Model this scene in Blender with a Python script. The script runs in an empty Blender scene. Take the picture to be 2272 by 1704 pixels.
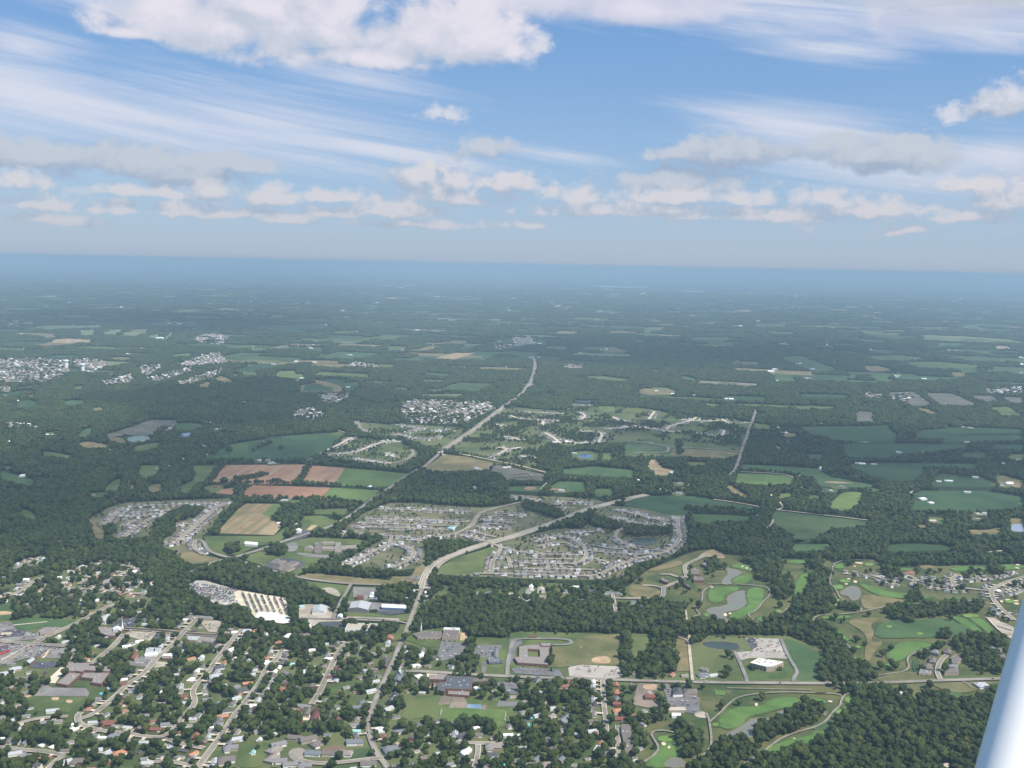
import bpy, bmesh, math, random
import numpy as np
from mathutils import Matrix, Vector, kdtree, geometry
random.seed(7); rng=np.random.default_rng(11)
sc=bpy.context.scene; COL=sc.collection
R=math.radians
# ---------- camera ----------
CAMH=780.0
cd=bpy.data.cameras.new('camera'); cam=bpy.data.objects.new('camera',cd); COL.objects.link(cam); sc.camera=cam
cd.sensor_width=36; cd.lens=36*2250/2272; cd.clip_start=.05; cd.clip_end=900000
PITCH=R(6.72); ROLL=R(1.12)
cam.matrix_world=Matrix.Translation((0,0,CAMH))@Matrix.Rotation(math.pi/2-PITCH,4,'X')@Matrix.Rotation(ROLL,4,'Z')
# ---------- sun ----------
SUN_EL=R(52); SUN_AZ=R(124)      # azimuth clockwise from +Y
sdir=Vector((math.sin(SUN_AZ)*math.cos(SUN_EL),math.cos(SUN_AZ)*math.cos(SUN_EL),math.sin(SUN_EL)))
sl=bpy.data.lights.new('sun','SUN'); sun=bpy.data.objects.new('sun',sl); COL.objects.link(sun)
sl.energy=4.9; sl.angle=R(.6); sl.color=(1,.94,.84); sun.rotation_euler=sdir.to_track_quat('Z','Y').to_euler(); sun.location=(0,0,2000)
sc.view_settings.view_transform='Standard'; sc.view_settings.look='None'; sc.view_settings.gamma=1
sc.view_settings.exposure=0.35; sc.view_settings.use_curve_mapping=False
sc.cycles.max_bounces=6; sc.cycles.diffuse_bounces=2; sc.cycles.glossy_bounces=2; sc.cycles.volume_bounces=1
# ---------- node helper ----------
class NT:
    def __init__(s,t): s.t=t; s.n=t.nodes; s.l=t.links
    def new(s,k,**kw):
        n=s.n.new(k)
        for a,v in kw.items(): setattr(n,a,v)
        return n
    def put(s,i,v):
        if isinstance(v,bpy.types.NodeSocket): s.l.new(v,i)
        else: i.default_value=v
    def m(s,op,a,b=None,c=None,clamp=False):
        n=s.new('ShaderNodeMath',operation=op,use_clamp=clamp)
        for i,v in enumerate((a,b,c)):
            if v is not None: s.put(n.inputs[i],v)
        return n.outputs[0]
    def vm(s,op,a,b=None,c=None,out=0):
        n=s.new('ShaderNodeVectorMath',operation=op)
        for i,v in enumerate((a,b,c)):
            if v is not None: s.put(n.inputs[i],v)
        return n.outputs[out]
    def mix(s,f,a,b,bt='MIX'):
        n=s.new('ShaderNodeMix',data_type='RGBA',blend_type=bt)
        s.put(n.inputs[0],f); s.put(n.inputs[6],a); s.put(n.inputs[7],b); return n.outputs[2]
    def noise(s,v,scale,det=3,rough=.5,dist=0):
        n=s.new('ShaderNodeTexNoise'); s.put(n.inputs['Vector'],v); n.inputs['Scale'].default_value=scale
        n.inputs['Detail'].default_value=det; n.inputs['Roughness'].default_value=rough; n.inputs['Distortion'].default_value=dist
        return n.outputs[0]
    def ramp(s,f,a,b,sm=True):
        n=s.new('ShaderNodeMapRange'); n.interpolation_type='SMOOTHSTEP' if sm else 'LINEAR'
        s.put(n.inputs[0],f); n.inputs[1].default_value=a; n.inputs[2].default_value=b; return n.outputs[0]
# ---------- sky: Nishita air, cirrus sheets and cumulus, all as functions of direction ----------
w=bpy.data.worlds.new('World'); sc.world=w; w.use_nodes=True; wt=NT(w.node_tree); wt.n.clear()
sky=wt.new('ShaderNodeTexSky',sky_type='NISHITA',sun_disc=False,sun_elevation=SUN_EL,sun_rotation=SUN_AZ,altitude=800,air_density=1.0,dust_density=.6,ozone_density=1.4)
SKY_STR=.1
tc=wt.new('ShaderNodeTexCoord'); D=tc.outputs['Generated']
sp=wt.new('ShaderNodeSeparateXYZ'); wt.put(sp.inputs[0],D)
az=wt.m('MULTIPLY',wt.m('ARCTAN2',sp.outputs[0],sp.outputs[1]),57.2958)
el=wt.m('MULTIPLY',wt.m('ARCSINE',sp.outputs[2]),57.2958)
cb=wt.new('ShaderNodeCombineXYZ'); wt.put(cb.inputs[0],az); wt.put(cb.inputs[1],el); A=cb.outputs[0]   # degrees
rx=wt.new('ShaderNodeCombineXYZ'); wt.put(rx.inputs[0],wt.m('MULTIPLY',sp.outputs[0],1)); wt.put(rx.inputs[1],sp.outputs[1]); wt.put(rx.inputs[2],wt.m('MULTIPLY',sp.outputs[2],1.35)); N3=rx.outputs[0]
def C4(r,g,b,k=1.0):   # srgb 0..255 -> linear / strength
    f=lambda c:((c/255.+.055)/1.055)**2.4
    k*=.785/SKY_STR; return (f(r)*k,f(g)*k,f(b)*k,1)   # .785 = 2**-exposure
def A2(px,py):
    x=(px-1136)/2250; y=-(py-852)/2250; z=-1
    c,s=math.cos(ROLL),math.sin(ROLL); x,y=x*c-y*s,x*s+y*c
    a=math.pi/2-PITCH; c,s=math.cos(a),math.sin(a); y,z=y*c-z*s,y*s+z*c
    n=math.sqrt(x*x+y*y+z*z); return math.degrees(math.atan2(x,y)),math.degrees(math.asin(z/n))
def warp(v,scale,amt,det=4):
    n=wt.new('ShaderNodeTexNoise'); wt.put(n.inputs['Vector'],N3); n.inputs['Scale'].default_value=scale; n.inputs['Detail'].default_value=det; n.inputs['Roughness'].default_value=.6
    d=wt.vm('SUBTRACT',n.outputs['Color'],(.5,.5,.5)); return wt.vm('MULTIPLY_ADD',d,amt,v)
def blobs(v,items,flat=False):
    """1 - distance in ellipse units, max over all"""
    f=None
    for (ax,ay,rx_,ry_) in items:
        p=wt.vm('MULTIPLY_ADD',v,(1/rx_,1/ry_,0),(-ax/rx_,-ay/ry_,0))
        if flat: p=wt.vm('MAXIMUM',p,wt.vm('MULTIPLY',p,(-1,-1.9,0)))     # flatter underside
        d=wt.m('SUBTRACT',1.0,wt.vm('LENGTH',p,out=1))
        f=d if f is None else wt.m('SMOOTH_MAX',f,d,.25)
    return f
def E(*a):  # photo ellipse -> sky ellipse
    out=[]
    for x,y,rx_,ry_ in a:
        p=A2(x,y); out.append((p[0],p[1],rx_*.0249,ry_*.0249*(1.5 if y>320 else 1.1)))
    return out
def layer(col,items,scale,thr,soft,lit,shade,op=1.0,wamt=(1.2,.8,0),dark=.5):
    V=warp(A,scale*.35,wamt)
    f=blobs(V,items,True)
    n=wt.noise(N3,scale,7,.6,.3); n2=wt.noise(N3,scale*.35,3,.5)
    dens=wt.m('ADD',f,wt.m('MULTIPLY',wt.m('SUBTRACT',n,.5),1.9))
    dens=wt.m('ADD',dens,wt.m('MULTIPLY',wt.m('SUBTRACT',n2,.5),1.1))
    a=wt.m('MULTIPLY',wt.ramp(dens,thr,thr+soft),op)
    # light from above right: compare the field with itself shifted towards the sun
    Vs=wt.vm('ADD',V,(.35,.75,0)); fs=blobs(Vs,items,True)
    g=wt.m('SUBTRACT',f,fs); g=wt.m('ADD',wt.m('MULTIPLY',g,dark),wt.m('MULTIPLY',wt.m('SUBTRACT',n,.5),1.5))
    c=wt.mix(wt.ramp(g,-.3,.36),shade,lit)
    return wt.mix(a,col,c)
base=wt.mix(1.0,sky.outputs[0],(.86,.98,1.12,1),'MULTIPLY')
gradA=wt.mix(wt.ramp(el,0,13.5,False),C4(164,192,220),C4(114,161,215))
base=wt.mix(.75,base,gradA)
hz=wt.m('POWER',2.718,wt.m('DIVIDE',wt.m('MAXIMUM',el,0),-2.7))
# cirrus: streaks radiating across the sky, soft
cz=wt.new('ShaderNodeCombineXYZ')
u=wt.m('ADD',az,wt.m('MULTIPLY',el,-1.5)); v=wt.m('ADD',el,wt.m('MULTIPLY',az,.16))
wt.put(cz.inputs[0],wt.m('MULTIPLY',u,.045)); wt.put(cz.inputs[1],wt.m('MULTIPLY',v,.85))
st=wt.noise(cz.outputs[0],1.0,7,.62,.6)
st2=wt.noise(cz.outputs[0],.45,3,.5,.2)
rotv=wt.new('ShaderNodeCombineXYZ'); wt.put(rotv.inputs[0],az); wt.put(rotv.inputs[1],wt.m('ADD',el,wt.m('MULTIPLY',az,.115)))
def EC(*a):
    out=[]
    for x,y,rx_,ry_ in a:
        p=A2(x,y); out.append((p[0],p[1]+p[0]*.115,rx_*.0249,ry_*.0249))
    return out
RV=warp(rotv.outputs[0],2.0,(2.5,.5,0),3)
cf=blobs(RV,EC((250,240,760,95),(60,210,420,120),(560,270,420,75),(850,330,330,30),(350,30,330,40),(800,175,260,40),(1650,20,780,75),(2150,60,420,60),(1380,10,420,60),(1750,270,330,45),(2000,370,420,60),(2230,340,160,60),(1250,345,200,30),(1850,110,260,35),(60,100,160,40)))
ca=wt.m('ADD',cf,wt.m('MULTIPLY',wt.m('SUBTRACT',st,.5),2.3))
ca=wt.m('ADD',ca,wt.m('MULTIPLY',wt.m('SUBTRACT',st2,.5),1.0))
gen=wt.m('ADD',wt.m('MULTIPLY',wt.m('SUBTRACT',st2,.5),2.6),-.25)          # the same cirrus all round the sky
inview=wt.m('MULTIPLY',wt.ramp(wt.m('ABSOLUTE',az),42,30),wt.ramp(el,19,14))
ca=wt.m('MAXIMUM',ca,wt.m('SUBTRACT',gen,inview))
base=wt.mix(wt.m('MULTIPLY',wt.ramp(ca,-.2,1.2),.88),base,C4(222,225,238))
# generic far cumulus all round, only a thin belt
belt=wt.noise(N3,16,6,.62); bm=wt.m('MULTIPLY',wt.ramp(el,1.0,2.0),wt.ramp(el,6.5,3.0))
gn=wt.m('ADD',belt,wt.m('MULTIPLY',wt.m('SUBTRACT',bm,1.0),.35))
base=wt.mix(wt.m('MULTIPLY',wt.ramp(gn,.5,.66),.55),base,wt.mix(wt.ramp(belt,.5,.72),C4(172,188,208),C4(214,214,222)))
base=layer(base,E((1700,-60,760,150),(1180,-10,330,95),(2180,10,330,110),(1450,30,260,60)),9,.0,.7,C4(226,224,238),C4(196,202,222),.9,(3,1.2,0),.35)
WH=C4(232,228,238); WH2=C4(216,219,228); SHD=C4(172,188,208); SH2=C4(184,196,212)
base=layer(base,E((60,345,150,32),(270,370,165,50),(420,395,170,40),(1070,333,90,32),(1640,345,220,38),(1500,345,120,20),(1960,352,190,40),(2230,235,75,48),(1500,410,190,32),(520,370,130,26),(150,350,120,26),(1780,340,160,34)),38,-.05,.6,C4(199,207,219),C4(158,176,201),.95,(2.2,1.0,0),.6)
base=layer(base,E((40,405,85,26),(75,455,100,20),(270,470,50,18),(215,465,30,16),(610,443,75,26),(640,490,80,14),(930,395,95,45),(1010,400,60,45),(1120,410,100,30),(1290,440,110,24),(1490,468,100,16),(1640,445,130,22),(1850,450,120,22),(2160,410,120,24),(2140,485,130,18),(1170,500,60,10),(730,475,90,14),(480,430,60,26),(880,470,140,24),(2010,515,80,10),(400,470,90,20),(1000,440,170,26),(1320,470,200,22),(1700,480,240,22),(760,440,110,18),(1950,470,160,24),(330,430,140,16),(560,480,160,14),(1500,440,170,20),(2230,450,100,40),(100,490,150,14),(900,500,200,12)),55,-.04,.75,C4(226,222,226),C4(168,184,206),.92,(1.6,.9,0),.7)
base=layer(base,E((450,55,240,100),(700,60,280,135),(930,80,260,118),(1060,100,120,70),(300,75,90,22),(800,130,200,40),(600,20,200,60)),22,-.05,.6,WH,C4(196,204,220),.97,(2.4,1.6,0),.55)
base=layer(base,E((1204,105,40,34),(985,262,80,34),(2110,260,66,32),(2235,225,70,60)),75,.05,.9,C4(220,222,232),C4(178,192,212),.85,(1.6,1.2,0),.5)
base=wt.mix(wt.m('MULTIPLY',hz,.95),base,C4(173,186,203))
below=wt.ramp(el,-.2,-.8)
base=wt.mix(below,base,C4(110,135,160))
bg=wt.new('ShaderNodeBackground'); wt.put(bg.inputs[0],base); bg.inputs[1].default_value=SKY_STR
wo=wt.new('ShaderNodeOutputWorld'); wt.l.new(bg.outputs[0],wo.inputs[0])
ROADS=[
 ["road",10,[[-180.3,1479.4],[-184.5,1499.9],[-200.2,1527.6],[-216.8,1571.5],[-231.8,1625.9],[-235.2,1675.9],[-233.5,1733.8],[-228.3,1815.5],[-225.6,1877.7],[-220.6,1944.2],[-220.7,2002.9],[-214.8,2052.7],[-214.0,2111.3],[-212.1,2187.4],[-209.0,2284.5],[-205.6,2390.2],[-203.7,2361.9]],[30,15,0.55],"main"],
 ["parkway",19,[[-203.7,2361.9],[-202.4,2438.9],[-198.2,2521.0],[-183.7,2589.5],[-150.0,2652.4],[-102.6,2719.3],[-55.7,2777.9],[5.8,2840.0],[67.1,2923.1],[153.3,3039.3],[247.9,3186.6],[327.4,3283.4],[409.9,3361.5],[388.3,3351.6],[471.8,3424.4]],None,"parkway"],
 ["road",15,[[-799.0,2436.3],[-780.9,2492.2],[-750.8,2561.2],[-734.5,2572.2],[-711.6,2603.8],[-663.6,2679.9],[-631.4,2747.9],[-581.4,2832.4],[-517.8,2935.5],[-482.6,3084.9],[-450.2,3296.3],[-426.5,3396.5],[-382,3653],[-337,3820],[-334,3804],[-308,4003],[-274,4224]],None,"ne"],
 ["parkway",22,[[-274,4224],[-208,4571],[-141,4938],[-63,5414],[2,5768],[43,5935],[83,6293],[118,6625]],None,"ne"],
 ["road",26,[[118,6625],[156,7311],[180,7852],[178,8471]],None,""],
 ["road",30,[[-77,11406],[-64,12764],[-56,14166]],None,""],
 ["road",11,[[-871.7,2747.5],[-850.8,2749.0],[-808.4,2648.6],[-767.8,2610.1],[-740.1,2591.7],[-702.3,2569.4],[-638.9,2510.9],[-555.0,2461.0],[-525.0,2436.1],[-465.5,2409.2],[-384.1,2388.5],[-287.8,2386.0],[-219.4,2394.5]],None,""],
 ["road",9,[[-381.5,2388.7],[-383.1,2302.4],[-384.0,2218.2],[-383.0,2156.5],[-378.2,2142.9]],None,""],
 ["lane",7,[[-453.3,2145.6],[-378.2,2142.9],[-307.7,2153.8],[-238.2,2137.0],[-215.3,2124.7]],None,""],
 ["road",12,[[-193.1,1866.1],[-151.0,1865.5],[-37.0,1852.8],[38.2,1848.6],[111.2,1847.0],[236.5,1843.8],[239.5,1842.9],[338.9,1840.1],[457.8,1842.2],[579.3,1845.4],[617.9,1847.3],[714.1,1853.9],[830.1,1871.2],[946.2,1884.6],[1028.7,1896.4]],None,"cross"],
 ["street",6.5,[[182.5,1840.2],[178.4,1785.6],[174.7,1716.1],[172.6,1659.9],[168.7,1603.0]],[20,13,0.85],""],
 ["street",6,[[191.6,1652.3],[185.6,1584.4],[180.3,1532.2]],[16,13,0.5],""],
 ["street",6.5,[[-43.5,1574.9],[-42.6,1541.3],[-47.5,1488.1]],[22,14,0.7],""],
 ["street",8,[[-101.7,1582.0],[-54.7,1577.4],[-0.8,1576.6]],[24,14,0.6],""],
 ["street",8,[[-561.3,2072.5],[-564.8,2033.9],[-565.9,1972.9],[-566.9,1871.5],[-564.6,1879.7],[-565.4,1819.5],[-570.4,1789.3],[-566.3,1751.0],[-550.5,1719.3],[-546.0,1692.6],[-550.1,1657.7],[-548.7,1608.2],[-556.7,1578.3],[-582.6,1575.3],[-627.3,1589.0],[-671.3,1595.0],[-713.4,1617.3],[-729.2,1645.6],[-729.0,1662.6]],[21,15,0.8],""],
 ["street",9,[[-451.8,1978.9],[-450.4,1915.6],[-456.8,1887.8],[-460.0,1866.2],[-455.7,1814.7],[-457.6,1765.6],[-460.8,1709.8],[-465.0,1661.5],[-465.6,1603.8],[-467.9,1549.7],[-471.1,1502.5],[-470.7,1468.0]],[20,15,0.85],"diagonal"],
 ["street",9,[[-327.6,2009.5],[-336.0,1979.0],[-338.4,1904.6],[-338.2,1856.3],[-338.4,1790.5],[-339.3,1742.8],[-342.8,1710.6]],[20,14,0.7],""],
 ["street",8,[[-325.7,1511.8],[-299.0,1498.8],[-257.0,1503.3],[-206.1,1519.5],[-190.6,1520.8]],None,""],
 ["street",13,[[-969.2,1862.3],[-958.1,1926.4],[-949.0,2001.0],[-936.3,2032.8],[-914.2,2099.3],[-902.2,2162.2],[-886.1,2214.1]],None,"shopping"],
 ["street",11,[[-1027.7,1978.5],[-978.7,1969.1],[-927.1,1962.9],[-885.7,1959.2]],None,""],
 ["street",9,[[-1157.0,2205.6],[-1155.5,2232.0],[-1139.2,2260.0],[-1134.4,2308.0],[-1140.6,2353.9],[-1138.2,2388.3]],[24,14,0.7],""],
 ["street",8,[[-1057.5,2320.9],[-962.5,2310.4],[-876.4,2287.6],[-840.6,2287.4]],[22,14,0.7],""],
 ["street",9,[[-796.2,2030.9],[-791.8,1973.0],[-793.1,1926.4],[-797.2,1868.1]],[22,14,0.5],""],
 ["newroad",11,[[-809.7,2060.2],[-767.3,2058.0],[-718.6,2051.0],[-678.3,2040.4],[-600.2,2032.0]],None,""],
 ["street",9,[[-674.5,2147.0],[-674.9,2102.5],[-678.3,2040.4],[-676.6,1967.2],[-685.0,1914.9],[-681.5,1839.5],[-684.7,1808.7],[-693.4,1788.4],[-694.7,1749.7],[-697.9,1708.0],[-703.3,1655.2],[-724.0,1633.3]],[21,15,0.75],""],
 ["street",8,[[-554.8,1572.6],[-528.6,1558.5],[-512.0,1550.9],[-481.0,1541.8]],[22,14,0.8],""],
 ["street",8,[[-806.3,1532.0],[-753.2,1523.2],[-724.3,1520.8],[-690.8,1507.8]],[21,14,0.8],""],
 ["street",7,[[-690.8,1507.8],[-696.5,1489.9],[-695.9,1462.5]],[21,14,0.7],""],
 ["street",7,[[-822.9,1604.5],[-794.1,1636.5],[-743.9,1644.9]],[22,14,0.8],""],
 ["street",7,[[-563.7,1484.8],[-529.9,1500.1],[-491.7,1487.7],[-473.5,1478.1]],[21,14,0.8],""],
 ["street",7,[[-748.2,1999.4],[-736.7,2050.0]],None,""],
 ["street",6,[[249.9,2359.9],[250.1,2327.6],[245.7,2242.8],[246.8,2192.1]],None,""],
 ["street",8,[[237.8,2320.5],[302.9,2322.9],[367.2,2318.8],[380.4,2409.6],[379.9,2406.2],[409.7,2442.3],[453.1,2489.4],[455.3,2535.4],[462.1,2593.2],[481.8,2624.1],[515.9,2666.9],[542.9,2699.9]],None,"newsub"],
 ["street",7,[[453.1,2489.4],[426.6,2496.7],[413.2,2518.8],[387.3,2514.3]],None,""],
 ["street",7,[[379.9,2406.2],[355.2,2421.7],[330.9,2421.9]],None,""],
 ["track",6,[[388.6,2088.3],[377.3,2022.1],[366.5,1940.0],[353.8,1848.4]],None,""],
 ["track",4,[[407.9,2244.8],[397.0,2165.5],[385.6,2088.2]],None,""],
 ["track",4,[[358.1,2080.3],[376.6,2065.4],[380.5,2040.6]],None,""],
 ["lane",7,[[466.8,1999.8],[465.0,1950.5],[460.7,1869.0],[456.5,1845.7]],None,"white"],
 ["lane",7,[[581.2,2076.2],[569.8,1972.9],[569.7,1900.7],[553.7,1873.5],[545.8,1852.5]],None,""],
 ["lane",8,[[1.7,1852.0],[2.3,1921.7],[8.5,2002.9],[14.1,2036.7],[29.1,2046.9],[63.6,2050.0],[114.3,2050.2],[132.4,2043.0],[135.1,2030.8],[126.5,2018.1],[94.6,2016.4]],None,""],
 ["cart_path",3.6,[[302.1,1537.1],[318.3,1548.7],[336.5,1579.2],[344.3,1610.4],[350.1,1655.0],[353.9,1684.7],[353.2,1706.3]],None,""],
 ["cart_path",3.6,[[351.1,1669.7],[379.0,1709.7],[402.8,1749.0],[425.0,1778.0],[473.8,1797.0],[526.6,1804.3],[607.6,1800.8],[562.9,1801.1],[609.6,1800.9],[619.7,1794.1]],None,""],
 ["cart_path",3,[[412.8,1816.1],[458.0,1816.2],[570.8,1816.1]],None,""],
 ["cart_path",3.8,[[636.5,1802.1],[623.0,1791.9],[610.2,1767.7],[603.2,1748.9],[580.6,1720.9],[561.3,1689.5],[546.4,1671.9],[522.3,1654.2]],None,""],
 ["cart_path",3.8,[[524.3,1656.3],[490.6,1636.5],[465.7,1619.5],[442.9,1595.1],[417.2,1563.7],[388.9,1533.4],[367.4,1515.2]],None,""],
 ["cart_path",4,[[206.1,1510.2],[230.0,1534.2],[245.3,1556.7],[251.6,1575.7],[246.8,1606.3],[244.3,1622.0],[252.5,1634.5],[267.7,1637.1],[285.1,1629.8]],None,""],
 ["cart_path",3.6,[[495.2,2447.7],[522.0,2445.0],[590.2,2444.9],[635.7,2430.5],[640.3,2405.3],[626.4,2355.0],[599.2,2313.7],[586.5,2282.2],[565.3,2246.4],[545.8,2227.0],[545.0,2201.8],[554.0,2177.7],[566.3,2168.0]],None,""],
 ["cart_path",3.6,[[503.6,2434.3],[469.4,2381.5],[461.5,2324.4],[436.0,2268.8],[432.0,2246.2],[436.8,2217.2],[416.7,2201.7]],None,""],
 ["cart_path",3.4,[[662.0,2297.2],[634.2,2250.4],[620.1,2234.9]],None,""],
 ["cart_path",4,[[681.4,2160.7],[681.0,2188.3],[695.7,2217.5],[718.3,2234.7],[764.9,2239.5],[813.4,2257.0],[866.9,2286.3],[912.5,2319.7],[937.9,2325.1],[986.9,2324.0],[1057.0,2336.0],[1102.6,2350.5],[1150.7,2369.4]],None,""],
 ["cart_path",3.6,[[989.4,2678.3],[921.0,2678.9],[876.4,2650.4],[857.7,2609.5],[833.6,2541.2],[805.0,2475.8],[808.0,2424.0],[794.8,2357.1],[803.1,2317.9],[824.1,2288.4],[813.7,2257.8]],None,""],
 ["cart_path",3.6,[[712.9,2070.6],[714.4,2039.7],[706.7,2009.2],[693.5,1979.2]],None,""],
 ["cart_path",3.8,[[899.4,2049.3],[854.4,2022.7],[824.1,1997.5],[807.1,1967.7],[799.5,1933.8],[779.9,1911.0],[752.7,1901.6],[705.7,1883.5]],None,""],
 ["street",9,[[1355.3,2565.3],[1292.5,2524.4],[1223.1,2466.8],[1192.5,2430.6],[1166.3,2363.1],[1153.6,2292.3],[1152.3,2263.1],[1147.1,2221.4]],[22,16,0.6],"east"],
 ["street",7,[[902.2,2001.4],[880.8,1977.2],[859.6,1942.3],[843.6,1908.7],[836.6,1876.7]],None,"court"],
 ["cart_path",3,[[877.4,1868.3],[880.7,1838.1]],None,""],
 ["track",5,[[1092.6,2232.7],[1082.6,2169.1],[1081.2,2115.8]],None,""],
 ["street",7,[[1029.5,2572.6],[1036.0,2544.8],[1042.3,2517.7],[1027.5,2494.2]],[20,13,0.8],""],
 ["street",7,[[1168.5,2562.7],[1134.6,2523.5],[1115.7,2460.1],[1128.7,2452.3],[1192.5,2430.6]],[20,13,0.8],""],
 ["street",6,[[865.5,2552.5],[900.1,2545.4]],[20,12,0.8],""],
 ["street",6,[[932.0,2547.5],[950.9,2521.0],[986.5,2496.1]],[19,12,0.8],""],
 ["lane",5,[[912.0,2555.5],[946.7,2493.6],[969.6,2451.1]],[19,12,0.95],""],
 ["lane",5,[[1006.3,2475.2],[1074.5,2440.4],[1138.7,2425.6]],[19,12,0.95],""],
 ["lane",5,[[1054.7,2527.6],[1107.5,2499.3]],[19,12,0.95],""],
 ["lane",5,[[1164.4,2520.9],[1238.2,2534.7]],[19,12,0.95],""],
 ["lane",5,[[1260.0,2526.9],[1333.0,2577.9]],[19,12,0.95],""],
 ["lane",5,[[1194.2,2405.6],[1255.5,2442.9],[1298.6,2480.2]],[19,12,0.95],""],
 ["street",7.5,[[-415.8,3147.2],[-276.0,3141.2],[-119.1,3131.0]],[16.5,11,0.93],"rows"],
 ["street",7.5,[[-439.4,3022.5],[-298.5,3020.1],[-123.7,3001.9]],[16.5,11,0.93],"rows"],
 ["street",7.5,[[-470.4,2923.9],[-321.1,2922.6],[-174.4,2908.8]],[16.5,11,0.93],"rows"],
 ["street",7.5,[[-486.2,2845.4],[-406.3,2839.4],[-342.4,2832.2],[-291.3,2824.2],[-243.5,2781.5]],[16.5,11,0.93],"rows"],
 ["street",9,[[-184.0,2849.8],[-159.4,2861.2],[-130.2,2914.6],[-109.7,2966.6],[-103.3,3059.7],[-88.7,3130.6],[-51.5,3176.9],[0.9,3240.9],[37.0,3274.6]],None,""],
 ["street",8,[[-159.4,2861.2],[-101.2,2834.6],[-55.7,2777.9],[-27.5,2746.5]],[16.5,11,0.93],""],
 ["street",7,[[-291.4,2789.4],[-230.8,2805.3],[-184.0,2849.8]],[16.5,11,0.93],""],
 ["street",7,[[-86.0,3047.5],[-41.9,3037.5],[18.6,3002.4]],[16.5,11,0.93],""],
 ["street",7,[[-92.9,2955.1],[-46.5,2933.3],[-4.4,2949.1]],[16.5,11,0.93],""],
 ["street",7,[[-50.4,3119.5],[4.9,3109.8],[52.8,3085.8]],[16.5,11,0.93],""],
 ["street",7,[[-419.8,2539.7],[-387.2,2605.7],[-356.5,2701.5],[-332.0,2747.0],[-284.8,2733.8],[-253.4,2676.7],[-256.6,2604.5],[-280.4,2558.5],[-299.1,2523.8]],[16.5,11,0.93],"curved"],
 ["street",7,[[-332.0,2747.0],[-335.5,2826.8]],None,""],
 ["street",8,[[-44.4,2489.3],[-42.6,2598.9],[-29.3,2671.1],[-21.1,2725.0],[-27.5,2746.5],[-55.7,2777.9]],[16.5,11,0.93],"south"],
 ["street",7,[[-27.5,2746.5],[18.3,2695.5],[77.7,2673.3],[205.8,2676.8]],[16.5,11,0.93],"south"],
 ["street",7,[[71.1,2792.7],[113.4,2853.8],[158.8,2875.0],[193.6,2818.7],[213.3,2741.5],[208.1,2646.0],[179.9,2594.0],[133.5,2590.9],[29.7,2588.9]],[16.5,11,0.93],"south"],
 ["street",7,[[-87.5,2491.1],[-20.9,2493.6],[73.6,2490.5],[156.7,2486.8],[226.4,2491.2],[269.1,2561.1],[325.9,2633.7],[391.4,2689.6],[430.8,2713.4],[475.5,2804.6],[494.4,2863.8]],[16.5,11,0.93],"south"],
 ["street",7,[[529.6,3123.4],[507.5,2975.1],[494.4,2863.8]],[16.5,11,0.93],""],
 ["street",7,[[211.8,2719.7],[273.7,2702.6],[333.9,2696.1],[361.2,2687.5],[418.6,2712.6]],[16.5,11,0.93],""],
 ["street",7,[[306.7,2862.0],[320.5,2935.9],[346.2,2962.9],[364.3,2977.0]],None,""],
 ["street",7,[[307.3,2868.0],[322.9,2805.0],[344.6,2750.7],[412.5,2733.6]],[16.5,11,0.93],""],
 ["street",7,[[340.9,3208.9],[401.2,3148.5],[495.6,3059.1]],[16.5,11,0.93],""],
 ["street",7,[[310.2,3106.1],[372.5,3049.6],[465.3,2991.1]],[16.5,11,0.93],""],
 ["street",7,[[163.2,2899.5],[228.3,2910.5],[278.7,2932.8]],[17,12,0.7],""],
 ["street",7,[[0.5,3342.7],[74.2,3332.9],[98.6,3279.8]],[16.5,11,0.93],""],
 ["street",7,[[151.6,3245.8],[179.3,3299.0],[222.5,3290.2],[279.9,3279.4]],[16.5,11,0.93],""],
 ["street",7,[[154.0,3215.9],[210.7,3213.1]],[17,12,0.7],""],
 ["street",6,[[-457.4,2965.7],[-325.6,2963.0],[-151.0,2953.2]],[20,11,0.7],"rows"],
 ["street",6,[[79.4,2748.5],[127.1,2796.7],[167.3,2793.9],[188.8,2739.7]],[19,11,0.65],"south"],
 ["street",6,[[41.6,2632.7],[106.0,2628.9],[185.3,2634.3]],[19,11,0.65],"south"],
 ["street",6,[[35.1,2541.0],[131.4,2542.6],[222.1,2543.8]],[19,11,0.65],"south"],
 ["street",6,[[-2.4,2641.9],[6.8,2543.9]],[19,11,0.65],"south"],
 ["street",6,[[234.2,2776.1],[277.7,2746.0],[322.6,2738.2]],[19,11,0.65],"south"],
 ["street",6,[[230.3,2647.5],[265.1,2609.6]],[19,11,0.65],"south"],
 ["street",6,[[-74.4,2995.2],[-27.7,2979.3]],[19,11,0.65],"south"],
 ["street",6,[[359.3,3181.1],[447.3,3103.0],[490.4,3025.5]],[19,11,0.65],"south"],
 ["street",6,[[-123.2,2902.7],[-77.1,2869.6],[-38.3,2836.8]],[19,11,0.65],"south"],
 ["street",6,[[-1164.1,3037.2],[-1098.3,3060.6],[-1048.8,3074.4]],[17,12,0.9],"west"],
 ["street",6,[[-1113.5,2877.5],[-1116.3,2953.7]],[17,12,0.9],"west"],
 ["street",7.5,[[-1172.4,2873.0],[-1201.3,3020.5],[-1207.9,3089.8],[-1124.9,3135.7],[-1045.1,3157.1],[-932.5,3178.4]],[19,13,0.95],"west"],
 ["street",7.5,[[-1182.7,2981.5],[-1108.0,2994.1],[-1048.5,3053.4]],[19,13,0.95],"west"],
 ["street",7.5,[[-1075.4,2761.1],[-1084.6,2842.9],[-1082.5,2924.0],[-1074.4,2983.4]],[19,13,0.95],"west"],
 ["street",9,[[-916.4,2716.4],[-916.8,2831.4],[-921.9,2982.0],[-921.8,3106.0],[-912.9,3187.6],[-928.5,3186.3]],[17,13,0.95],"west"],
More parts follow.
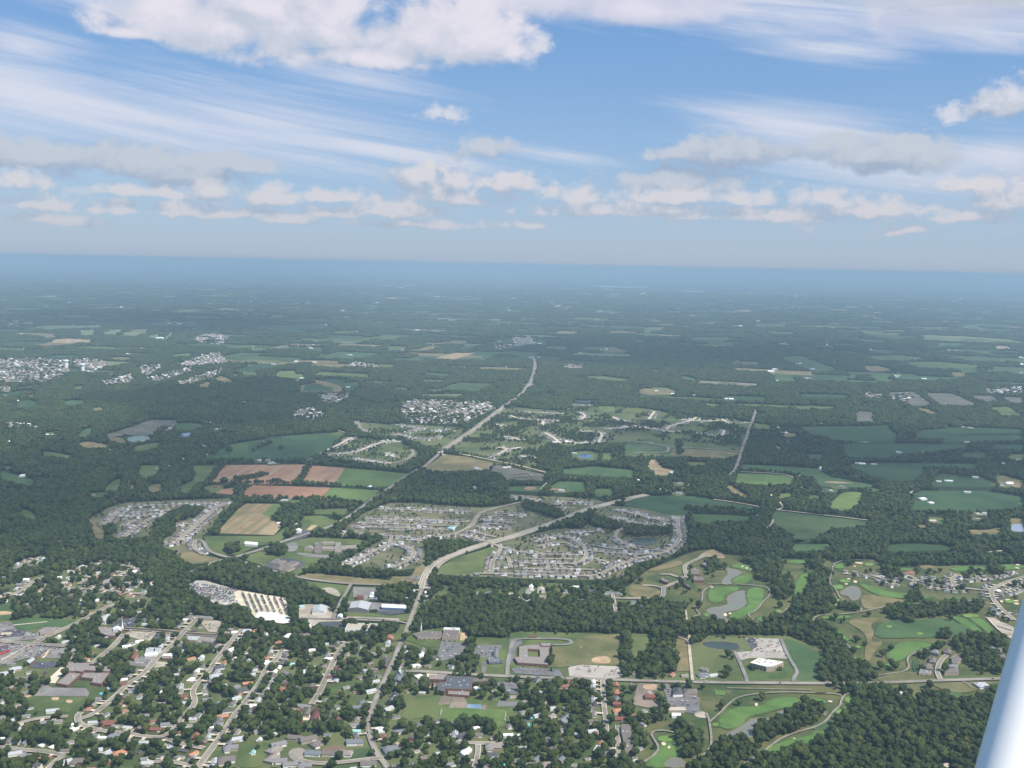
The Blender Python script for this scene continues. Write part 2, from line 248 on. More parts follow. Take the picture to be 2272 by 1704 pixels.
 ["street",7,[[-985.8,2887.2],[-950.0,2915.1],[-922.2,2930.0]],[18,12,0.9],""],
 ["street",7,[[-938.5,2692.9],[-916.4,2716.4]],[18,12,0.9],""],
 ["street",7,[[-871.7,2747.5],[-852.4,2666.7],[-807.6,2607.3]],[15,10,0.9],""],
 ["street",7,[[-1080.4,2427.1],[-1065.2,2455.2],[-1052.9,2512.0],[-1021.2,2523.7]],[22,13,0.8],""],
 ["street",7,[[-956.7,2408.5],[-952.3,2453.4],[-941.6,2491.0],[-983.0,2497.7],[-995.6,2515.8]],[20,13,0.85],""],
 ["street",7,[[-1231.5,2453.5],[-1221.2,2500.8],[-1214.9,2559.4]],[24,14,0.6],""],
 ["street",7,[[-1023.5,2344.5],[-1015.2,2413.6],[-995.9,2432.6]],[24,14,0.6],""],
 ["pale_street",11,[[-772,4073],[-735,4260],[-707,4448]],[17,12,0.95],""],
 ["pale_street",11,[[-746,4036],[-635,4088],[-597,4246],[-534,4404],[-479,4349]],[17,12,0.95],""],
 ["pale_street",11,[[-626,3970],[-525,3905],[-460,3882]],[17,12,0.95],""],
 ["street",14,[[-460,3882],[-411,3959],[-395,4086],[-414,4180]],None,""],
 ["pale_street",11,[[-512,4101],[-466,4013]],[17,12,0.95],""],
 ["street",7,[[-371,4654],[-272,4707]],[17,12,0.95],""],
 ["street",9,[[-536,4566],[-407,4434],[-338,4452],[-328,4540]],[17,12,0.95],""],
 ["street",9,[[-770,4917],[-694,4650],[-665,4608]],[17,12,0.95],""],
 ["street",7,[[-550,4830],[-471,4748],[-398,4775],[-484,4599]],[17,12,0.95],""],
 ["street",9,[[-252,4212],[-292,4188],[-359,4258]],None,""],
 ["track",8,[[-805,4636],[-734,4543]],None,""],
 ["pale_street",13,[[14,5379],[131,5327],[279,5302]],[20,15,0.9],""],
 ["pale_street",13,[[-5,5200],[45,5081],[242,5058]],[20,15,0.9],""],
 ["pale_street",13,[[162,5047],[152,4898]],[20,15,0.9],""],
 ["pale_street",13,[[362,5380],[392,5252],[357,5109],[320,5116]],[20,15,0.9],""],
 ["pale_street",13,[[157,4682],[188,4584],[215,4426]],[20,15,0.9],""],
 ["pale_street",13,[[326,4737],[403,4753],[431,4680],[389,4446]],[20,15,0.9],""],
 ["pale_street",13,[[455,4816],[584,4914]],[20,15,0.9],""],
 ["pale_street",13,[[530,5227],[549,5105],[603,5083]],[20,15,0.9],""],
 ["pale_street",13,[[606,4954],[640,4883],[744,4822],[791,4750]],[20,15,0.9],""],
 ["pale_street",13,[[747,4841],[791,4977],[925,5153],[970,5263]],[20,15,0.9],""],
 ["pale_street",13,[[707,5166],[779,5460]],[20,15,0.9],""],
 ["pale_street",13,[[1095,5216],[1097,5074],[1216,5109]],[20,15,0.9],""],
 ["pale_street",13,[[869,4766],[983,4666],[1034,4857]],[20,15,0.9],""],
 ["pale_street",13,[[-54,4277],[-6,4224],[41,4287]],[20,15,0.9],""],
 ["pale_street",13,[[-56,4082],[-12,4252]],[20,15,0.9],""],
 ["pale_street",13,[[338,5662],[446,5628]],[20,15,0.9],""],
 ["pale_street",13,[[-14,4560],[42,4470]],[20,15,0.9],""],
 ["pale_street",13,[[-76,4908],[-39,4837]],[20,15,0.9],""],
 ["pale_street",13,[[880,5188],[982,5119],[1086,5173]],[20,15,0.9],""],
 ["pale_street",13,[[40,4091],[114,4046]],[20,15,0.9],""],
 ["pale_street",13,[[1167,4819],[1243,4792]],[20,15,0.9],""],
 ["pale_street",13,[[239,4492],[284,4403],[346,4441]],[20,15,0.9],""],
 ["street",11,[[537,4500],[613,4455],[687,4363],[839,4350],[982,4287]],[60,18,0.25],""],
 ["street",11,[[687,4363],[667,4226],[552,4222],[517,4190]],None,""],
 ["road",14,[[1366,5610],[1275,5281],[1156,4872],[1038,4456],[939,4105],[874,3875],[818,3745]],None,"eastroad"],
 ["track",10,[[-272,4146],[-178,4083],[-55,3968],[45,3879],[135,3762]],None,"pale"],
 ["street",9,[[-95,4021],[-44,4109],[-15,4212]],[28,15,0.6],""],
 ["street",8,[[-85,3802],[-75,3899],[-45,3913]],[20,13,0.6],""],
 ["street",8,[[11,3720],[52,3764],[93,3698],[19,3672]],[20,13,0.8],""],
 ["track",8,[[106.9,3460.4],[125,3550],[157,3665],[170,3705],[230,3682]],None,""],
 ["track",7,[[691.7,3369.3],[754.9,3334.7],[822.5,3278.3]],None,""],
 ["track",7,[[873.5,3237.4],[955.9,3200.0],[1034.0,3163.3],[933.6,3205.5],[1029.0,3169.9],[1128.0,3121.8]],None,""],
 ["track",6,[[874,3849],[950,3844],[1064,3814],[1066,3730]],None,""],
 ["track",6,[[896.1,3427.6],[937.1,3498.8]],None,""],
 ["track",6,[[778.0,2995.5],[808.3,3049.9],[825.7,3105.1]],None,""],
 ["track",6,[[909.4,3347.7],[903.6,3269.8],[869.9,3237.1]],None,""],
 ["track",7,[[1408,3505],[1444,3570],[1474,3584]],None,""],
 ["track",9,[[527.8,3471.6],[581,3520],[632,3546]],[40,14,0.5],""],
 ["track",7,[[1338.3,2776.1],[1394.3,2796.4]],None,""],
 ["track",12,[[-285,5886],[-112,5857],[16,5823]],[70,20,0.5],""],
 ["track",10,[[-615,5892],[-305,5995]],[70,20,0.4],""],
 ["track",9,[[-1572,4042],[-1580,4196],[-1557,4319]],None,""],
]
SHEETS=[
 ["lawn","lawn",0,[[-1244.0,2407.8],[-1253.6,2498.6],[-1221.1,2579.0],[-1166.6,2572.7],[-1119.4,2556.0],[-1036.2,2561.7],[-945.0,2538.4],[-895.8,2403.7],[-855.7,2388.9],[-795.4,2231.4],[-720.4,2169.8],[-655.6,2148.1],[-609.7,2116.3],[-620.3,2115.7],[-560.7,2079.0],[-455.9,2058.8],[-352.4,1996.0],[-303.1,2041.7],[-231.2,2117.0],[-215.3,2124.7],[-195.6,2407.9],[-191.0,2247.3],[-193.4,2139.5],[-211.7,2040.3],[-86.6,2111.6],[-83.6,2047.1],[6.1,2051.9],[8.2,2097.0],[247.6,2090.4],[247.7,2096.9],[390.4,2091.6],[347.7,1843.0],[368.9,1833.9],[353.2,1737.6],[352.7,1693.2],[298.9,1669.5],[241.8,1667.1],[204.3,1494.5],[-780.8,1439.3],[-1054.6,1924.3]],""],
 ["rough_grass","rough",0,[[295.3,2418.0],[355.2,2547.7],[483.9,2706.5],[545.9,2764.8],[593.8,2714.0],[742.4,2682.2],[879.9,2671.0],[876.4,2650.4],[996.1,2689.1],[997.6,2618.7],[1192.3,2651.4],[1472.8,2680.1],[1282.9,2270.5],[1190.4,2238.2],[1001.7,1864.0],[915.7,1859.9],[892.3,1809.1],[819.2,1781.9],[747.6,1773.9],[704.0,1819.9],[643.1,1797.6],[615.7,1726.9],[549.5,1627.0],[469.9,1540.3],[548.3,1611.1],[367.7,1501.0],[200.8,1494.4],[239.9,1667.0],[352.7,1693.2],[353.2,1737.6],[347.7,1843.0],[389.8,2088.4],[587.4,2108.8],[579.7,2182.6],[397.1,2158.6],[410.4,2267.3],[363.1,2326.4],[302.9,2322.9],[237.6,2319.0],[215.5,2366.0]],""],
 ["lawn","lawn",0,[[-193.5,2365.8],[-156.3,2401.8],[-9.1,2428.3],[153.8,2434.1],[245.8,2401.2],[297.7,2379.3],[367.2,2318.8],[296.4,2268.3],[234.7,2287.6],[246.0,2319.5],[145.9,2290.0],[43.3,2276.3],[-58.9,2285.7],[-114.5,2274.7],[-154.1,2295.6],[-185.3,2240.2]],""],
 ["lawn","lawn2",0,[[-1261.1,2955.5],[-1252.6,3023.2],[-1254.8,3078.9],[-1241.3,3167.6],[-1115.1,3208.6],[-932.1,3255.1],[-920.7,3271.9],[-864.0,3169.2],[-850.2,2848.4],[-870.4,2811.0],[-825.9,2626.6],[-765.5,2590.0],[-733.2,2552.6],[-839.2,2526.2],[-891.9,2642.8],[-956.0,2691.6],[-969.8,2839.4],[-1004.6,2962.4],[-1071.1,2983.6],[-1012.7,2800.5],[-1015.6,2765.5],[-1091.9,2748.5],[-1156.4,2825.5],[-1127.5,2745.9],[-1152.8,2755.5],[-1201.4,2858.5]],""],
 ["lawn","lawn2",0,[[-494.4,2875.0],[-460.3,3072.7],[-399.3,3238.1],[-303.4,3246.1],[-230.6,3221.7],[-87.3,3196.1],[37.0,3274.6],[48.4,3338.8],[-7.3,3399.5],[56.4,3388.4],[278.6,3358.4],[328.8,3299.1],[249.0,3201.4],[153.9,3052.8],[5.8,2851.8],[-74.5,2787.9],[-169.2,2815.6],[-245.8,2798.5],[-294.5,2818.1],[-341.7,2826.4]],""],
 ["lawn","lawn2",0,[[-447.5,2552.3],[-390.9,2731.8],[-346.5,2814.3],[-293.8,2818.2],[-243.0,2775.8],[-217.6,2668.6],[-221.6,2538.4],[-302.4,2504.9],[-388.2,2518.0]],""],
 ["lawn","lawn2",0,[[-187.0,2484.7],[-142.3,2622.3],[-48.8,2745.0],[5.8,2828.3],[66.4,2880.2],[149.8,2960.8],[215.0,2953.0],[277.5,3117.4],[266.8,3202.9],[325.9,3267.9],[396.4,3243.3],[558.9,3153.9],[521.3,2854.0],[478.9,2749.1],[417.0,2660.2],[338.8,2624.5],[290.2,2497.1],[251.3,2467.6],[251.9,2467.6],[155.0,2457.1],[-92.3,2472.6]],""],
 ["lawn","lawn",0,[[-760,4008],[-795,4084],[-760,4287],[-712,4479],[-479,4349],[-381,4156],[-378,4022],[-425,3866],[-450,3793],[-546,3879]],""],
 ["lawn","lawn",0,[[-755,4861],[-714,4904],[-593,4843],[-539,4888],[-385,4832],[-207,4798],[-248,4500],[-274,4224],[-366,4272],[-403,4388],[-534,4500],[-673,4583]],""],
 ["lawn","lawn",0,[[-116,5101],[-20,5562],[114,5485],[284,5415],[355,5716],[463,5680],[732,5619],[896,5362],[1248,5194],[1156,4872],[988,4302],[872,4098],[702,4160],[544,4117],[468,4163],[525,4492],[343,4410],[253,4340],[161,4452],[88,4018],[142,3851],[129,3735],[135,3762],[-50,3935],[-178,4083],[-254,4148],[-204,4653]],""],
 ["field","soil_rows",0,[[-1062,3515],[-1092,3798],[-779,3840],[-744.4,3498.5],[-881.8,3477.1],[-971.7,3468.9]],""],
 ["field","soil_rows",0,[[-754,3821],[-629,3791],[-617,3519],[-623.5,3491.6],[-738.7,3499.1],[-764,3820]],""],
 ["field","crop_light",0,[[-629,3791],[-479,3744],[-376,3703],[-414.5,3483.8],[-613.7,3480.0],[-618,3537]],""],
 ["field","soil",0,[[-894.3,3322.4],[-901.4,3405.4],[-892.4,3458.4],[-619.5,3447.9],[-624.4,3273.5],[-835.3,3263.4]],""],
 ["field","crop_light",0,[[-617.6,3448.0],[-448.3,3420.0],[-454.6,3328.0],[-480.6,3231.3],[-622.6,3273.7]],""],
 ["field","soil",0,[[-988.5,3330.6],[-979.7,3389.9],[-939.0,3419.3],[-924.4,3311.7]],""],
 ["field","meadow",0,[[-1055.1,3391.7],[-1041.1,3444.9],[-991.6,3458.2],[-978.4,3398.6],[-993.3,3322.0]],""],
 ["field","stubble",0,[[-838.9,2831.2],[-852.4,3126.1],[-845.8,3193.2],[-726.2,3195.6],[-718.0,3011.4],[-671.4,2923.7],[-669.7,2819.9]],""],
 ["field","crop_light",0,[[-764.0,3062.3],[-760.9,3192.7],[-725.6,3192.6],[-718.0,3011.4],[-734.3,3023.6]],""],
 ["field","stubble_pale",0,[[-718.7,2828.2],[-712.2,2959.0],[-671.4,2923.7],[-669.7,2819.9]],""],
 ["field","meadow",0,[[-862.2,2794.1],[-667.8,2811.8],[-659.0,2912.1],[-640.9,2888.5],[-637.4,2747.5],[-689.1,2710.6],[-717.0,2623.8],[-748.5,2611.4],[-800.3,2638.7],[-834.3,2722.3]],""],
 ["field","crop_teal",0,[[-1222,3963],[-1207,3999],[-1132,4031],[-1054,4039],[-976,4223],[-975,4472],[-754,4468],[-754,4247],[-801,3995],[-821,3924],[-1177,3899]],""],
 ["field","crop_mid",0,[[-1196,4024],[-1185,4239],[-1078,4374],[-994,4384],[-992,4170],[-1051,4028],[-1136,4031]],""],
 ["field","meadow",0,[[-625.6,2952.8],[-628.3,3045.6],[-579.7,3056.3],[-519.3,3000.3],[-517.8,2935.5],[-522.7,2872.8],[-601.2,2867.0]],""],
 ["field","sand_dirt",0,[[-590.8,2886.1],[-587.6,2942.9],[-569.5,2941.7],[-575.9,2883.6]],""],
 ["field","meadow",0,[[-621.5,3130.5],[-493.7,3155.4],[-511.8,3075.5],[-603.7,3075.2]],""],
 ["field","meadow",0,[[-621.8,2759.9],[-557.1,2804.8],[-393.5,2793.5],[-393.6,2688.2],[-461.7,2600.6],[-478.2,2564.8],[-507.3,2538.7],[-526.1,2453.8],[-572.3,2464.4],[-636.5,2534.9],[-706.0,2594.1],[-662.3,2674.7],[-628.8,2736.9]],""],
 ["field","meadow_dry",0,[[-518.0,2454.4],[-503.6,2478.0],[-434.0,2459.8],[-293.1,2428.8],[-288.7,2460.1],[-242.3,2463.0],[-238.5,2537.3],[-221.4,2567.3],[-204.0,2530.1],[-208.7,2395.2],[-385.1,2394.4],[-466.3,2413.5],[-521.9,2440.7]],""],
 ["field","meadow",0,[[-519.5,2423.2],[-463.8,2400.6],[-382.8,2380.1],[-383.1,2302.4],[-397.2,2309.5],[-455.0,2354.7],[-475.0,2349.4]],""],
 ["field","meadow",0,[[-371.6,2376.6],[-292.1,2377.3],[-324.0,2266.9],[-374.2,2263.9]],""],
 ["field","meadow",0,[[-189.4,2480.0],[-180.1,2541.2],[-142.9,2632.4],[-54.6,2733.6],[-33.5,2740.5],[-64.3,2648.0],[-68.7,2510.8],[-137.3,2487.9]],""],
 ["field","meadow_dry",0,[[-332,3799],[-274,4110],[-177,4060],[-50,3924],[-90,3812],[-188,3772],[-291,3752]],""],
 ["field","meadow_grey",0,[[-90,3812],[-49,3908],[134,3732],[119,3624],[-13,3630],[-30,3736]],""],
 ["field","crop_mid",0,[[-7.6,3450.3],[-4,3521],[113,3540],[106.5,3443.2]],""],
 ["field","soil",1,[[47.8,3472.5],[54,3522],[93,3526],[88.1,3472.6]],""],
 ["field","crop_mid",0,[[131,3506],[179,3620],[267,3618],[270.9,3457.7],[171.2,3445.5]],""],
 ["field","soil",0,[[134.3,3480.2],[155,3508],[183.2,3498.5],[179.2,3454.8]],""],
 ["field","crop_mid",0,[[298,3509],[364,3515],[358.6,3398.0],[292.2,3389.0]],""],
 ["field","crop_mid",0,[[197,3840],[320,3901],[429,3874],[481,3847],[473,3790],[460,3713],[367,3724],[307,3728],[198,3764]],""],
 ["field","meadow",1,[[249,4177],[300,4245],[372,4215],[369,4069],[306,4011],[248,4075]],""],
 ["pond","water_blue",1,[[274,4126],[296,4182],[344,4155],[334,4084],[288,4072]],""],
 ["field","meadow",0,[[383,4211],[426,4196],[407,4049],[371,4022]],""],
 ["field","crop_dark",0,[[363.1,3286.4],[407.0,3353.2],[473.5,3407.9],[606.1,3436.0],[693.3,3377.5],[829.9,3278.9],[818.8,3218.2],[716.5,3239.5],[595.6,3244.6],[558.9,3153.9],[509.4,3150.0],[412.6,3244.6]],""],
 ["field","crop_mid",0,[[582.6,3170.1],[700.9,3165.2],[796.7,3141.7],[736.6,3091.4],[635.9,3083.5],[607.4,3041.1],[569.0,3092.0]],""],
 ["field","crop_dark2",0,[[869.1,3234.0],[1031.7,3156.0],[1026.7,3162.7],[1126.6,3117.6],[1109.9,3059.7],[983.6,3023.9],[898.3,2905.2],[817.8,2834.7],[885.2,2874.4],[834.9,2888.6],[832.3,3025.4],[811.8,3050.2],[840.2,3176.4]],""],
 ["field","crop_mid",0,[[799.3,2827.6],[934.9,2846.5],[961.4,2850.7],[874.3,2771.3],[803.8,2739.2],[799.7,2760.6]],""],
 ["field","crop_light",0,[[870,3828],[946,3829],[1062,3806],[1064,3720],[1024,3650],[938,3628],[829,3661]],""],
 ["field","crop_mid",0,[[927,4010],[1053,4000],[1190,3959],[1219,3951],[1218,3804],[1301,3704],[1365,3644],[1288,3619],[1130,3623],[1149,3798],[1143,3797],[1074,3852],[967,3883],[900,3877]],""],
 ["field","stubble_pale",1,[[1157,3700],[1201,3723],[1298,3694],[1186,3674]],""],
 ["field","meadow_dry",0,[[775,3591],[802,3608],[815,3523],[824.7,3429.8],[810.4,3400.5],[779.7,3485.1]],""],
 ["field","meadow",0,[[933.6,3477.9],[997,3508],[981.2,3448.2],[926.5,3413.7]],""],
 ["field","stubble_pale",0,[[540,3949],[575,4078],[596,4068],[595,3911],[639,3862],[603,3766],[549,3761],[547,3843]],""],
 ["field","meadow",0,[[578,4548],[759,4526],[904,4458],[992,4332],[735,4379],[698,4386]],""],
 ["field","crop_dark2",0,[[531,4486],[683,4365],[661,4220],[550,4204],[518,4168],[467,4122],[500,4386]],""],
 ["field","meadow_dry",0,[[705,4341],[897,4322],[974,4254],[884,4122],[719,4165],[674,4197]],""],
 ["field","meadow",0,[[708,4045],[797,4043],[775,3973],[704,3966]],""],
 ["field","crop_teal",0,[[1499,4537],[1874,4593],[2114,4577],[2028,4484],[1809,4368],[1693,4317],[1598,4224],[1434,4207],[1438,4302]],""],
 ["field","crop_teal",0,[[1346,4075],[1546,4107],[1932,4122],[1874,4015],[1746,4047],[1677,4040],[1605,3882],[1524,3753],[1439,3745],[1381,3840],[1369,4009]],""],
 ["field","crop_teal",0,[[1636,3843],[1703,3912],[1733,3832],[1825,3841],[1813,3666],[1662,3652],[1544,3660]],""],
 ["field","meadow_dry",0,[[1871,3866],[1921,3891],[1955,3793],[1890,3663],[1822,3685]],""],
 ["field","crop_dark",0,[[1427,3524],[1477,3581],[1720,3603],[1812,3506],[1751.7,3386.2],[1612.0,3252.5],[1318.0,3236.3],[1330.1,3304.7],[1370.4,3370.3]],""],
 ["field","meadow_bright",1,[[1063.7,3329.1],[1125.1,3430.6],[1182,3538],[1263,3545],[1188.3,3371.0],[1126.1,3272.9],[1068.1,3238.3]],""],
 ["field","meadow",0,[[1341.2,3187.5],[1396.4,3184.8],[1388.3,3149.0],[1352.5,3105.1],[1315.7,3115.8]],""],
 ["field","meadow_dry",1,[[1258.5,3084.4],[1308.6,3081.5],[1287.7,3046.9],[1240.7,3030.4]],""],
 ["field","meadow_dry",1,[[1381.8,3015.2],[1428.4,3044.5],[1457.1,3033.7],[1532.4,3078.7],[1484.3,2985.0],[1398.7,2978.6]],""],
 ["field","meadow_dry",0,[[1605.3,3194.1],[1654.2,3190.9],[1621.7,3125.8],[1575.7,3122.3]],""],
 ["pond","water_blue2",1,[[1570.5,3115.1],[1621.7,3125.8],[1590.1,3030.8],[1548.5,3021.3],[1537.4,3039.8]],""],
 ["field","crop_teal",1,[[1068.8,2824.0],[1124.0,2862.3],[1249.9,2859.7],[1285.1,2816.6],[1236.7,2791.0],[1177.5,2797.9],[1102.9,2765.3],[1071.3,2779.5]],""],
 ["field","crop_mid",1,[[1338.3,2776.1],[1394.3,2796.4],[1419.4,2765.4],[1385.9,2747.0]],""],
 ["field","crop_teal",0,[[1057.8,2751.3],[1303.9,2768.3],[1291.5,2740.6],[1050.9,2724.2]],""],
 ["field","crop_teal",1,[[1958,4370],[2088,4402],[2091,4346],[1983,4234],[1932,4266]],""],
 ["field","meadow",0,[[2161,4353],[2245,4375],[2173,4230],[2120,4248]],""],
 ["field","crop_teal",0,[[2109,4862],[2409,4866],[2512,4910],[2430,4744],[1993,4636]],""],
 ["field","crop_teal",0,[[1510,4888],[1866,4898],[1816,4735],[1786,4627],[1533,4628],[1494,4668]],""],
 ["field","crop_dark",0,[[2206,4602],[2367,4620],[2294,4472],[2177,4487]],""],
 ["field","meadow",0,[[1262,4271],[1333,4266],[1309,4177],[1251,4183]],""],
 ["field","crop_mid",0,[[1743.6,3417.5],[1785.4,3453.7],[1719.3,3321.2]],""],
 ["field","meadow",1,[[-1864,3930],[-1858,4002],[-1791,3961],[-1701,3913],[-1686,3858],[-1782,3882]],""],
 ["field","stubble",1,[[-1805,4145],[-1807,4236],[-1762,4228],[-1647,4136],[-1684,4082],[-1754,4099]],""],
 ["field","soil_dull",1,[[-1734,4299],[-1704,4344],[-1637,4255],[-1622,4204],[-1690,4236]],""],
 ["field","crop_mid",1,[[-1860,3630],[-1754,3543],[-1644.7,3461.0],[-1619.7,3375.4],[-1671.4,3405.4],[-1724.0,3435.8],[-1786.3,3484.2]],""],
 ["field","meadow",1,[[-1515.5,3057.6],[-1484.6,3060.2],[-1408.9,2970.3],[-1400.6,2931.5],[-1450.1,2967.0]],""],
 ["field","meadow",0,[[-1394,3757],[-1326,3775],[-1286,3666],[-1292,3530],[-1320,3565],[-1352,3620]],""],
 ["field","meadow",1,[[-1373.1,3346.6],[-1390,3503],[-1370,3523],[-1331.4,3401.3],[-1320.4,3334.5],[-1349.6,3315.4]],""],
 ["field","meadow_dry",1,[[-1312.3,3420.4],[-1289.9,3431.2],[-1272.9,3355.4],[-1290.4,3362.3]],""],
 ["field","meadow_dry",1,[[-1246.5,3426.4],[-1210.6,3465.0],[-1174.2,3381.1],[-1187.6,3313.2],[-1216.8,3343.7]],""],
 ["field","meadow",0,[[-1210,3776],[-1088,3788],[-1080,3646],[-1072,3514],[-1093.7,3457.8],[-1075.7,3306.7],[-1102.2,3320.7],[-1134.4,3419.1],[-1121,3509],[-1144,3620]],""],
 ["field","crop_mid",0,[[-1227,3928],[-1209,4071],[-1185,4149],[-1203,4048],[-1222,3963],[-1218,3895]],""],
 ["field","meadow_dry",1,[[-1257.9,2955.7],[-1230.5,2944.8],[-1200.2,2870.9],[-1165.9,2848.9],[-1127.5,2745.9],[-1152.8,2755.5]],""],
 ["field","meadow_dry",1,[[-873.8,2623.3],[-851.7,2645.6],[-787.5,2588.5],[-762.0,2580.2],[-800.7,2538.4],[-845.7,2554.8]],""],
 ["field","meadow",1,[[-1176.7,2513.3],[-1161.0,2509.5],[-1151.9,2477.2]],""],
 ["car_park","asphalt_teal",1,[[-1678,4361],[-1605,4413],[-1562,4346],[-1556,4265],[-1628,4230]],""],
 ["field","meadow_grey",0,[[-1787,4419],[-1752,4627],[-1747,4850],[-1621,4847],[-1574,4721],[-1614,4573],[-1590,4442],[-1625,4389],[-1699,4429],[-1746,4328]],""],
 ["field","crop_mid",1,[[-1585,4720],[-1541,4781],[-1430,4721],[-1459,4558],[-1534,4583]],""],
 ["pond","water_blue",1,[[-1486,4454],[-1432,4527],[-1418,4398],[-1465,4376]],""],
 ["field","meadow",1,[[-1549,4086],[-1555,4170],[-1486,4266],[-1448,4097],[-1510,4035]],""],
 ["field","meadow_dry",1,[[-1762,4342],[-1665,4338],[-1620,4192],[-1712,4271]],""],
 ["field","meadow_dry",1,[[-2178,5190],[-2126,5220],[-2082,5204],[-2070,5095],[-2134,5086]],""],
 ["field","crop_mid",1,[[-2428,5413],[-2391,5478],[-2283,5459],[-2272,5292],[-2349,5234]],""],
 ["field","crop_teal",1,[[-2656,5380],[-2634,5458],[-2552,5395],[-2492,5308],[-2468,5084],[-2582,5202]],""],
 ["field","meadow_bright",1,[[-2083,4416],[-2015,4458],[-1986,4379],[-2018,4344]],""],
 ["field","crop_mid",1,[[-1890,4343],[-1933,4535],[-1929,4605],[-1870,4475],[-1837,4318]],""],
 ["field","meadow",1,[[-2634,6041],[-2601,6121],[-2524,5938],[-2573,5901]],""],
 ["field","meadow_dry",1,[[-2734,5624],[-2669,5661],[-2623,5562],[-2686,5537]],""],
 ["field","meadow_dry",1,[[-3254,7898],[-2970,7907],[-2915,7733],[-2960,7654]],""],
 ["field","stubble_pale",0,[[-4195,9095],[-4297,9442],[-4226,9619],[-3947,9535],[-3834,9261],[-3972,9038]],""],
 ["field","crop_light2",0,[[-5307,11084],[-5192,11391],[-4670,11562],[-4545,11217],[-4922,10739]],""],
 ["field","crop_light2",0,[[-4609,10673],[-4515,10947],[-4261,10390],[-4130,9893],[-4281,10022]],""],
 ["field","crop_light2",0,[[-3954,10115],[-4100,10828],[-4088,11080],[-3967,11117],[-3769,10347],[-3747,10085]],""],
 ["field","crop_light2",0,[[-4172,10231],[-4344,10917],[-4205,11107],[-3985,10195]],""],
 ["field","crop_light2",0,[[-3602,9954],[-3768,10630],[-3706,10746],[-3520,10062],[-3472,9823]],""],
 ["field","crop_light2",0,[[-3428,9834],[-3640,10667],[-3594,10879],[-3352,9855]],""],
 ["field","meadow_dry",0,[[-5199,10208],[-4814,10229],[-4544,10125],[-4384,9739],[-4445,9640],[-4766,9973]],""],
 ["field","crop_teal",0,[[-4585,8996],[-4532,9154],[-4225,9160],[-4108,8906],[-4431,8692]],""],
 ["field","crop_teal",0,[[-3668,7862],[-3520,8002],[-3336,7934],[-3509,7638]],""],
 ["field","meadow_bright",0,[[-2771,8167],[-2664,8362],[-2626,8336],[-2593,8074],[-2727,8066]],""],
 ["field","meadow_bright",0,[[-2021,7510],[-1843,7564],[-1801,7390],[-1944,7389]],""],
 ["field","stubble_pale",1,[[-1942,7088],[-1890,7181],[-1756,6960],[-1797,6798]],""],
 ["field","meadow",0,[[-1935,6967],[-1805,6796],[-1898,7180],[-1840,7191],[-1711,6814],[-1884,6782]],""],
 ["field","meadow_dry",0,[[-1942,6154],[-1946,6414],[-1890,6356],[-1846,6108]],""],
 ["field","meadow_dry",0,[[-1945,6517],[-1954,6770],[-1767,6444],[-1808,6370]],""],
 ["field","crop_teal",0,[[-4458,12331],[-3999,12765],[-3655,11848],[-4268,11647]],""],
 ["field","meadow_bright",0,[[-1617,6830],[-1656,7142],[-1531,7165],[-1489,6970],[-1409,6906],[-1384,6475],[-1414,6504],[-1443,6712],[-1545,6731]],""],
 ["field","meadow",0,[[-1360,6915],[-1372,7153],[-989,7021],[-971,6832],[-1130,6842]],""],
 ["field","meadow_dry",0,[[-1286,6016],[-1328,6318],[-1256,6463],[-1333,6695],[-1149,6481],[-1045,6237],[-1018,6029],[-1075,6020],[-1224,5997]],""],
 ["field","crop_teal",0,[[-1257,6051],[-1304,6355],[-1242,6431],[-1099,6197],[-1080,6049]],""],
 ["field","crop_teal",0,[[-1294,6702],[-1191,6719],[-1042,6602],[-1170,6511]],""],
 ["field","crop_teal",0,[[-1149,6481],[-1006,6574],[-946,6381],[-967,6126],[-1008,6060],[-1050,6268]],""],
 ["field","crop_mid",0,[[-884,6327],[-691,6326],[-526,6196],[-684,6190]],""],
 ["field","crop_mid",0,[[-580,6281],[-210,6186],[-492,6141]],""],
 ["field","crop_mid",0,[[-668,7226],[-399,7128],[-352,7057],[-563,7020]],""],
 ["field","meadow",0,[[-2008,11250],[-1726,11546],[-1661,11109],[-1954,11024]],""],
 ["field","meadow",0,[[-1202,9414],[-988,9437],[-949,9065],[-1122,8960]],""],
 ["field","meadow",0,[[-1128,7736],[-893,7735],[-894,7503],[-1000,7482]],""],
 ["field","meadow_dry",0,[[-1838,7888],[-1702,7967],[-1350,7938],[-1335,7742],[-1661,7774]],""],
 ["field","meadow",0,[[-518,6019],[-293,6054],[-302,5928],[-602,5905]],""],
 ["field","crop_teal",0,[[-3144,12015],[-2336,12662],[-2124,11985],[-2337,11468],[-2675,11259]],""],
 ["field","crop_teal",0,[[-1110,4219],[-1075,4374],[-997,4479],[-854,4562],[-791,4586],[-742,4558],[-776,4198],[-821,3925],[-860,3884],[-1028,3904]],""],
 ["field","meadow_dry",0,[[-804,3890],[-801,3965],[-774,3968],[-778,3855]],""],
 ["field","meadow",1,[[-831,4498],[-797,4620],[-750,4541],[-782,4471]],""],
 ["field","meadow",0,[[664,9795],[987,9947],[1101,9276],[844,9153],[804,9474],[622,9500]],""],
 ["field","meadow_dry",1,[[825,9452],[987,9947],[1047,9395],[900,9166]],""],
 ["field","meadow",0,[[227,9836],[524,9835],[548,9414],[410,9382]],""],
 ["field","meadow",0,[[389,7190],[669,7201],[829,6996],[790,6879],[536,7060]],""],
 ["field","crop_mid",0,[[512,6725],[706,6709],[1044,6575],[1015,6441],[816,6604]],""],
 ["field","meadow_dry",1,[[808,6537],[1066,6513],[1016,6196],[793,6162]],""],
 ["field","crop_mid",1,[[1197,7335],[1303,7234],[1307,6967],[1216,7026]],""],
 ["field","crop_teal",0,[[1289,6209],[1566,6192],[1515,5988],[1305,6068]],""],
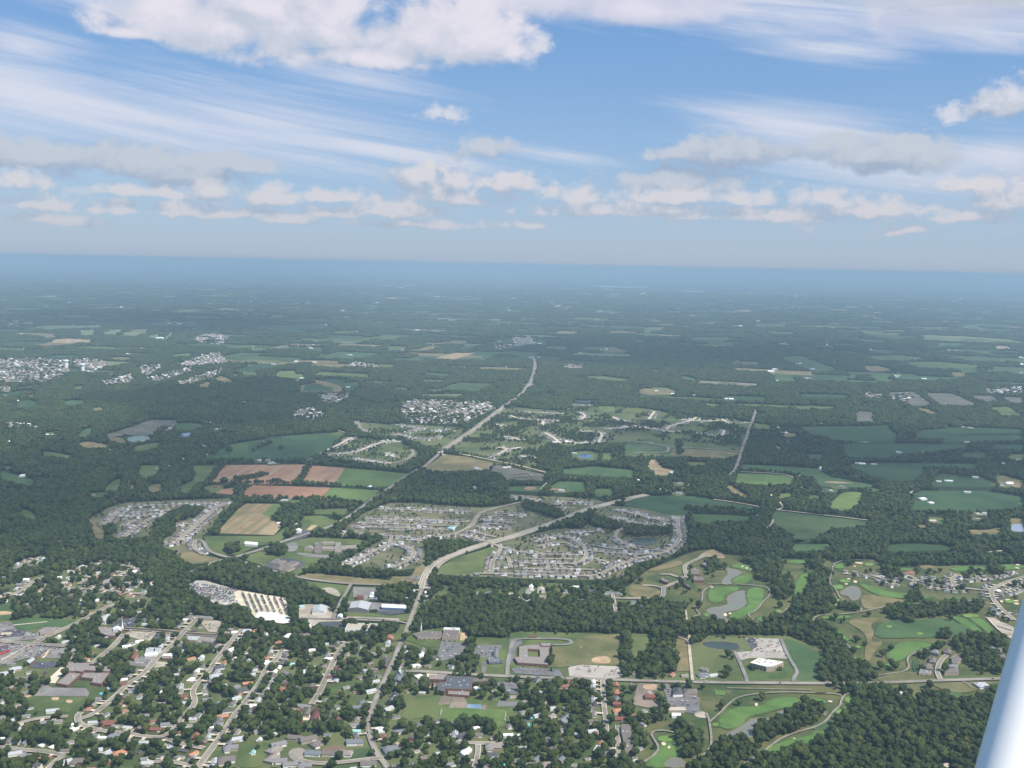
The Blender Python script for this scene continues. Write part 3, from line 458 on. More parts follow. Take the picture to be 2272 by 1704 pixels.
 ["field","meadow",1,[[1066,5843],[1185,5834],[1284,5672],[1098,5745]],""],
 ["field","meadow",1,[[1048,7832],[1147,7668],[1081,7524]],""],
 ["field","meadow_bright",0,[[487,5634],[568,5621],[568,5477],[485,5443]],""],
 ["field","meadow",1,[[642,5606],[726,5570],[692,5402],[569,5363]],""],
 ["field","crop_mid",0,[[519,15029],[1223,15468],[1459,15204],[1337,14662],[1156,14597]],""],
 ["field","meadow_dry",0,[[994,12143],[1285,12411],[1543,12194],[1380,11929]],""],
 ["field","meadow_dry",0,[[1748,13086],[1966,13284],[1922,12770],[1713,12587]],""],
 ["field","crop_teal",0,[[1810,6378],[2077,6389],[2160,6311],[1971,6195],[1806,6200]],""],
 ["field","meadow_grey",0,[[2426,6536],[2655,6636],[2507,5997],[2396,5903],[2288,5940]],""],
 ["field","meadow_dry",0,[[2342,5819],[2403,5777],[2372,5535],[2307,5643]],""],
 ["field","meadow_grey",0,[[1935,5640],[2042,5631],[1896,5256],[1789,5242]],""],
 ["field","meadow",0,[[2816,5910],[2959,5982],[2844,5575],[2720,5558]],""],
 ["field","meadow_grey",0,[[2697,6578],[2890,6545],[2777,5983],[2557,5978]],""],
 ["field","meadow_grey",0,[[2946,6491],[3100,6484],[3048,6212],[2902,6191]],""],
 ["field","meadow_grey",0,[[3127,6458],[3265,6418],[3083,6052],[3067,6159]],""],
 ["field","stubble",0,[[2917,8391],[3048,8416],[3055,8026],[2840,7940],[2820,8076]],""],
 ["field","crop_mid",0,[[2400,9184],[2649,9238],[2601,8034],[2358,7804],[2329,8175]],""],
 ["field","meadow",0,[[3289,9377],[3676,9591],[3788,9237],[3401,8920],[3188,8992]],""],
 ["field","meadow",0,[[3378,8803],[3753,8936],[4012,8606],[3684,8240],[3348,8323]],""],
 ["field","meadow_dry",1,[[3466,8010],[3603,7990],[3444,7654],[3324,7632]],""],
 ["field","crop_light2",0,[[5130,12786],[5668,12607],[5973,12171],[5835,11565],[5166,11670],[4790,11857]],""],
 ["field","meadow_dry",0,[[4074,13427],[4790,13394],[5264,13790],[5284,13418],[4546,13150]],""],
 ["field","crop_mid",0,[[4735,11376],[5093,11377],[4821,10883],[4529,10811]],""],
 ["field","meadow_dry",0,[[5943,17862],[6494,18520],[6352,17682]],""],
 ["field","stubble_pale",1,[[5177,10970],[5403,11108],[5284,10674],[5054,10542]],""],
 ["field","crop_teal",0,[[3161,10024],[3437,9737],[3324,9578],[3143,9739]],""],
 ["field","crop_teal",0,[[1446,5019],[1922,5117],[1857,4812],[1792,4668],[1543,4673],[1444,4764]],""],
 ["field","crop_teal",0,[[2010,4974],[2300,5124],[2599,5083],[2539,4964],[2276,4932],[2049,4765],[1921,4750]],""],
 ["field","meadow_dry",1,[[1170,4486],[1210,4429],[1164,4335]],""],
 ["field","meadow_dry",1,[[1289,4816],[1399,4811],[1327,4698],[1271,4726]],""],
 ["field","meadow",0,[[1239,5132],[1310,5041],[1268,4922],[1197,4951]],""],
 ["field","crop_mid",1,[[1259,4260],[1335,4268],[1291,4141],[1265,4192]],""],
 ["playing_field","meadow",0,[[-850.7,1707.8],[-852.8,1728.3],[-839.4,1729.0],[-791.3,1726.6],[-744.3,1726.4],[-751.1,1696.6],[-753.0,1674.5],[-749.3,1666.0],[-805.9,1665.6],[-824.4,1688.9]],""],
 ["infield","sand_dirt",1,[[-808.8,1722.1],[-793.2,1724.2],[-790.0,1710.6],[-798.9,1708.8]],""],
 ["infield","sand_dirt",1,[[-778.3,1712.5],[-765.3,1714.0],[-760.5,1700.7],[-770.0,1700.2]],""],
 ["infield","sand_dirt",1,[[-857.3,1723.5],[-854.9,1732.9],[-842.1,1726.5],[-848.5,1719.3]],""],
 ["park_grass","crop_mid",0,[[-1053.0,2070.3],[-1050.9,2118.8],[-1020.8,2120.5],[-961.5,2110.1],[-912.4,2106.1],[-930.8,2062.0],[-974.4,2066.1],[-1003.8,2045.1],[-1039.8,2052.8]],""],
 ["park_grass","crop_mid",0,[[-1101.9,2102.3],[-1147.3,2191.4],[-1089.3,2198.5],[-1067.2,2152.7],[-1060.5,2104.6]],""],
 ["infield","sand_dirt",1,[[-1130.0,2152.7],[-1102.8,2156.4],[-1083.2,2148.3],[-1082.3,2134.3],[-1117.8,2128.8]],""],
 ["infield","pale_conc",0,[[-1050.9,2073.0],[-986.9,2098.6],[-984.7,2094.7],[-1048.6,2069.2]],""],
 ["car_park","lot",0,[[-1091.9,2082.7],[-1061.0,2091.1],[-1027.7,2047.0],[-975.7,2024.4],[-982.0,2062.4],[-932.2,2065.2],[-933.5,2026.7],[-949.0,2001.0],[-987.2,1986.7],[-1041.6,1983.8]],""],
 ["car_park","lot",0,[[-1035.6,1972.1],[-975.9,1963.3],[-924.4,1957.2],[-884.0,1950.5],[-864.1,1900.3],[-935.2,1896.7],[-966.5,1857.0],[-975.0,1840.8]],""],
 ["car_park","asphalt_dark",0,[[-912.5,1875.9],[-856.0,1886.9],[-857.6,1857.1],[-878.6,1848.2],[-908.4,1849.3]],""],
 ["car_park","asphalt_dark",0,[[-1050.1,2045.7],[-1004.6,2041.8],[-994.3,2010.9],[-1036.7,1996.3],[-1051.9,2026.6]],""],
 ["forecourt","pale_conc",0,[[-963.9,1952.2],[-955.6,1943.9],[-964.6,1917.6],[-973.0,1878.3],[-980.4,1888.8]],""],
 ["forecourt","pale_conc",0,[[-912.8,1946.1],[-907.2,1943.5],[-901.8,1898.4],[-908.0,1898.0]],""],
 ["car_park","asphalt_dark",0,[[-845.3,2079.8],[-834.2,2124.1],[-806.4,2132.6],[-796.3,2095.8],[-794.7,2069.4],[-811.2,2064.0]],""],
 ["car_park","lot_tan",0,[[-797.4,2034.0],[-790.5,2052.2],[-734.5,2046.9],[-729.5,1997.3],[-765.9,2010.7],[-780.4,2019.2]],""],
 ["car_park","asphalt_dark",0,[[-729.5,1997.3],[-731.8,2042.6],[-719.2,2045.8],[-717.2,2007.2]],""],
 ["car_park","lot",0,[[-669.6,2034.6],[-598.5,2025.9],[-587.1,1986.7],[-607.8,1988.6],[-656.6,2001.2]],""],
 ["school_yard","lot",0,[[-840.2,1726.6],[-848.8,1783.4],[-825.3,1762.7],[-763.7,1763.2],[-749.1,1744.8],[-744.9,1727.8],[-791.7,1727.5]],""],
 ["forecourt","pale_conc",0,[[-848.2,1790.9],[-849.4,1857.5],[-842.3,1860.6],[-834.0,1832.1],[-830.9,1806.7],[-827.0,1782.0],[-846.8,1783.5]],""],
 ["school_court","lawn",0,[[-794.1,1769.0],[-790.7,1798.6],[-764.8,1794.9],[-763.7,1777.7],[-762.7,1770.4]],""],
 ["car_park","lot",0,[[-733.9,1890.3],[-716.7,1918.9],[-682.9,1915.0],[-676.4,1866.1],[-690.8,1865.4],[-724.8,1871.8]],""],
 ["car_park","lot_tan",0,[[-665.9,2126.7],[-621.7,2122.4],[-601.1,2051.0],[-628.0,2055.9],[-664.1,2113.2]],""],
 ["forecourt","lot_tan",0,[[-679.5,1893.0],[-656.7,1888.7],[-654.5,1869.9],[-674.5,1860.9]],""],
 ["car_park","lot",0,[[-807.8,1524.6],[-754.1,1521.4],[-749.9,1505.4],[-793.9,1514.3]],""],
 ["swimming_pool","pool",1,[[-731.6,1745.6],[-723.9,1746.0],[-720.2,1736.8],[-727.9,1736.5]],""],
 ["parking_strip","lot",0,[[-439.8,1718.9],[-361.0,1714.3],[-343.2,1712.9],[-342.0,1701.8],[-372.1,1702.6],[-437.3,1708.6]],""],
 ["swimming_pool","pool",0,[[-350.3,1667.4],[-338.5,1667.9],[-336.8,1656.5],[-347.9,1656.0]],""],
 ["pool_deck","pale_conc",0,[[-353.8,1670.7],[-336.9,1671.4],[-334.6,1650.3],[-350.8,1651.7]],""],
 ["swimming_pool","pool",1,[[-418.5,1551.0],[-411.2,1552.1],[-409.3,1544.7],[-416.2,1543.7]],""],
 ["turning_circle","street",1,[[-335.9,1551.4],[-327.3,1552.5],[-319.5,1544.7],[-316.4,1533.8],[-317.8,1519.3],[-321.2,1506.7],[-325.9,1504.8],[-336.7,1515.0],[-344.2,1529.0],[-344.8,1543.7]],""],
 ["bare_lot","soil_dull",1,[[-298.4,1549.3],[-276.5,1565.2],[-249.9,1555.0],[-266.7,1539.5],[-290.7,1545.9]],""],
 ["lawn","crop_dark2",0,[[-245.8,1551.4],[-214.7,1556.4],[-208.9,1527.3],[-241.8,1515.2]],""],
 ["lawn","meadow",1,[[-288.2,1631.6],[-266.9,1649.1],[-263.5,1616.4],[-288.3,1611.4]],""],
 ["lawn","meadow",1,[[-331.7,1776.2],[-297.5,1812.2],[-289.8,1802.6],[-303.4,1763.2],[-328.5,1747.9]],""],
 ["lawn","meadow",1,[[-541.9,1872.8],[-532.6,1900.4],[-519.8,1884.7],[-515.3,1852.9],[-536.0,1851.9]],""],
 ["lawn","meadow",0,[[-461.9,1535.2],[-443.9,1539.6],[-443.0,1517.8],[-460.1,1517.1]],""],
 ["lawn","meadow",1,[[-430.8,1562.5],[-385.0,1572.1],[-376.2,1549.8],[-379.5,1520.4],[-371.1,1485.9],[-414.7,1484.2],[-420.7,1518.7]],""],
 ["salvage_yard","yard_grey",0,[[-769.1,2343.6],[-758.9,2395.0],[-740.6,2396.1],[-745.1,2400.2],[-646.8,2334.7],[-610.6,2257.6],[-620.2,2237.2],[-640.7,2221.0],[-693.0,2271.2],[-639.4,2221.1],[-668.9,2234.3]],""],
 ["salvage_yard","yard_sand",0,[[-641.9,2297.8],[-639.9,2328.5],[-571.0,2302.1],[-511.6,2278.1],[-493.8,2214.8],[-470.2,2124.0],[-491.4,2112.7],[-552.3,2147.0],[-573.1,2181.1],[-615.3,2237.5]],""],
 ["gravel_pile_floor","white_gravel",0,[[-554.0,2153.8],[-553.9,2182.2],[-518.8,2178.5],[-484.9,2157.8],[-469.5,2120.7],[-484.4,2113.1],[-503.1,2122.2],[-529.1,2131.0]],""],
 ["storage_yard","lot_tan",0,[[-481.0,2230.4],[-455.4,2239.4],[-411.9,2234.4],[-399.3,2220.3],[-383.0,2156.5],[-356.7,2158.0],[-355.7,2137.3],[-375.8,2129.3],[-408.9,2127.5],[-411.5,2103.7],[-420.2,2099.9],[-440.0,2139.4],[-455.7,2145.5],[-472.4,2201.4]],""],
 ["car_park","lot",0,[[-372.2,2267.1],[-231.2,2252.5],[-228.1,2211.8],[-252.7,2199.5],[-290.3,2204.6],[-296.7,2215.2],[-358.2,2197.0]],""],
 ["car_park","asphalt_dark",0,[[-292.3,2200.8],[-232.6,2218.9],[-216.0,2201.6],[-262.3,2177.4],[-292.8,2186.4]],""],
 ["lawn","meadow",0,[[-367.4,2192.9],[-298.2,2189.7],[-261.9,2173.9],[-215.2,2194.4],[-215.1,2145.2],[-238.6,2140.4],[-358.4,2168.4]],""],
 ["car_park","lot_tan",0,[[-357.8,2165.0],[-238.1,2157.7],[-235.8,2137.1],[-354.4,2144.2]],""],
 ["yard","asphalt_dark",0,[[-408.9,2127.5],[-348.0,2134.3],[-347.9,2090.7],[-401.5,2101.0]],""],
 ["lawn","meadow",1,[[-234.3,2123.6],[-215.0,2121.3],[-212.5,2052.8],[-240.8,2001.9],[-270.5,1988.3],[-272.6,2037.1],[-237.6,2090.1]],""],
 ["lawn","meadow_bright",1,[[-213.9,2231.0],[-182.1,2247.9],[-173.7,2147.5],[-206.9,2111.7]],""],
 ["gravel_lot","lot_tan",1,[[-452.4,2354.9],[-417.4,2365.4],[-392.1,2309.8],[-394.5,2293.8],[-421.7,2316.0]],""],
 ["car_park","lot",0,[[-372.9,2368.1],[-311.5,2363.6],[-308.0,2299.0],[-332.7,2274.1],[-361.5,2295.8]],""],
 ["car_park","asphalt_dark",0,[[-607.5,2866.5],[-572.2,2881.4],[-569.0,2833.3],[-587.9,2773.7],[-628.8,2736.9],[-617.1,2794.6]],""],
 ["car_park","lot",1,[[-616.9,2737.8],[-586.2,2751.2],[-571.0,2665.2],[-597.9,2652.8]],""],
 ["car_park","asphalt_dark",1,[[-640.5,2539.4],[-603.7,2601.0],[-556.7,2584.2],[-519.5,2557.2],[-546.2,2470.7],[-575.4,2477.9]],""],
 ["car_park","lot",1,[[-568.8,2654.8],[-493.1,2628.9],[-471.8,2640.7],[-474.1,2604.8],[-533.3,2610.9],[-567.3,2634.1]],""],
 ["lawn","meadow",0,[[-211.7,2040.3],[-200.5,2066.2],[-148.4,2114.9],[-86.6,2111.6],[-80.8,2034.8],[-83.6,1998.1],[-161.9,1994.0],[-210.4,2027.9]],""],
 ["car_park","asphalt",0,[[-136.1,2025.7],[-82.2,2016.3],[-83.3,1992.1],[-94.5,1950.7],[-127.5,1920.8],[-138.3,1948.4]],""],
 ["bare_ground","sand_dirt",0,[[-99.0,2078.2],[-85.1,2078.9],[-80.8,2034.8],[-97.9,2033.9]],""],
 ["lawn","meadow",0,[[-83.6,2047.1],[-51.7,2055.1],[6.1,2051.9],[11.8,2090.7],[242.9,2090.2],[227.7,1913.7],[146.9,1915.1],[103.1,1899.3],[88.2,1901.3],[6.8,1889.2],[-3.2,1816.3],[-45.7,1865.4]],""],
 ["playing_field","meadow_dry2",0,[[93.2,2007.3],[139.6,2009.7],[147.9,2072.2],[241.3,2086.9],[227.0,1921.9],[168.8,1919.0],[125.4,1916.8],[103.2,1902.0],[88.4,1906.8]],""],
 ["infield","sand_dirt",1,[[167.9,1935.6],[171.4,1952.7],[187.7,1963.3],[207.4,1961.4],[207.0,1929.2],[190.9,1924.5],[173.8,1927.5]],""],
 ["infield","meadow_dry",1,[[149.1,2053.3],[160.6,2053.9],[156.0,2001.6],[148.1,2001.1]],""],
 ["infield","meadow_dry",1,[[100.2,1932.2],[113.5,1938.5],[117.3,1927.5],[104.0,1921.3]],""],
 ["car_park","asphalt",0,[[-63.9,2011.2],[-9.6,2011.0],[-19.9,1954.5],[-39.5,1947.7],[-43.7,1941.8],[-67.1,1952.1]],""],
 ["driveway_paving","asphalt",0,[[-47.6,1924.8],[-37.8,1925.3],[-40.5,1865.6],[-47.9,1867.9]],""],
 ["car_park","asphalt",0,[[10.0,1889.3],[19.6,1897.9],[49.5,1896.7],[102.6,1889.6],[109.6,1857.3],[15.3,1868.3]],""],
 ["car_park","lot_pale",0,[[120.4,1902.9],[147.0,1916.8],[172.8,1914.8],[226.4,1912.0],[222.9,1862.7],[199.1,1850.2],[120.2,1858.8]],""],
 ["car_park","asphalt",0,[[-17.7,1825.6],[17.4,1827.3],[24.3,1776.1],[7.3,1772.9],[-15.3,1805.8]],""],
 ["driveway_paving","asphalt",0,[[6.1,2045.6],[19.9,2053.9],[31.4,2047.0],[31.2,2022.2],[19.8,2003.5],[13.1,1933.4],[2.4,1899.8],[1.7,1852.0],[-3.5,1851.8]],""],
 ["lawn","meadow",0,[[-179.8,1740.8],[-156.0,1760.6],[-128.2,1761.9],[-22.2,1743.4],[17.3,1740.6],[21.0,1687.3],[17.2,1653.1],[-12.6,1635.3],[-58.3,1662.4],[-99.4,1656.4],[-134.5,1671.8],[-167.6,1661.8],[-179.8,1669.8],[-178.8,1713.6]],""],
 ["lawn","meadow",1,[[-178.8,1736.3],[-141.1,1761.3],[-165.0,1750.8],[-170.5,1653.3],[-151.4,1654.1],[-172.3,1674.4]],""],
 ["sports_pitch","meadow_bright",0,[[-111.5,1694.4],[-106.6,1707.9],[-2.1,1708.1],[1.8,1699.5],[-1.6,1652.3],[-12.6,1639.4],[-58.4,1666.6],[-99.6,1660.6],[-108.0,1673.0]],""],
 ["play_court","lot_brown",0,[[-120.2,1720.7],[-116.1,1760.1],[-98.3,1760.9],[-100.0,1726.2]],""],
 ["play_court","lot_brown",0,[[-100.0,1710.4],[-96.2,1759.6],[-76.0,1754.9],[-69.2,1736.7],[-69.1,1711.8]],""],
 ["play_court","court_blue",0,[[-69.1,1711.8],[-68.8,1727.6],[-43.4,1726.5],[-41.8,1708.6]],""],
 ["play_court","asphalt",0,[[-15.9,1720.9],[-12.3,1743.9],[21.2,1740.8],[27.0,1722.9]],""],
 ["play_court","lot_brown",0,[[-41.3,1724.3],[-34.5,1724.6],[-35.0,1707.6],[-41.2,1707.3]],""],
 ["forecourt","pale_conc",0,[[-152.6,1860.2],[-112.7,1859.5],[-112.9,1831.1],[-148.3,1834.5]],""],
 ["swimming_pool","pool",1,[[38.6,1683.7],[47.8,1684.1],[47.5,1672.1],[39.0,1673.0]],""],
 ["swimming_pool","pool",1,[[-2.0,1513.5],[6.7,1514.6],[5.9,1505.7],[-1.5,1505.4]],""],
 ["swimming_pool","pool",1,[[38.8,1656.1],[42.6,1656.3],[41.4,1643.8],[38.1,1645.7]],""],
 ["bare_lot","lot",0,[[-27.4,1564.2],[-2.6,1576.5],[-2.5,1565.2],[-25.5,1556.8]],""],
 ["meadow","meadow",0,[[251.8,2090.6],[308.8,2087.3],[300.6,2018.1],[298.0,1982.3],[290.4,1958.8],[252.2,1934.3],[255.0,2015.7]],""],
 ["meadow","meadow_dry",0,[[358.9,2070.7],[381.3,2065.6],[364.3,1939.9],[356.7,1895.7],[330.9,1894.4],[347.8,1973.2],[348.7,2020.6]],""],
 ["lawn","lawn",0,[[396.4,2085.5],[508.6,2085.1],[603.0,2096.6],[617.3,2071.8],[642.6,2023.8],[646.8,2000.2],[629.8,1936.4],[608.3,1908.0],[604.4,1852.7],[528.2,1849.1],[354.0,1843.3],[378.5,2022.2]],""],
 ["lawn","crop_mid",1,[[582.9,2082.7],[614.9,2071.7],[644.6,2000.0],[625.9,1930.7],[589.8,1859.7],[550.8,1855.3],[571.9,1900.8],[573.0,1984.7]],""],
 ["pond","water_dark",1,[[408.8,2051.4],[444.8,2058.3],[478.1,2051.9],[485.1,2036.9],[479.0,2009.3],[448.5,2008.9],[418.6,2018.2],[407.7,2032.8]],""],
 ["car_park","lot_pale",0,[[507.2,2078.7],[578.5,2079.3],[570.5,1967.2],[538.3,1971.3],[491.2,1969.0],[470.7,1956.5],[466.8,1999.8],[503.9,2004.7],[512.8,2023.1]],""],
 ["car_park","asphalt_dark",0,[[511.9,2078.9],[527.3,2079.7],[521.2,2029.6],[503.8,2013.6],[506.6,2066.0]],""],
 ["lawn","park_green",0,[[468.2,1906.5],[514.1,1892.7],[560.6,1938.5],[563.2,1900.4],[545.8,1867.9],[469.1,1864.2]],""],
 ["car_park","asphalt",0,[[292.1,1832.8],[304.6,1833.4],[308.7,1806.3],[307.5,1772.6],[326.5,1778.2],[354.0,1774.7],[343.9,1719.2],[352.9,1715.1],[331.8,1705.4],[291.7,1721.3],[292.8,1781.4]],""],
 ["junction_paving","asphalt",0,[[336.3,1837.4],[353.1,1838.2],[348.5,1818.0],[335.1,1817.4]],""],
 ["forecourt","lot_tan",1,[[332.6,1709.8],[353.3,1717.4],[354.6,1693.3],[348.0,1688.7],[331.4,1692.3]],""],
 ["yard","lot_brown",0,[[228.8,1750.3],[248.7,1833.2],[285.5,1830.0],[279.3,1800.0],[271.1,1799.6],[272.6,1752.3],[279.3,1743.4],[272.7,1724.9],[247.7,1728.3],[229.1,1736.5]],""],
 ["bare_ground","sand_dirt",1,[[256.4,1828.6],[284.1,1827.4],[277.9,1804.8],[255.6,1806.2]],""],
 ["tee","fairway",0,[[388.0,1810.0],[407.6,1806.0],[402.6,1786.5],[384.4,1786.6]],""],
 ["fairway","fairway",1,[[366.0,1664.1],[373.1,1689.8],[405.8,1735.4],[455.5,1737.7],[488.9,1776.2],[528.1,1787.5],[539.1,1769.1],[561.5,1784.3],[583.7,1771.1],[580.8,1761.7],[533.1,1754.9],[499.3,1739.6],[454.0,1715.2],[423.5,1700.7],[409.9,1666.0],[388.1,1652.5],[378.2,1650.1]],""],
 ["green","green",1,[[357.7,1670.0],[367.7,1672.5],[367.9,1664.1],[359.3,1658.8],[355.2,1661.5]],""],
 ["pond","water",1,[[363.6,1615.2],[379.0,1635.8],[402.3,1657.3],[428.2,1688.0],[447.7,1697.4],[463.6,1691.7],[442.4,1667.4],[425.9,1646.0],[414.6,1621.3],[397.9,1612.7],[374.9,1607.8]],""],
 ["pond","water",1,[[478.4,1711.9],[492.3,1728.1],[516.7,1731.4],[540.5,1746.0],[519.6,1713.7],[498.4,1699.7],[480.8,1698.9]],""],
 ["pond","water",1,[[567.7,1731.4],[572.7,1731.7],[564.8,1709.1],[561.6,1711.2]],""],
 ["fairway","fairway",1,[[367.4,1515.2],[389.7,1537.0],[430.9,1583.1],[475.8,1615.9],[516.5,1629.6],[526.9,1646.2],[562.3,1655.9],[552.1,1647.3],[543.9,1626.7],[523.6,1602.3],[481.3,1581.4],[431.4,1549.6],[388.3,1516.0]],""],
 ["fairway","fairway",1,[[219.8,1509.3],[236.7,1545.4],[252.8,1572.0],[257.9,1595.1],[272.5,1595.7],[279.2,1569.3],[275.7,1546.9],[263.9,1539.2],[254.4,1510.7]],""],
 ["green","green",1,[[253.8,1610.5],[261.3,1618.8],[281.7,1619.6],[281.7,1607.8],[273.1,1599.6],[256.7,1598.9]],""],
 ["pond","water",1,[[253.6,1510.7],[257.6,1531.7],[272.0,1546.1],[284.5,1536.4],[285.6,1512.0]],""],
 ["fairway","fairway",1,[[497.5,2416.8],[545.8,2428.3],[570.5,2429.8],[562.1,2403.8],[536.8,2385.6],[518.2,2359.8],[507.2,2319.2],[489.2,2306.4],[475.8,2317.4],[480.8,2357.6]],""],
 ["pond","water",1,[[453.6,2247.4],[466.1,2266.8],[510.4,2284.5],[521.3,2312.2],[518.9,2331.8],[535.9,2369.1],[560.2,2395.3],[582.9,2400.9],[565.2,2346.5],[562.3,2299.1],[546.6,2275.3],[512.7,2247.1],[494.1,2242.4],[485.1,2198.5],[497.0,2185.0],[540.8,2184.0],[540.0,2170.0],[490.8,2167.3],[483.9,2180.8],[452.5,2182.5],[460.5,2211.3]],""],
 ["fairway","fairway",1,[[590.5,2422.5],[631.7,2425.0],[612.5,2357.4],[582.8,2277.4],[529.1,2208.1],[509.2,2196.3],[499.0,2206.4],[512.8,2236.1],[544.9,2267.6],[567.5,2299.4],[570.6,2346.8]],""],
 ["green","green",1,[[447.0,2232.3],[457.7,2229.3],[452.3,2207.3],[445.5,2210.5]],""],
 ["green","green",1,[[426.0,2198.7],[436.6,2202.8],[432.7,2181.4],[424.0,2180.9]],""],
 ["green","green",1,[[443.5,2161.2],[455.3,2172.2],[474.3,2169.8],[471.5,2155.9],[445.8,2147.7]],""],
 ["green","green",1,[[618.9,2264.4],[633.5,2266.7],[625.6,2246.2],[615.1,2249.3]],""],
 ["fairway","fairway",1,[[557.4,2202.5],[581.0,2218.2],[591.8,2211.6],[577.2,2182.5],[564.0,2188.8]],""],
 ["fairway","fairway",1,[[585.1,2601.3],[601.1,2622.1],[642.1,2610.0],[645.1,2585.8],[632.5,2556.3],[607.1,2583.3]],""],
 ["pond","water",1,[[567.8,2580.7],[578.4,2583.3],[602.8,2563.8],[597.9,2535.3],[568.5,2496.7],[552.8,2442.6],[529.4,2441.1],[541.3,2486.0],[567.9,2533.4]],""],
 ["fairway","fairway",1,[[559.9,2469.3],[579.0,2506.5],[630.3,2546.7],[624.3,2509.3],[594.2,2462.6],[574.5,2448.3]],""],
 ["fairway","fairway",1,[[712.6,2443.8],[733.1,2498.1],[767.5,2560.3],[787.9,2552.2],[769.7,2518.6],[743.1,2445.7],[723.5,2377.1],[690.1,2342.8],[698.0,2400.4]],""],
 ["fairway","fairway",1,[[742.6,2672.0],[835.1,2673.1],[819.9,2641.6],[736.1,2636.0]],""],
 ["green","green",1,[[715.6,2547.6],[732.6,2558.1],[737.4,2544.3],[719.2,2529.2]],""],
 ["fairway","fairway",1,[[903.5,2652.2],[871.5,2635.1],[860.5,2599.9],[887.1,2601.7]],""],
 ["green","green",1,[[957.8,2655.9],[982.1,2657.5],[973.0,2631.9],[951.0,2627.4]],""],
 ["green","green",1,[[840.4,2500.4],[859.0,2506.1],[867.3,2493.1],[858.5,2479.2],[839.4,2479.8]],""],
 ["fairway","fairway",1,[[879.6,2476.1],[897.5,2464.0],[918.6,2430.8],[942.3,2406.9],[977.5,2400.8],[1022.9,2387.0],[1011.7,2366.0],[937.5,2365.6],[900.3,2379.6],[887.9,2420.4]],""],
 ["pond","water",1,[[806.7,2394.5],[835.7,2434.2],[855.3,2452.7],[869.1,2444.9],[862.8,2402.1],[840.4,2351.7],[818.9,2334.6],[824.4,2375.0],[812.2,2378.4]],""],
 ["green","green",1,[[806.5,2454.0],[835.8,2460.2],[830.1,2433.9],[814.9,2420.2],[805.2,2440.9]],""],
 ["green","green",1,[[771.9,2342.8],[791.1,2353.6],[793.4,2336.2],[775.4,2296.2],[761.3,2283.9],[763.3,2310.9]],""],
 ["meadow_patch","stubble",1,[[873.2,2378.0],[892.4,2387.3],[891.4,2354.8],[855.8,2313.3],[850.9,2336.5]],""],
 ["meadow_patch","meadow_dry",1,[[848.6,2368.4],[876.1,2386.4],[913.6,2372.3],[955.1,2342.6],[911.7,2324.3],[847.4,2274.6],[826.7,2288.5]],""],
 ["fairway","fairway",1,[[1024.8,2605.8],[1059.5,2613.0],[1079.4,2604.5],[1027.4,2589.6]],""],
 ["fairway","fairway",1,[[1178.3,2625.7],[1236.3,2644.3],[1286.8,2632.8],[1262.4,2611.7],[1191.0,2594.5],[1169.7,2605.6]],""],
 ["fairway","fairway",1,[[1314.7,2654.5],[1347.1,2666.7],[1391.5,2664.6],[1378.6,2638.8],[1316.5,2615.2],[1302.6,2628.9]],""],
 ["meadow_patch","meadow_dry",1,[[1093.3,2639.8],[1133.7,2652.5],[1143.2,2618.5],[1098.2,2600.9]],""],
 ["fairway","fairway",1,[[1053.7,2371.7],[1084.5,2381.7],[1108.0,2380.6],[1068.2,2362.1]],""],
 ["green","green",1,[[1193.4,2364.7],[1219.2,2374.3],[1218.0,2350.2],[1189.7,2340.7]],""],
 ["fairway","fairway",1,[[690.1,2181.8],[711.7,2172.6],[726.6,2142.8],[725.8,2103.2],[732.1,2065.3],[722.9,2058.6],[716.8,2089.8],[707.7,2128.5],[695.2,2134.4]],""],
 ["fairway","fairway",1,[[710.9,2218.3],[724.4,2229.9],[780.3,2233.1],[775.5,2218.4],[739.0,2212.8],[712.6,2207.7]],""],
 ["green","green",1,[[699.1,1979.5],[710.2,1985.8],[713.9,1957.4],[703.0,1951.2],[695.6,1962.1]],""],
 ["green","green",1,[[730.5,2046.6],[740.9,2050.3],[738.0,2034.8],[728.7,2034.3]],""],
 ["fairway","fairway",1,[[785.0,2007.2],[817.3,2057.4],[848.2,2077.8],[875.5,2076.0],[906.0,2065.1],[859.2,2035.0],[824.1,2003.3],[805.9,1979.1],[782.3,1963.7],[772.0,1971.7]],""],
 ["green","green",1,[[751.3,1945.2],[765.6,1954.3],[774.8,1946.4],[764.4,1933.1],[751.1,1932.5]],""],
 ["meadow_patch","meadow_dry",1,[[779.5,2207.9],[822.4,2224.6],[847.7,2218.9],[802.4,2174.2],[800.2,2126.8],[772.0,2080.0],[784.1,2068.1],[798.2,2081.4],[782.1,2043.2],[755.0,2011.6],[727.3,1958.1],[718.3,1957.6],[738.6,2016.8],[771.8,2092.8],[773.1,2145.4],[757.4,2185.6]],""],
 ["fairway","crop_mid",1,[[839.7,2183.2],[880.5,2213.6],[907.5,2193.9],[959.6,2225.2],[994.8,2220.0],[1014.0,2179.0],[1029.5,2132.6],[983.9,2110.6],[928.2,2107.6],[838.9,2102.8],[798.1,2094.2],[802.6,2133.6]],""],
 ["fairway","green",1,[[1046.1,2257.7],[1084.0,2257.7],[1075.5,2238.9],[1041.4,2235.6]],""],
 ["fairway","fairway",1,[[1049.0,2230.2],[1072.9,2238.8],[1077.4,2210.4],[1067.1,2141.3],[1049.3,2123.8],[1054.1,2181.2]],""],
 ["range","stubble_pale",1,[[1021.5,2207.3],[1036.7,2208.2],[1041.3,2153.3],[1040.0,2139.8],[1032.7,2166.3]],""],
 ["fairway","fairway",1,[[1009.3,2242.4],[1034.4,2236.6],[1044.1,2180.7],[1036.2,2126.4],[1023.4,2145.6],[1019.0,2207.2]],""],
 ["car_park","lot_tan",0,[[1090.9,2239.8],[1106.4,2240.7],[1129.1,2164.8],[1089.3,2084.2],[1078.6,2135.3]],""],
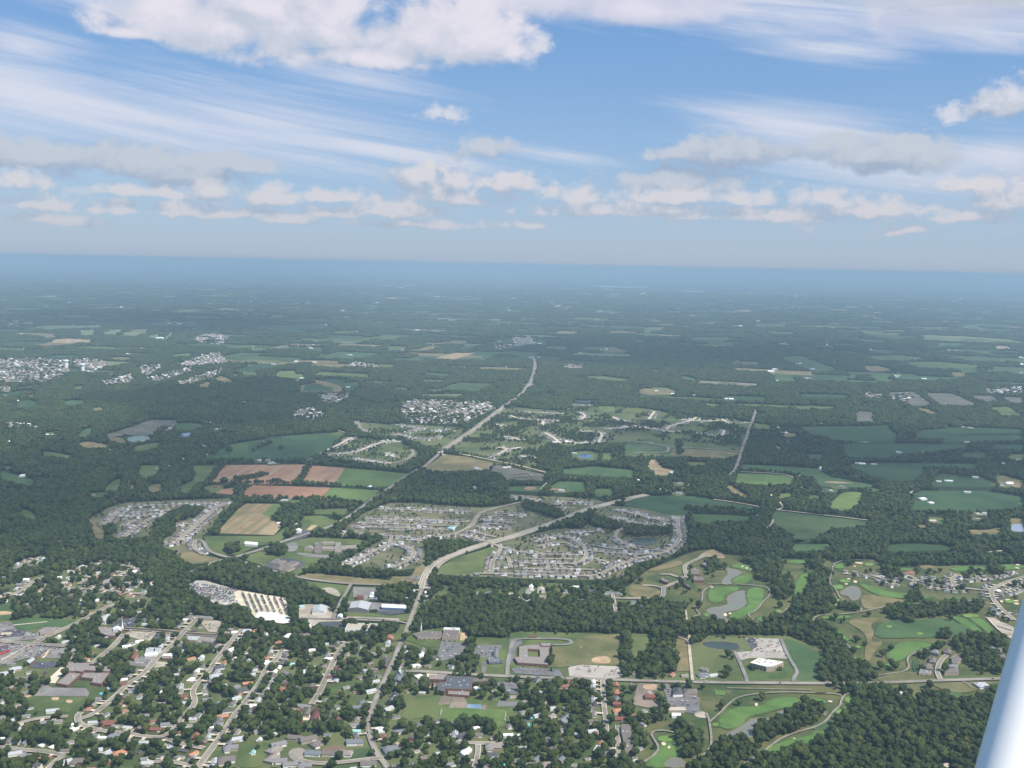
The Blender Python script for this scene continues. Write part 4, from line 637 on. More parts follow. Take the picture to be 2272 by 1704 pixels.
 ["green","green",1,[[840.9,2172.9],[853.3,2173.6],[848.2,2159.6],[837.5,2157.0]],""],
 ["green","green",1,[[890.4,2131.7],[905.6,2133.9],[899.7,2119.1],[887.6,2118.4]],""],
 ["green","green",1,[[621.9,1782.3],[633.3,1792.3],[642.0,1788.0],[633.6,1768.7],[619.8,1763.4]],""],
 ["green","green",1,[[586.0,1725.5],[596.8,1735.0],[604.3,1730.8],[597.7,1719.4],[587.1,1716.7]],""],
 ["green","green",1,[[607.0,1742.2],[619.3,1749.6],[619.8,1745.1],[608.0,1733.2]],""],
 ["fairway","crop_mid",1,[[524.2,1654.3],[558.0,1685.1],[585.7,1712.3],[572.7,1677.2],[553.9,1647.3],[547.6,1651.2]],""],
 ["lawn","meadow_dry2",1,[[715.2,1845.3],[833.3,1863.7],[939.0,1873.8],[928.5,1860.5],[850.5,1807.2],[815.1,1840.0],[808.7,1854.8],[761.8,1779.3],[749.5,1778.7],[758.1,1832.3],[733.3,1821.2]],""],
 ["bare_ground","sand_dirt",1,[[766.5,1796.1],[773.7,1798.8],[769.0,1779.6],[761.8,1779.3]],""],
 ["lawn","meadow_dry",1,[[743.5,1773.7],[747.6,1773.9],[731.0,1736.5],[725.0,1736.2]],""],
 ["lawn","crop_mid",1,[[829.8,1825.8],[854.9,1817.1],[831.6,1787.2],[813.1,1791.1]],""],
 ["lawn","meadow_dry2",1,[[713.4,1881.2],[792.9,1922.5],[832.4,1887.0],[828.0,1876.3],[748.6,1862.2],[714.4,1860.5]],""],
 ["lawn","crop_dark2",1,[[819.5,1974.1],[840.0,1986.6],[810.6,1912.5],[830.3,1892.1],[830.2,1881.6],[795.3,1906.4]],""],
 ["lawn","meadow",1,[[843.3,1887.5],[869.6,1899.3],[922.2,1901.9],[955.1,1903.5],[948.0,1888.3],[842.0,1874.4]],""],
 ["bare_ground","stubble_pale",1,[[539.8,2731.7],[574.0,2766.8],[591.6,2703.3],[582.9,2661.2],[540.9,2689.3],[506.9,2666.3]],""],
 ["meadow_patch","meadow_dry",1,[[359.3,2557.5],[408.1,2599.4],[460.2,2652.9],[465.4,2613.0],[421.2,2571.1],[364.1,2529.5]],""],
 ["meadow_patch","meadow_dry",1,[[295.3,2418.0],[329.0,2428.6],[372.1,2388.9],[364.7,2355.5],[336.5,2321.7],[286.0,2334.6]],""],
 ["pond","water_dark",1,[[338.1,2858.4],[429.5,2876.9],[427.7,2841.4],[413.3,2805.8],[382.1,2781.0],[351.2,2807.1]],""],
 ["pond","water_dark",1,[[608.2,2814.0],[639.1,2856.7],[644.9,2839.6],[628.0,2804.1],[605.5,2785.6]],""],
 ["pond","water_dark",1,[[337,5897],[548,5847],[542,5784],[357,5757]],""],
 ["pond","water_dark",1,[[-1085,4436],[-1006,4445],[-1001,4398],[-1069,4390]],""],
 ["lake","water_far",1,[[3130,41807],[5514,40472],[4960,37649],[2948,38194]],""],
 ["lake","water_far",1,[[5534,36027],[6733,34442],[5786,32628]],""],
 ["bunker","sand",1,[[489.8,2227.5],[498.9,2235.3],[495.6,2213.3],[488.5,2209.3]],""],
 ["bunker","sand",1,[[502.4,2234.0],[510.3,2235.9],[508.7,2226.4],[502.9,2224.6]],""],
 ["bunker","sand",1,[[497.4,2423.6],[505.6,2424.1],[504.0,2415.5],[497.1,2415.0]],""],
 ["bunker","sand",1,[[449.3,1753.4],[455.7,1755.1],[453.0,1742.1],[447.4,1740.9]],""],
 ["bunker","sand",1,[[543.5,1781.1],[550.6,1781.4],[548.1,1774.2],[542.2,1773.0]],""],
 ["bunker","sand",1,[[587.5,1770.4],[595.2,1769.3],[592.3,1763.1],[586.6,1764.3]],""],
 ["bunker","sand",1,[[257.9,1595.1],[265.2,1595.4],[264.7,1585.7],[259.6,1581.7],[257.7,1587.4]],""],
 ["bunker","sand",1,[[266.3,1580.8],[271.4,1582.2],[269.4,1572.6],[265.5,1573.2]],""],
 ["bunker","sand",1,[[276.5,1592.0],[282.3,1591.1],[281.1,1586.4],[276.5,1586.2]],""],
 ["bunker","sand",1,[[482.1,1619.0],[486.8,1619.2],[485.3,1615.1],[481.4,1615.0]],""],
 ["bunker","sand",1,[[455.2,1582.9],[460.6,1583.2],[458.7,1577.8],[454.5,1578.4]],""],
 ["bunker","sand",1,[[323.9,1644.9],[333.8,1642.8],[336.3,1636.0],[325.4,1637.6]],""],
 ["bunker","sand",1,[[543.0,1781.0],[550.9,1780.5],[547.8,1773.2],[542.0,1773.9]],""],
 ["bunker","sand",1,[[587.3,1771.3],[595.7,1769.3],[592.5,1762.2],[586.2,1764.2]],""],
 ["bunker","sand",1,[[614.9,2605.2],[622.0,2608.6],[617.1,2591.7],[612.4,2591.4]],""],
 ["bunker","sand",1,[[622.1,2592.0],[630.2,2589.6],[626.5,2579.7],[620.5,2581.3]],""],
 ["bunker","sand",1,[[632.3,2580.1],[639.4,2579.6],[636.7,2571.8],[631.3,2573.3]],""],
 ["bunker","sand",1,[[933.1,2661.3],[941.5,2659.8],[954.1,2653.6],[947.2,2642.1],[930.4,2649.0]],""],
 ["bunker","sand",1,[[918.1,2625.3],[924.1,2625.7],[919.5,2613.5],[915.4,2615.2]],""],
 ["bunker","sand",1,[[864.9,2515.5],[874.3,2514.3],[869.5,2504.0],[862.4,2506.3]],""],
 ["bunker","sand",1,[[873.0,2493.5],[883.8,2496.8],[879.1,2478.7],[869.7,2475.5]],""],
 ["bunker","sand",1,[[843.5,2471.2],[853.4,2471.8],[849.3,2461.0],[841.4,2460.5]],""],
 ["bunker","sand",1,[[1371.7,2671.3],[1383.9,2669.1],[1375.7,2658.5],[1367.5,2661.0]],""],
 ["bunker","sand",1,[[1356.9,2644.3],[1364.6,2633.0],[1360.0,2626.8],[1353.5,2634.2]],""],
 ["bunker","sand",1,[[1182.0,2360.0],[1188.1,2356.4],[1180.9,2344.1],[1176.9,2347.8]],""],
 ["bunker","sand",1,[[1199.3,2371.5],[1213.0,2372.3],[1206.2,2363.9],[1196.7,2363.3]],""],
 ["bunker","sand",1,[[1216.6,2366.1],[1228.1,2362.8],[1222.7,2354.5],[1213.1,2356.3]],""],
 ["bunker","sand",1,[[1207.9,2345.7],[1221.4,2346.5],[1213.2,2332.6],[1202.5,2333.6]],""],
 ["bunker","sand",1,[[1137.4,2318.1],[1146.0,2317.1],[1139.8,2306.7],[1133.2,2306.3]],""],
 ["bunker","sand",1,[[1181.4,2361.6],[1189.7,2359.7],[1182.5,2347.3],[1177.3,2348.6]],""],
]
ZONES=[
 [0.6,1.0,[[-1244.0,2407.8],[-1253.6,2498.6],[-1221.1,2579.0],[-1166.6,2572.7],[-1119.4,2556.0],[-1036.2,2561.7],[-945.0,2538.4],[-895.8,2403.7],[-855.7,2388.9],[-795.4,2231.4],[-720.4,2169.8],[-655.6,2148.1],[-609.7,2116.3],[-620.3,2115.7],[-560.7,2079.0],[-455.9,2058.8],[-352.4,1996.0],[-303.1,2041.7],[-231.2,2117.0],[-215.3,2124.7],[-195.6,2407.9],[-191.0,2247.3],[-193.4,2139.5],[-211.7,2040.3],[-86.6,2111.6],[-83.6,2047.1],[6.1,2051.9],[8.2,2097.0],[247.6,2090.4],[247.7,2096.9],[390.4,2091.6],[347.7,1843.0],[368.9,1833.9],[353.2,1737.6],[352.7,1693.2],[298.9,1669.5],[241.8,1667.1],[204.3,1494.5],[-780.8,1439.3],[-1054.6,1924.3]]],
 [0.03,1.0,[[295.3,2418.0],[355.2,2547.7],[483.9,2706.5],[545.9,2764.8],[593.8,2714.0],[742.4,2682.2],[879.9,2671.0],[876.4,2650.4],[996.1,2689.1],[997.6,2618.7],[1192.3,2651.4],[1472.8,2680.1],[1282.9,2270.5],[1190.4,2238.2],[1001.7,1864.0],[915.7,1859.9],[892.3,1809.1],[819.2,1781.9],[747.6,1773.9],[704.0,1819.9],[643.1,1797.6],[615.7,1726.9],[549.5,1627.0],[469.9,1540.3],[548.3,1611.1],[367.7,1501.0],[200.8,1494.4],[239.9,1667.0],[352.7,1693.2],[353.2,1737.6],[347.7,1843.0],[389.8,2088.4],[587.4,2108.8],[579.7,2182.6],[397.1,2158.6],[410.4,2267.3],[363.1,2326.4],[302.9,2322.9],[237.6,2319.0],[215.5,2366.0]]],
 [0.35,1.0,[[-193.5,2365.8],[-156.3,2401.8],[-9.1,2428.3],[153.8,2434.1],[245.8,2401.2],[297.7,2379.3],[367.2,2318.8],[296.4,2268.3],[234.7,2287.6],[246.0,2319.5],[145.9,2290.0],[43.3,2276.3],[-58.9,2285.7],[-114.5,2274.7],[-154.1,2295.6],[-185.3,2240.2]]],
 [0.08,0.5,[[-1261.1,2955.5],[-1252.6,3023.2],[-1254.8,3078.9],[-1241.3,3167.6],[-1115.1,3208.6],[-932.1,3255.1],[-920.7,3271.9],[-864.0,3169.2],[-850.2,2848.4],[-870.4,2811.0],[-825.9,2626.6],[-765.5,2590.0],[-733.2,2552.6],[-839.2,2526.2],[-891.9,2642.8],[-956.0,2691.6],[-969.8,2839.4],[-1004.6,2962.4],[-1071.1,2983.6],[-1012.7,2800.5],[-1015.6,2765.5],[-1091.9,2748.5],[-1156.4,2825.5],[-1127.5,2745.9],[-1152.8,2755.5],[-1201.4,2858.5]]],
 [0.17,0.45,[[-494.4,2875.0],[-460.3,3072.7],[-399.3,3238.1],[-303.4,3246.1],[-230.6,3221.7],[-87.3,3196.1],[37.0,3274.6],[48.4,3338.8],[-7.3,3399.5],[56.4,3388.4],[278.6,3358.4],[328.8,3299.1],[249.0,3201.4],[153.9,3052.8],[5.8,2851.8],[-74.5,2787.9],[-169.2,2815.6],[-245.8,2798.5],[-294.5,2818.1],[-341.7,2826.4]]],
 [0.1,0.45,[[-447.5,2552.3],[-390.9,2731.8],[-346.5,2814.3],[-293.8,2818.2],[-243.0,2775.8],[-217.6,2668.6],[-221.6,2538.4],[-302.4,2504.9],[-388.2,2518.0]]],
 [0.2,0.45,[[-187.0,2484.7],[-142.3,2622.3],[-48.8,2745.0],[5.8,2828.3],[66.4,2880.2],[149.8,2960.8],[215.0,2953.0],[277.5,3117.4],[266.8,3202.9],[325.9,3267.9],[396.4,3243.3],[558.9,3153.9],[521.3,2854.0],[478.9,2749.1],[417.0,2660.2],[338.8,2624.5],[290.2,2497.1],[251.3,2467.6],[251.9,2467.6],[155.0,2457.1],[-92.3,2472.6]]],
 [0.13,0.6,[[-760,4008],[-795,4084],[-760,4287],[-712,4479],[-479,4349],[-381,4156],[-378,4022],[-425,3866],[-450,3793],[-546,3879]]],
 [0.16,0.7,[[-755,4861],[-714,4904],[-593,4843],[-539,4888],[-385,4832],[-207,4798],[-248,4500],[-274,4224],[-366,4272],[-403,4388],[-534,4500],[-673,4583]]],
 [0.2,0.8,[[-116,5101],[-20,5562],[114,5485],[284,5415],[355,5716],[463,5680],[732,5619],[896,5362],[1248,5194],[1156,4872],[988,4302],[872,4098],[702,4160],[544,4117],[468,4163],[525,4492],[343,4410],[253,4340],[161,4452],[88,4018],[142,3851],[129,3735],[135,3762],[-50,3935],[-178,4083],[-254,4148],[-204,4653]]],
 [1,1.0,[[621.3,2674.0],[742.4,2682.2],[718.7,2581.0],[682.1,2494.9],[647.2,2466.0],[627.8,2500.5],[648.0,2586.0]]],
 [1,1.0,[[645.1,2414.0],[674.2,2485.4],[707.2,2505.5],[709.8,2443.7],[691.1,2375.2],[656.0,2332.8],[635.7,2355.6]]],
 [1,1.0,[[749.7,2449.6],[797.1,2452.5],[777.4,2343.2],[750.4,2257.1],[695.1,2217.4],[684.1,2188.5],[666.6,2187.5],[644.5,2251.0],[678.1,2337.3],[719.7,2363.8]]],
 [1,1.0,[[748.7,2446.1],[769.7,2518.6],[806.7,2577.1],[812.6,2512.2],[845.4,2560.6],[795.8,2576.4],[813.4,2521.4],[786.1,2405.8],[760.8,2315.4],[768.2,2265.5],[796.7,2259.7],[809.6,2260.5],[825.2,2299.1],[812.1,2306.0],[804.1,2328.9],[778.0,2296.3],[752.1,2287.2],[732.3,2256.0],[686.0,2209.8],[649.9,2186.6],[718.8,2155.9],[684.1,2188.5],[668.2,2282.3]]],
 [1,1.0,[[791.5,2634.7],[818.4,2666.8],[848.6,2658.7],[824.2,2578.3],[797.8,2586.1]]],
 [1,1.0,[[909.9,2662.8],[931.1,2664.2],[914.1,2613.2],[894.7,2607.0]]],
 [1,1.0,[[398.3,2151.9],[436.3,2174.6],[476.8,2170.0],[498.9,2171.2],[533.4,2173.1],[553.8,2126.7],[586.8,2211.3],[616.3,2220.2],[628.7,2192.4],[684.1,2188.5],[705.7,2155.2],[710.2,2128.6],[713.2,2115.6],[710.9,2064.2],[700.1,2002.9],[685.5,1944.7],[673.0,1900.4],[703.6,1940.1],[715.0,1935.1],[707.9,1902.1],[714.4,1860.5],[708.4,1815.2],[733.3,1821.2],[751.6,1837.0],[751.4,1783.5],[766.0,1774.8],[787.7,1828.7],[821.5,1860.5],[808.8,1824.8],[808.9,1805.3],[821.3,1786.7],[883.2,1789.5],[951.5,1783.2],[802.1,1484.0],[362.7,1493.9],[377.9,1515.6],[432.4,1553.3],[474.3,1577.3],[528.0,1606.3],[552.0,1623.1],[524.8,1606.2],[547.0,1630.9],[559.7,1659.9],[585.7,1712.3],[611.8,1726.7],[630.4,1759.3],[645.2,1797.7],[621.0,1791.8],[615.4,1845.6],[598.3,1865.3],[622.1,1930.5],[644.4,1982.5],[650.2,2024.2],[636.1,2054.0],[619.7,2078.3],[653.2,2036.5],[624.4,2072.2],[615.5,2090.8],[585.6,2102.2],[390.4,2091.6]]],
 [1,1.0,[[417.4,1617.4],[432.7,1658.6],[460.9,1680.8],[499.5,1704.1],[539.1,1755.2],[570.6,1747.4],[561.6,1711.2],[538.2,1671.5],[499.3,1640.9],[469.9,1635.6],[441.2,1602.7],[425.6,1598.2],[419.2,1601.8]]],
 [1,1.0,[[345.9,1572.0],[364.9,1603.4],[394.1,1620.4],[399.0,1593.2],[412.7,1597.7],[425.6,1598.2],[416.3,1574.9],[391.5,1537.1],[367.7,1501.0],[280.4,1490.7],[296.7,1526.2],[325.4,1548.9]]],
 [1,1.0,[[288.0,1648.2],[298.9,1669.5],[307.1,1661.5],[304.1,1632.6],[331.4,1629.8],[324.2,1571.1],[311.6,1541.1],[289.3,1543.8],[284.7,1592.3]]],
 [1,1.0,[[242.3,2090.1],[261.2,2091.2],[254.5,1991.8],[241.6,1843.0],[219.1,1847.1]]],
 [1,1.0,[[307.6,2087.2],[358.3,2096.4],[350.9,2020.7],[336.9,1905.5],[312.3,1856.7],[280.0,1865.5],[244.0,1863.8],[252.2,1934.3],[291.9,1970.3]]],
 [1,1.0,[[252.5,2164.4],[284.5,2275.2],[328.0,2316.4],[361.5,2279.7],[405.3,2267.0],[383.1,2104.3],[247.7,2096.9]]],
 [0.75,1.0,[[222.7,1731.7],[230.6,1732.1],[281.2,1703.1],[294.0,1762.5],[284.7,1781.0],[287.6,1830.1],[300.1,1830.7],[287.8,1721.1],[286.3,1686.0],[274.1,1681.2],[238.0,1696.9],[222.2,1645.4],[236.6,1598.1],[226.2,1559.6],[197.3,1508.5],[162.8,1507.1],[168.1,1564.7],[189.7,1584.5],[217.5,1637.0],[200.0,1665.2]]],
 [1,1.0,[[-192.1,2232.3],[-136.7,2304.5],[-114.1,2267.0],[-8.0,2312.2],[43.2,2268.6],[146.8,2305.7],[240.8,2319.1],[233.1,2184.3],[240.5,2090.0],[88.6,2108.0],[10.6,2084.1],[6.1,2051.9],[-84.2,2059.7],[-100.8,2110.9],[-182.1,2093.2],[-211.1,2078.5],[-198.2,2139.2]]],
 [1,1.0,[[-790.4,2548.8],[-729.1,2552.9],[-698.4,2554.9],[-615.7,2484.5],[-533.0,2435.5],[-476.7,2345.1],[-393.1,2270.5],[-385.4,2240.5],[-426.5,2245.6],[-477.2,2223.9],[-511.6,2278.1],[-571.0,2302.1],[-647.7,2337.9],[-746.4,2404.4],[-748.4,2413.0],[-774.3,2351.6]]],
 [1,1.0,[[-780.5,2354.5],[-720.3,2277.4],[-624.4,2207.2],[-569.5,2167.0],[-547.1,2126.6],[-490.7,2109.4],[-468.7,2117.3],[-492.6,2214.8],[-507.4,2282.3],[-478.6,2242.6],[-477.0,2223.2],[-455.7,2145.5],[-441.0,2132.5],[-424.8,2099.7],[-347.9,2090.7],[-344.5,2084.3],[-271.9,2101.5],[-231.2,2117.0],[-237.7,2051.5],[-261.6,1988.8],[-283.8,1987.6],[-302.1,2035.5],[-350.3,1984.2],[-402.8,2023.9],[-436.3,2053.5],[-500.1,2050.1],[-559.0,2072.6],[-611.8,2102.7],[-595.8,2038.6],[-602.1,2044.5],[-622.2,2122.4],[-635.7,2121.6],[-697.6,2166.8],[-703.7,2111.0],[-696.0,2052.2],[-784.4,2066.8],[-804.0,2132.7],[-798.5,2211.8],[-799.2,2249.4]]],
 [1,1.0,[[-381.9,2310.4],[-297.2,2334.8],[-274.5,2386.0],[-213.6,2389.7],[-219.6,2238.2],[-325.5,2277.6],[-303.3,2302.4]]],
 [0.85,1.0,[[15.3,1889.6],[43.0,1891.0],[44.6,1854.1],[45.3,1769.9],[76.9,1757.3],[78.2,1681.2],[24.9,1687.4],[17.3,1740.6],[25.4,1788.1]]],
 [0.9,1.0,[[-196.3,1837.3],[-147.9,1829.5],[-126.2,1762.0],[-169.4,1755.3],[-182.7,1731.5]]],
 [0.9,1.0,[[-65.4,1783.9],[-27.1,1785.7],[17.3,1778.1],[17.3,1749.9],[-26.3,1752.5],[-66.1,1755.4]]],
 [0.85,1.0,[[-127.3,1949.0],[-97.3,1962.0],[-81.3,1998.2],[-78.5,2034.9],[-64.8,2035.7],[-64.7,1975.3],[-46.3,1953.1],[-50.1,1870.4],[-105.5,1878.3],[-112.4,1921.5]]],
 [0.8,1.0,[[-169.6,1645.0],[-115.3,1668.4],[-105.1,1631.3],[-58.4,1666.6],[-14.5,1639.3],[-15.7,1603.1],[-110.7,1607.0],[-166.1,1612.6]]],
 [0.8,1.0,[[-1.5,1639.9],[26.6,1666.1],[35.8,1641.5],[35.3,1597.4],[-1.1,1603.7]]],
 [1,1.0,[[87.5,2007.0],[93.2,2007.3],[88.3,1904.0],[83.0,1906.5]]],
 [0.95,1.0,[[-445.1,1701.6],[-376.4,1695.8],[-351.2,1658.0],[-329.0,1650.6],[-293.7,1631.4],[-286.2,1599.5],[-327.4,1605.7],[-349.4,1589.0],[-361.1,1576.9],[-406.6,1586.6],[-460.2,1604.0],[-460.3,1678.9]]],
 [0.8,1.0,[[-455.9,1866.4],[-348.2,1809.8],[-338.8,1771.1],[-343.5,1724.2],[-445.1,1724.1],[-444.5,1785.5]]],
 [0.7,1.0,[[-333.7,1927.1],[-286.8,1918.3],[-272.0,1833.7],[-309.3,1821.7],[-326.4,1872.8]]],
 [0.6,1.0,[[-187.9,1568.9],[-127.3,1598.4],[-89.1,1554.2],[-80.4,1497.4],[-180.3,1493.5]]],
 [0.9,1.0,[[-1124.5,2230.1],[-1053.1,2189.6],[-1010.9,2221.7],[-922.4,2212.0],[-904.1,2155.0],[-920.3,2119.3],[-992.2,2115.2],[-1050.9,2118.8],[-1056.4,2091.3],[-1077.0,2138.1]]],
 [0.7,1.0,[[-916.9,2072.5],[-876.6,2088.0],[-837.7,2031.8],[-826.2,1959.4],[-800.7,1886.9],[-857.2,1889.6],[-890.9,1956.0]]],
 [0.9,1.0,[[-767.3,1883.2],[-736.0,1890.2],[-702.8,1807.8],[-736.8,1806.2]]],
 [0.85,1.0,[[-928.8,1782.1],[-862.3,1795.2],[-851.8,1747.1],[-849.4,1701.1],[-873.6,1695.5],[-909.8,1744.4]]],
 [0.85,1.0,[[-882.7,1690.7],[-818.6,1684.7],[-795.1,1642.7],[-853.0,1631.8]]],
 [0.75,1.0,[[-812.2,1604.9],[-738.6,1624.4],[-669.7,1591.1],[-590.0,1571.1],[-509.9,1544.3],[-475.0,1516.5],[-474.9,1488.3],[-565.0,1502.2],[-648.3,1538.6],[-717.1,1535.7],[-775.7,1548.2]]],
 [0.6,1.0,[[-698.3,1759.1],[-647.9,1785.6],[-585.3,1618.8],[-638.8,1628.7],[-685.9,1630.8],[-692.7,1694.8]]],
 [1,1.0,[[882.5,2287.2],[917.5,2312.2],[937.9,2298.0],[991.6,2316.5],[1053.5,2327.9],[1119.5,2335.7],[1120.1,2308.6],[1094.4,2269.4],[1044.2,2259.1],[973.3,2240.4],[954.5,2224.9],[926.8,2230.5],[899.5,2179.6],[890.2,2200.0],[858.1,2233.9]]],
 [1,1.0,[[978.3,2395.8],[1003.0,2397.3],[990.5,2355.8],[966.7,2318.9],[950.1,2329.7]]],
 [1,1.0,[[941.8,2134.5],[964.7,2149.1],[960.1,2115.8],[941.6,2089.0],[927.6,2094.7]]],
 [1,1.0,[[844.9,2010.3],[870.5,2017.6],[855.9,1981.7],[833.0,1963.4]]],
 [0.8,1.0,[[930.7,2063.3],[981.0,2103.9],[1020.9,2119.0],[1050.2,2120.6],[1074.0,2096.1],[984.5,1915.6],[929.4,1912.9],[916.6,1967.6],[937.4,2015.1]]],
 [1,1.0,[[902.0,2055.6],[915.9,2050.2],[900.8,2025.1],[889.4,2030.5]]],
 [0.4,1.0,[[1115.5,2293.1],[1133.1,2297.9],[1157.9,2243.6],[1129.5,2185.4],[1101.0,2197.7],[1101.3,2262.3]]],
 [1,1.0,[[995.2,2628.4],[1031.1,2591.7],[984.2,2460.7],[968.2,2522.1],[973.8,2568.9]]],
 [1,1.0,[[1292.7,2658.0],[1315.9,2620.0],[1284.6,2560.7],[1258.3,2577.9]]],
 [0.2,1.0,[[919.7,2603.8],[948.9,2596.0],[976.3,2468.9],[981.9,2426.2],[959.8,2424.8],[920.4,2474.2],[910.7,2518.4]]],
 [0.3,1.0,[[1068.7,2584.6],[1126.0,2597.9],[1108.8,2549.5],[1058.4,2537.0]]],
 [0.25,1.0,[[1020.0,2525.4],[1154.6,2436.7],[1142.9,2410.8],[990.9,2435.2]]],
 [0.3,1.0,[[1178.2,2591.7],[1260.1,2606.7],[1221.6,2493.0],[1156.0,2534.0]]],
 [0.3,1.0,[[1273.2,2496.3],[1327.1,2535.7],[1231.0,2343.1],[1208.0,2406.4]]],
 [0.8,1.0,[[524.1,2647.0],[567.0,2670.4],[550.8,2589.3],[512.1,2493.1],[503.3,2519.9]]],
 [0.6,1.0,[[407.0,2442.2],[436.0,2452.7],[427.4,2400.6],[404.4,2390.8]]],
 [1,1.0,[[-774.7,2693.6],[-736.5,2696.3],[-716.8,2634.1],[-747.1,2616.6]]],
 [1,1.0,[[-660.6,2680.1],[-629.8,2714.8],[-599.6,2673.8],[-591.7,2612.0],[-628.9,2609.4],[-650.5,2638.7]]],
 [1,1.0,[[-727.6,3037.7],[-664.4,3056.5],[-642.2,2938.7],[-702.8,2946.9]]],
 [1,1.0,[[-654.0,2875.2],[-613.1,2878.3],[-598.2,2807.6],[-632.4,2793.5]]],
 [1,1.0,[[-580.0,2856.4],[-563.6,2869.8],[-354.0,2849.2],[-343.4,2814.5],[-427.0,2583.0],[-439.1,2552.8],[-447.5,2504.7],[-443.7,2514.4],[-299.0,2477.5],[-293.6,2433.1],[-491.8,2474.2],[-515.3,2454.5],[-502.7,2529.4],[-471.4,2589.9],[-390.9,2731.8],[-384.3,2794.2],[-566.3,2804.1]]],
 [1,1.0,[[40.4,3244.2],[73.2,3277.7],[158.8,3164.9],[181.8,3068.5],[153.9,3052.8],[88.0,3130.5],[47.0,3184.9]]],
 [1,1.0,[[212.5,3070.9],[260.1,3116.1],[320.3,3025.6],[345.1,2975.6],[311.4,2935.2],[250.8,2994.1]]],
 [1,1.0,[[351.0,2976.0],[493.8,2961.4],[489.2,2911.5],[430.3,2882.9],[343.3,2876.6],[335.6,2924.6]]],
 [1,1.0,[[-229.4,2788.2],[-185.4,2780.0],[-175.6,2682.1],[-204.4,2669.5],[-228.6,2743.3]]],
 [1,1.0,[[-1030.8,3041.0],[-1009.0,3098.9],[-958.7,3103.0],[-940.4,3020.8],[-966.1,2965.4],[-985.6,2925.1],[-945.9,2805.5],[-969.8,2757.4],[-1004.6,2777.8],[-1040.1,2895.6],[-1036.5,2959.9]]],
 [1,1.0,[[-1172.4,2873.0],[-1146.1,2887.5],[-1103.6,2770.6],[-1138.0,2779.6]]],
 [1,1.0,[[-1048,4016],[-1038,4323],[-1016,4271],[-1049,4088]]],
 [1,1.0,[[-1172,4125],[-1154,4127],[-1131,4043],[-1146,4042]]],
 [1,1.0,[[-968,4185],[-954,4186],[-940,4125],[-954,4123]]],
 [0.05,1.0,[[-469.7,1549.7],[-434.9,1577.7],[-378.9,1576.2],[-353.8,1592.7],[-283.3,1603.6],[-263.6,1628.6],[-236.0,1629.8],[-205.4,1527.4],[-189.7,1499.7],[-192.8,1472.2],[-448.8,1462.2]]],
]
HEDGES=[
 [14,1.0,[[-1051.4,3479.5],[-1084,3685],[-1091,3809]]],
 [12,1.0,[[-744,3508],[-770,3819],[-770,3884]]],
 [18,1.0,[[-966.9,3451.7],[-919.3,3473.7],[-863.6,3496.7],[-833.4,3499.4],[-735.8,3476.1],[-618.2,3462.0],[-592.4,3467.8]]],
 [30,1.0,[[-965.2,3487.4],[-965,3542],[-920,3584],[-895,3624]]],
 [8,1.0,[[-560.8,3461.9],[-525.6,3456.3],[-468.1,3426.8]]],
 [25,1.0,[[-1008,3502],[-980.2,3486.0]]],
 [20,1.0,[[-1197,3852],[-1025,3876],[-812,3880],[-762,3842],[-630,3808],[-368,3714]]],
 [20,1.0,[[-734,4500],[-749,4072],[-758,3864]]],
 [14,1.0,[[-868.0,3183.8],[-861.6,3000.1],[-849.8,2836.3]]],
 [16,1.0,[[-831.4,3248.1],[-621.5,3258.1],[-481.9,3216.0]]],
 [10,1.0,[[-241,4162],[-136,4052],[-100,4032]]],
 [7,0.6,[[-189.7,2484.5],[-182.2,2569.9],[-145.8,2632.2],[-101.7,2697.8],[-61.1,2749.6]]],
 [25,1.0,[[900,3866],[934,3870]]],
 [14,1.0,[[961,3858],[1066,3820],[1092,3792]]],
 [30,1.0,[[578.5,3228.2],[713.3,3224.4],[811.5,3188.4]]],
 [20,1.0,[[759,4526],[716,4201]]],
 [10,1.0,[[665,4111],[776,4099],[915,4078]]],
 [20,1.0,[[1315.0,3228.7],[1441.2,3231.5],[1608.3,3244.9],[1695.7,3274.0]]],
 [6,0.8,[[426.4,2378.9],[407.9,2244.8]]],
 [7,0.5,[[394.7,2075.8],[502.5,2078.4]]],
 [8,0.3,[[29.4,2088.4],[88.0,2088.3],[134.6,2084.3]]],
 [8,0.6,[[478.1,1912.4],[505.5,1892.3]]],
 [8,0.6,[[519.8,1898.3],[559.1,1932.9]]],
 [6,0.8,[[245.7,1682.1],[274.1,1681.2]]],
 [7,0.5,[[-343.1,2148.3],[-256.4,2129.2]]],
 [25,1.0,[[-4194,10225],[-4380,10906]]],
 [22,1.0,[[-3966,10147],[-4181,11114]]],
 [22,1.0,[[-3613,9951],[-3796,10818]]],
 [22,1.0,[[-3413,9757],[-3647,10763]]],
 [25,1.0,[[2664,6637],[2503,5866]]],
 [25,1.0,[[2902,6610],[2788,5958]]],
 [25,1.0,[[3115,6517],[2925,5824]]],
 [28,1.0,[[2391,6594],[2309,5789],[2279,5456]]],
]
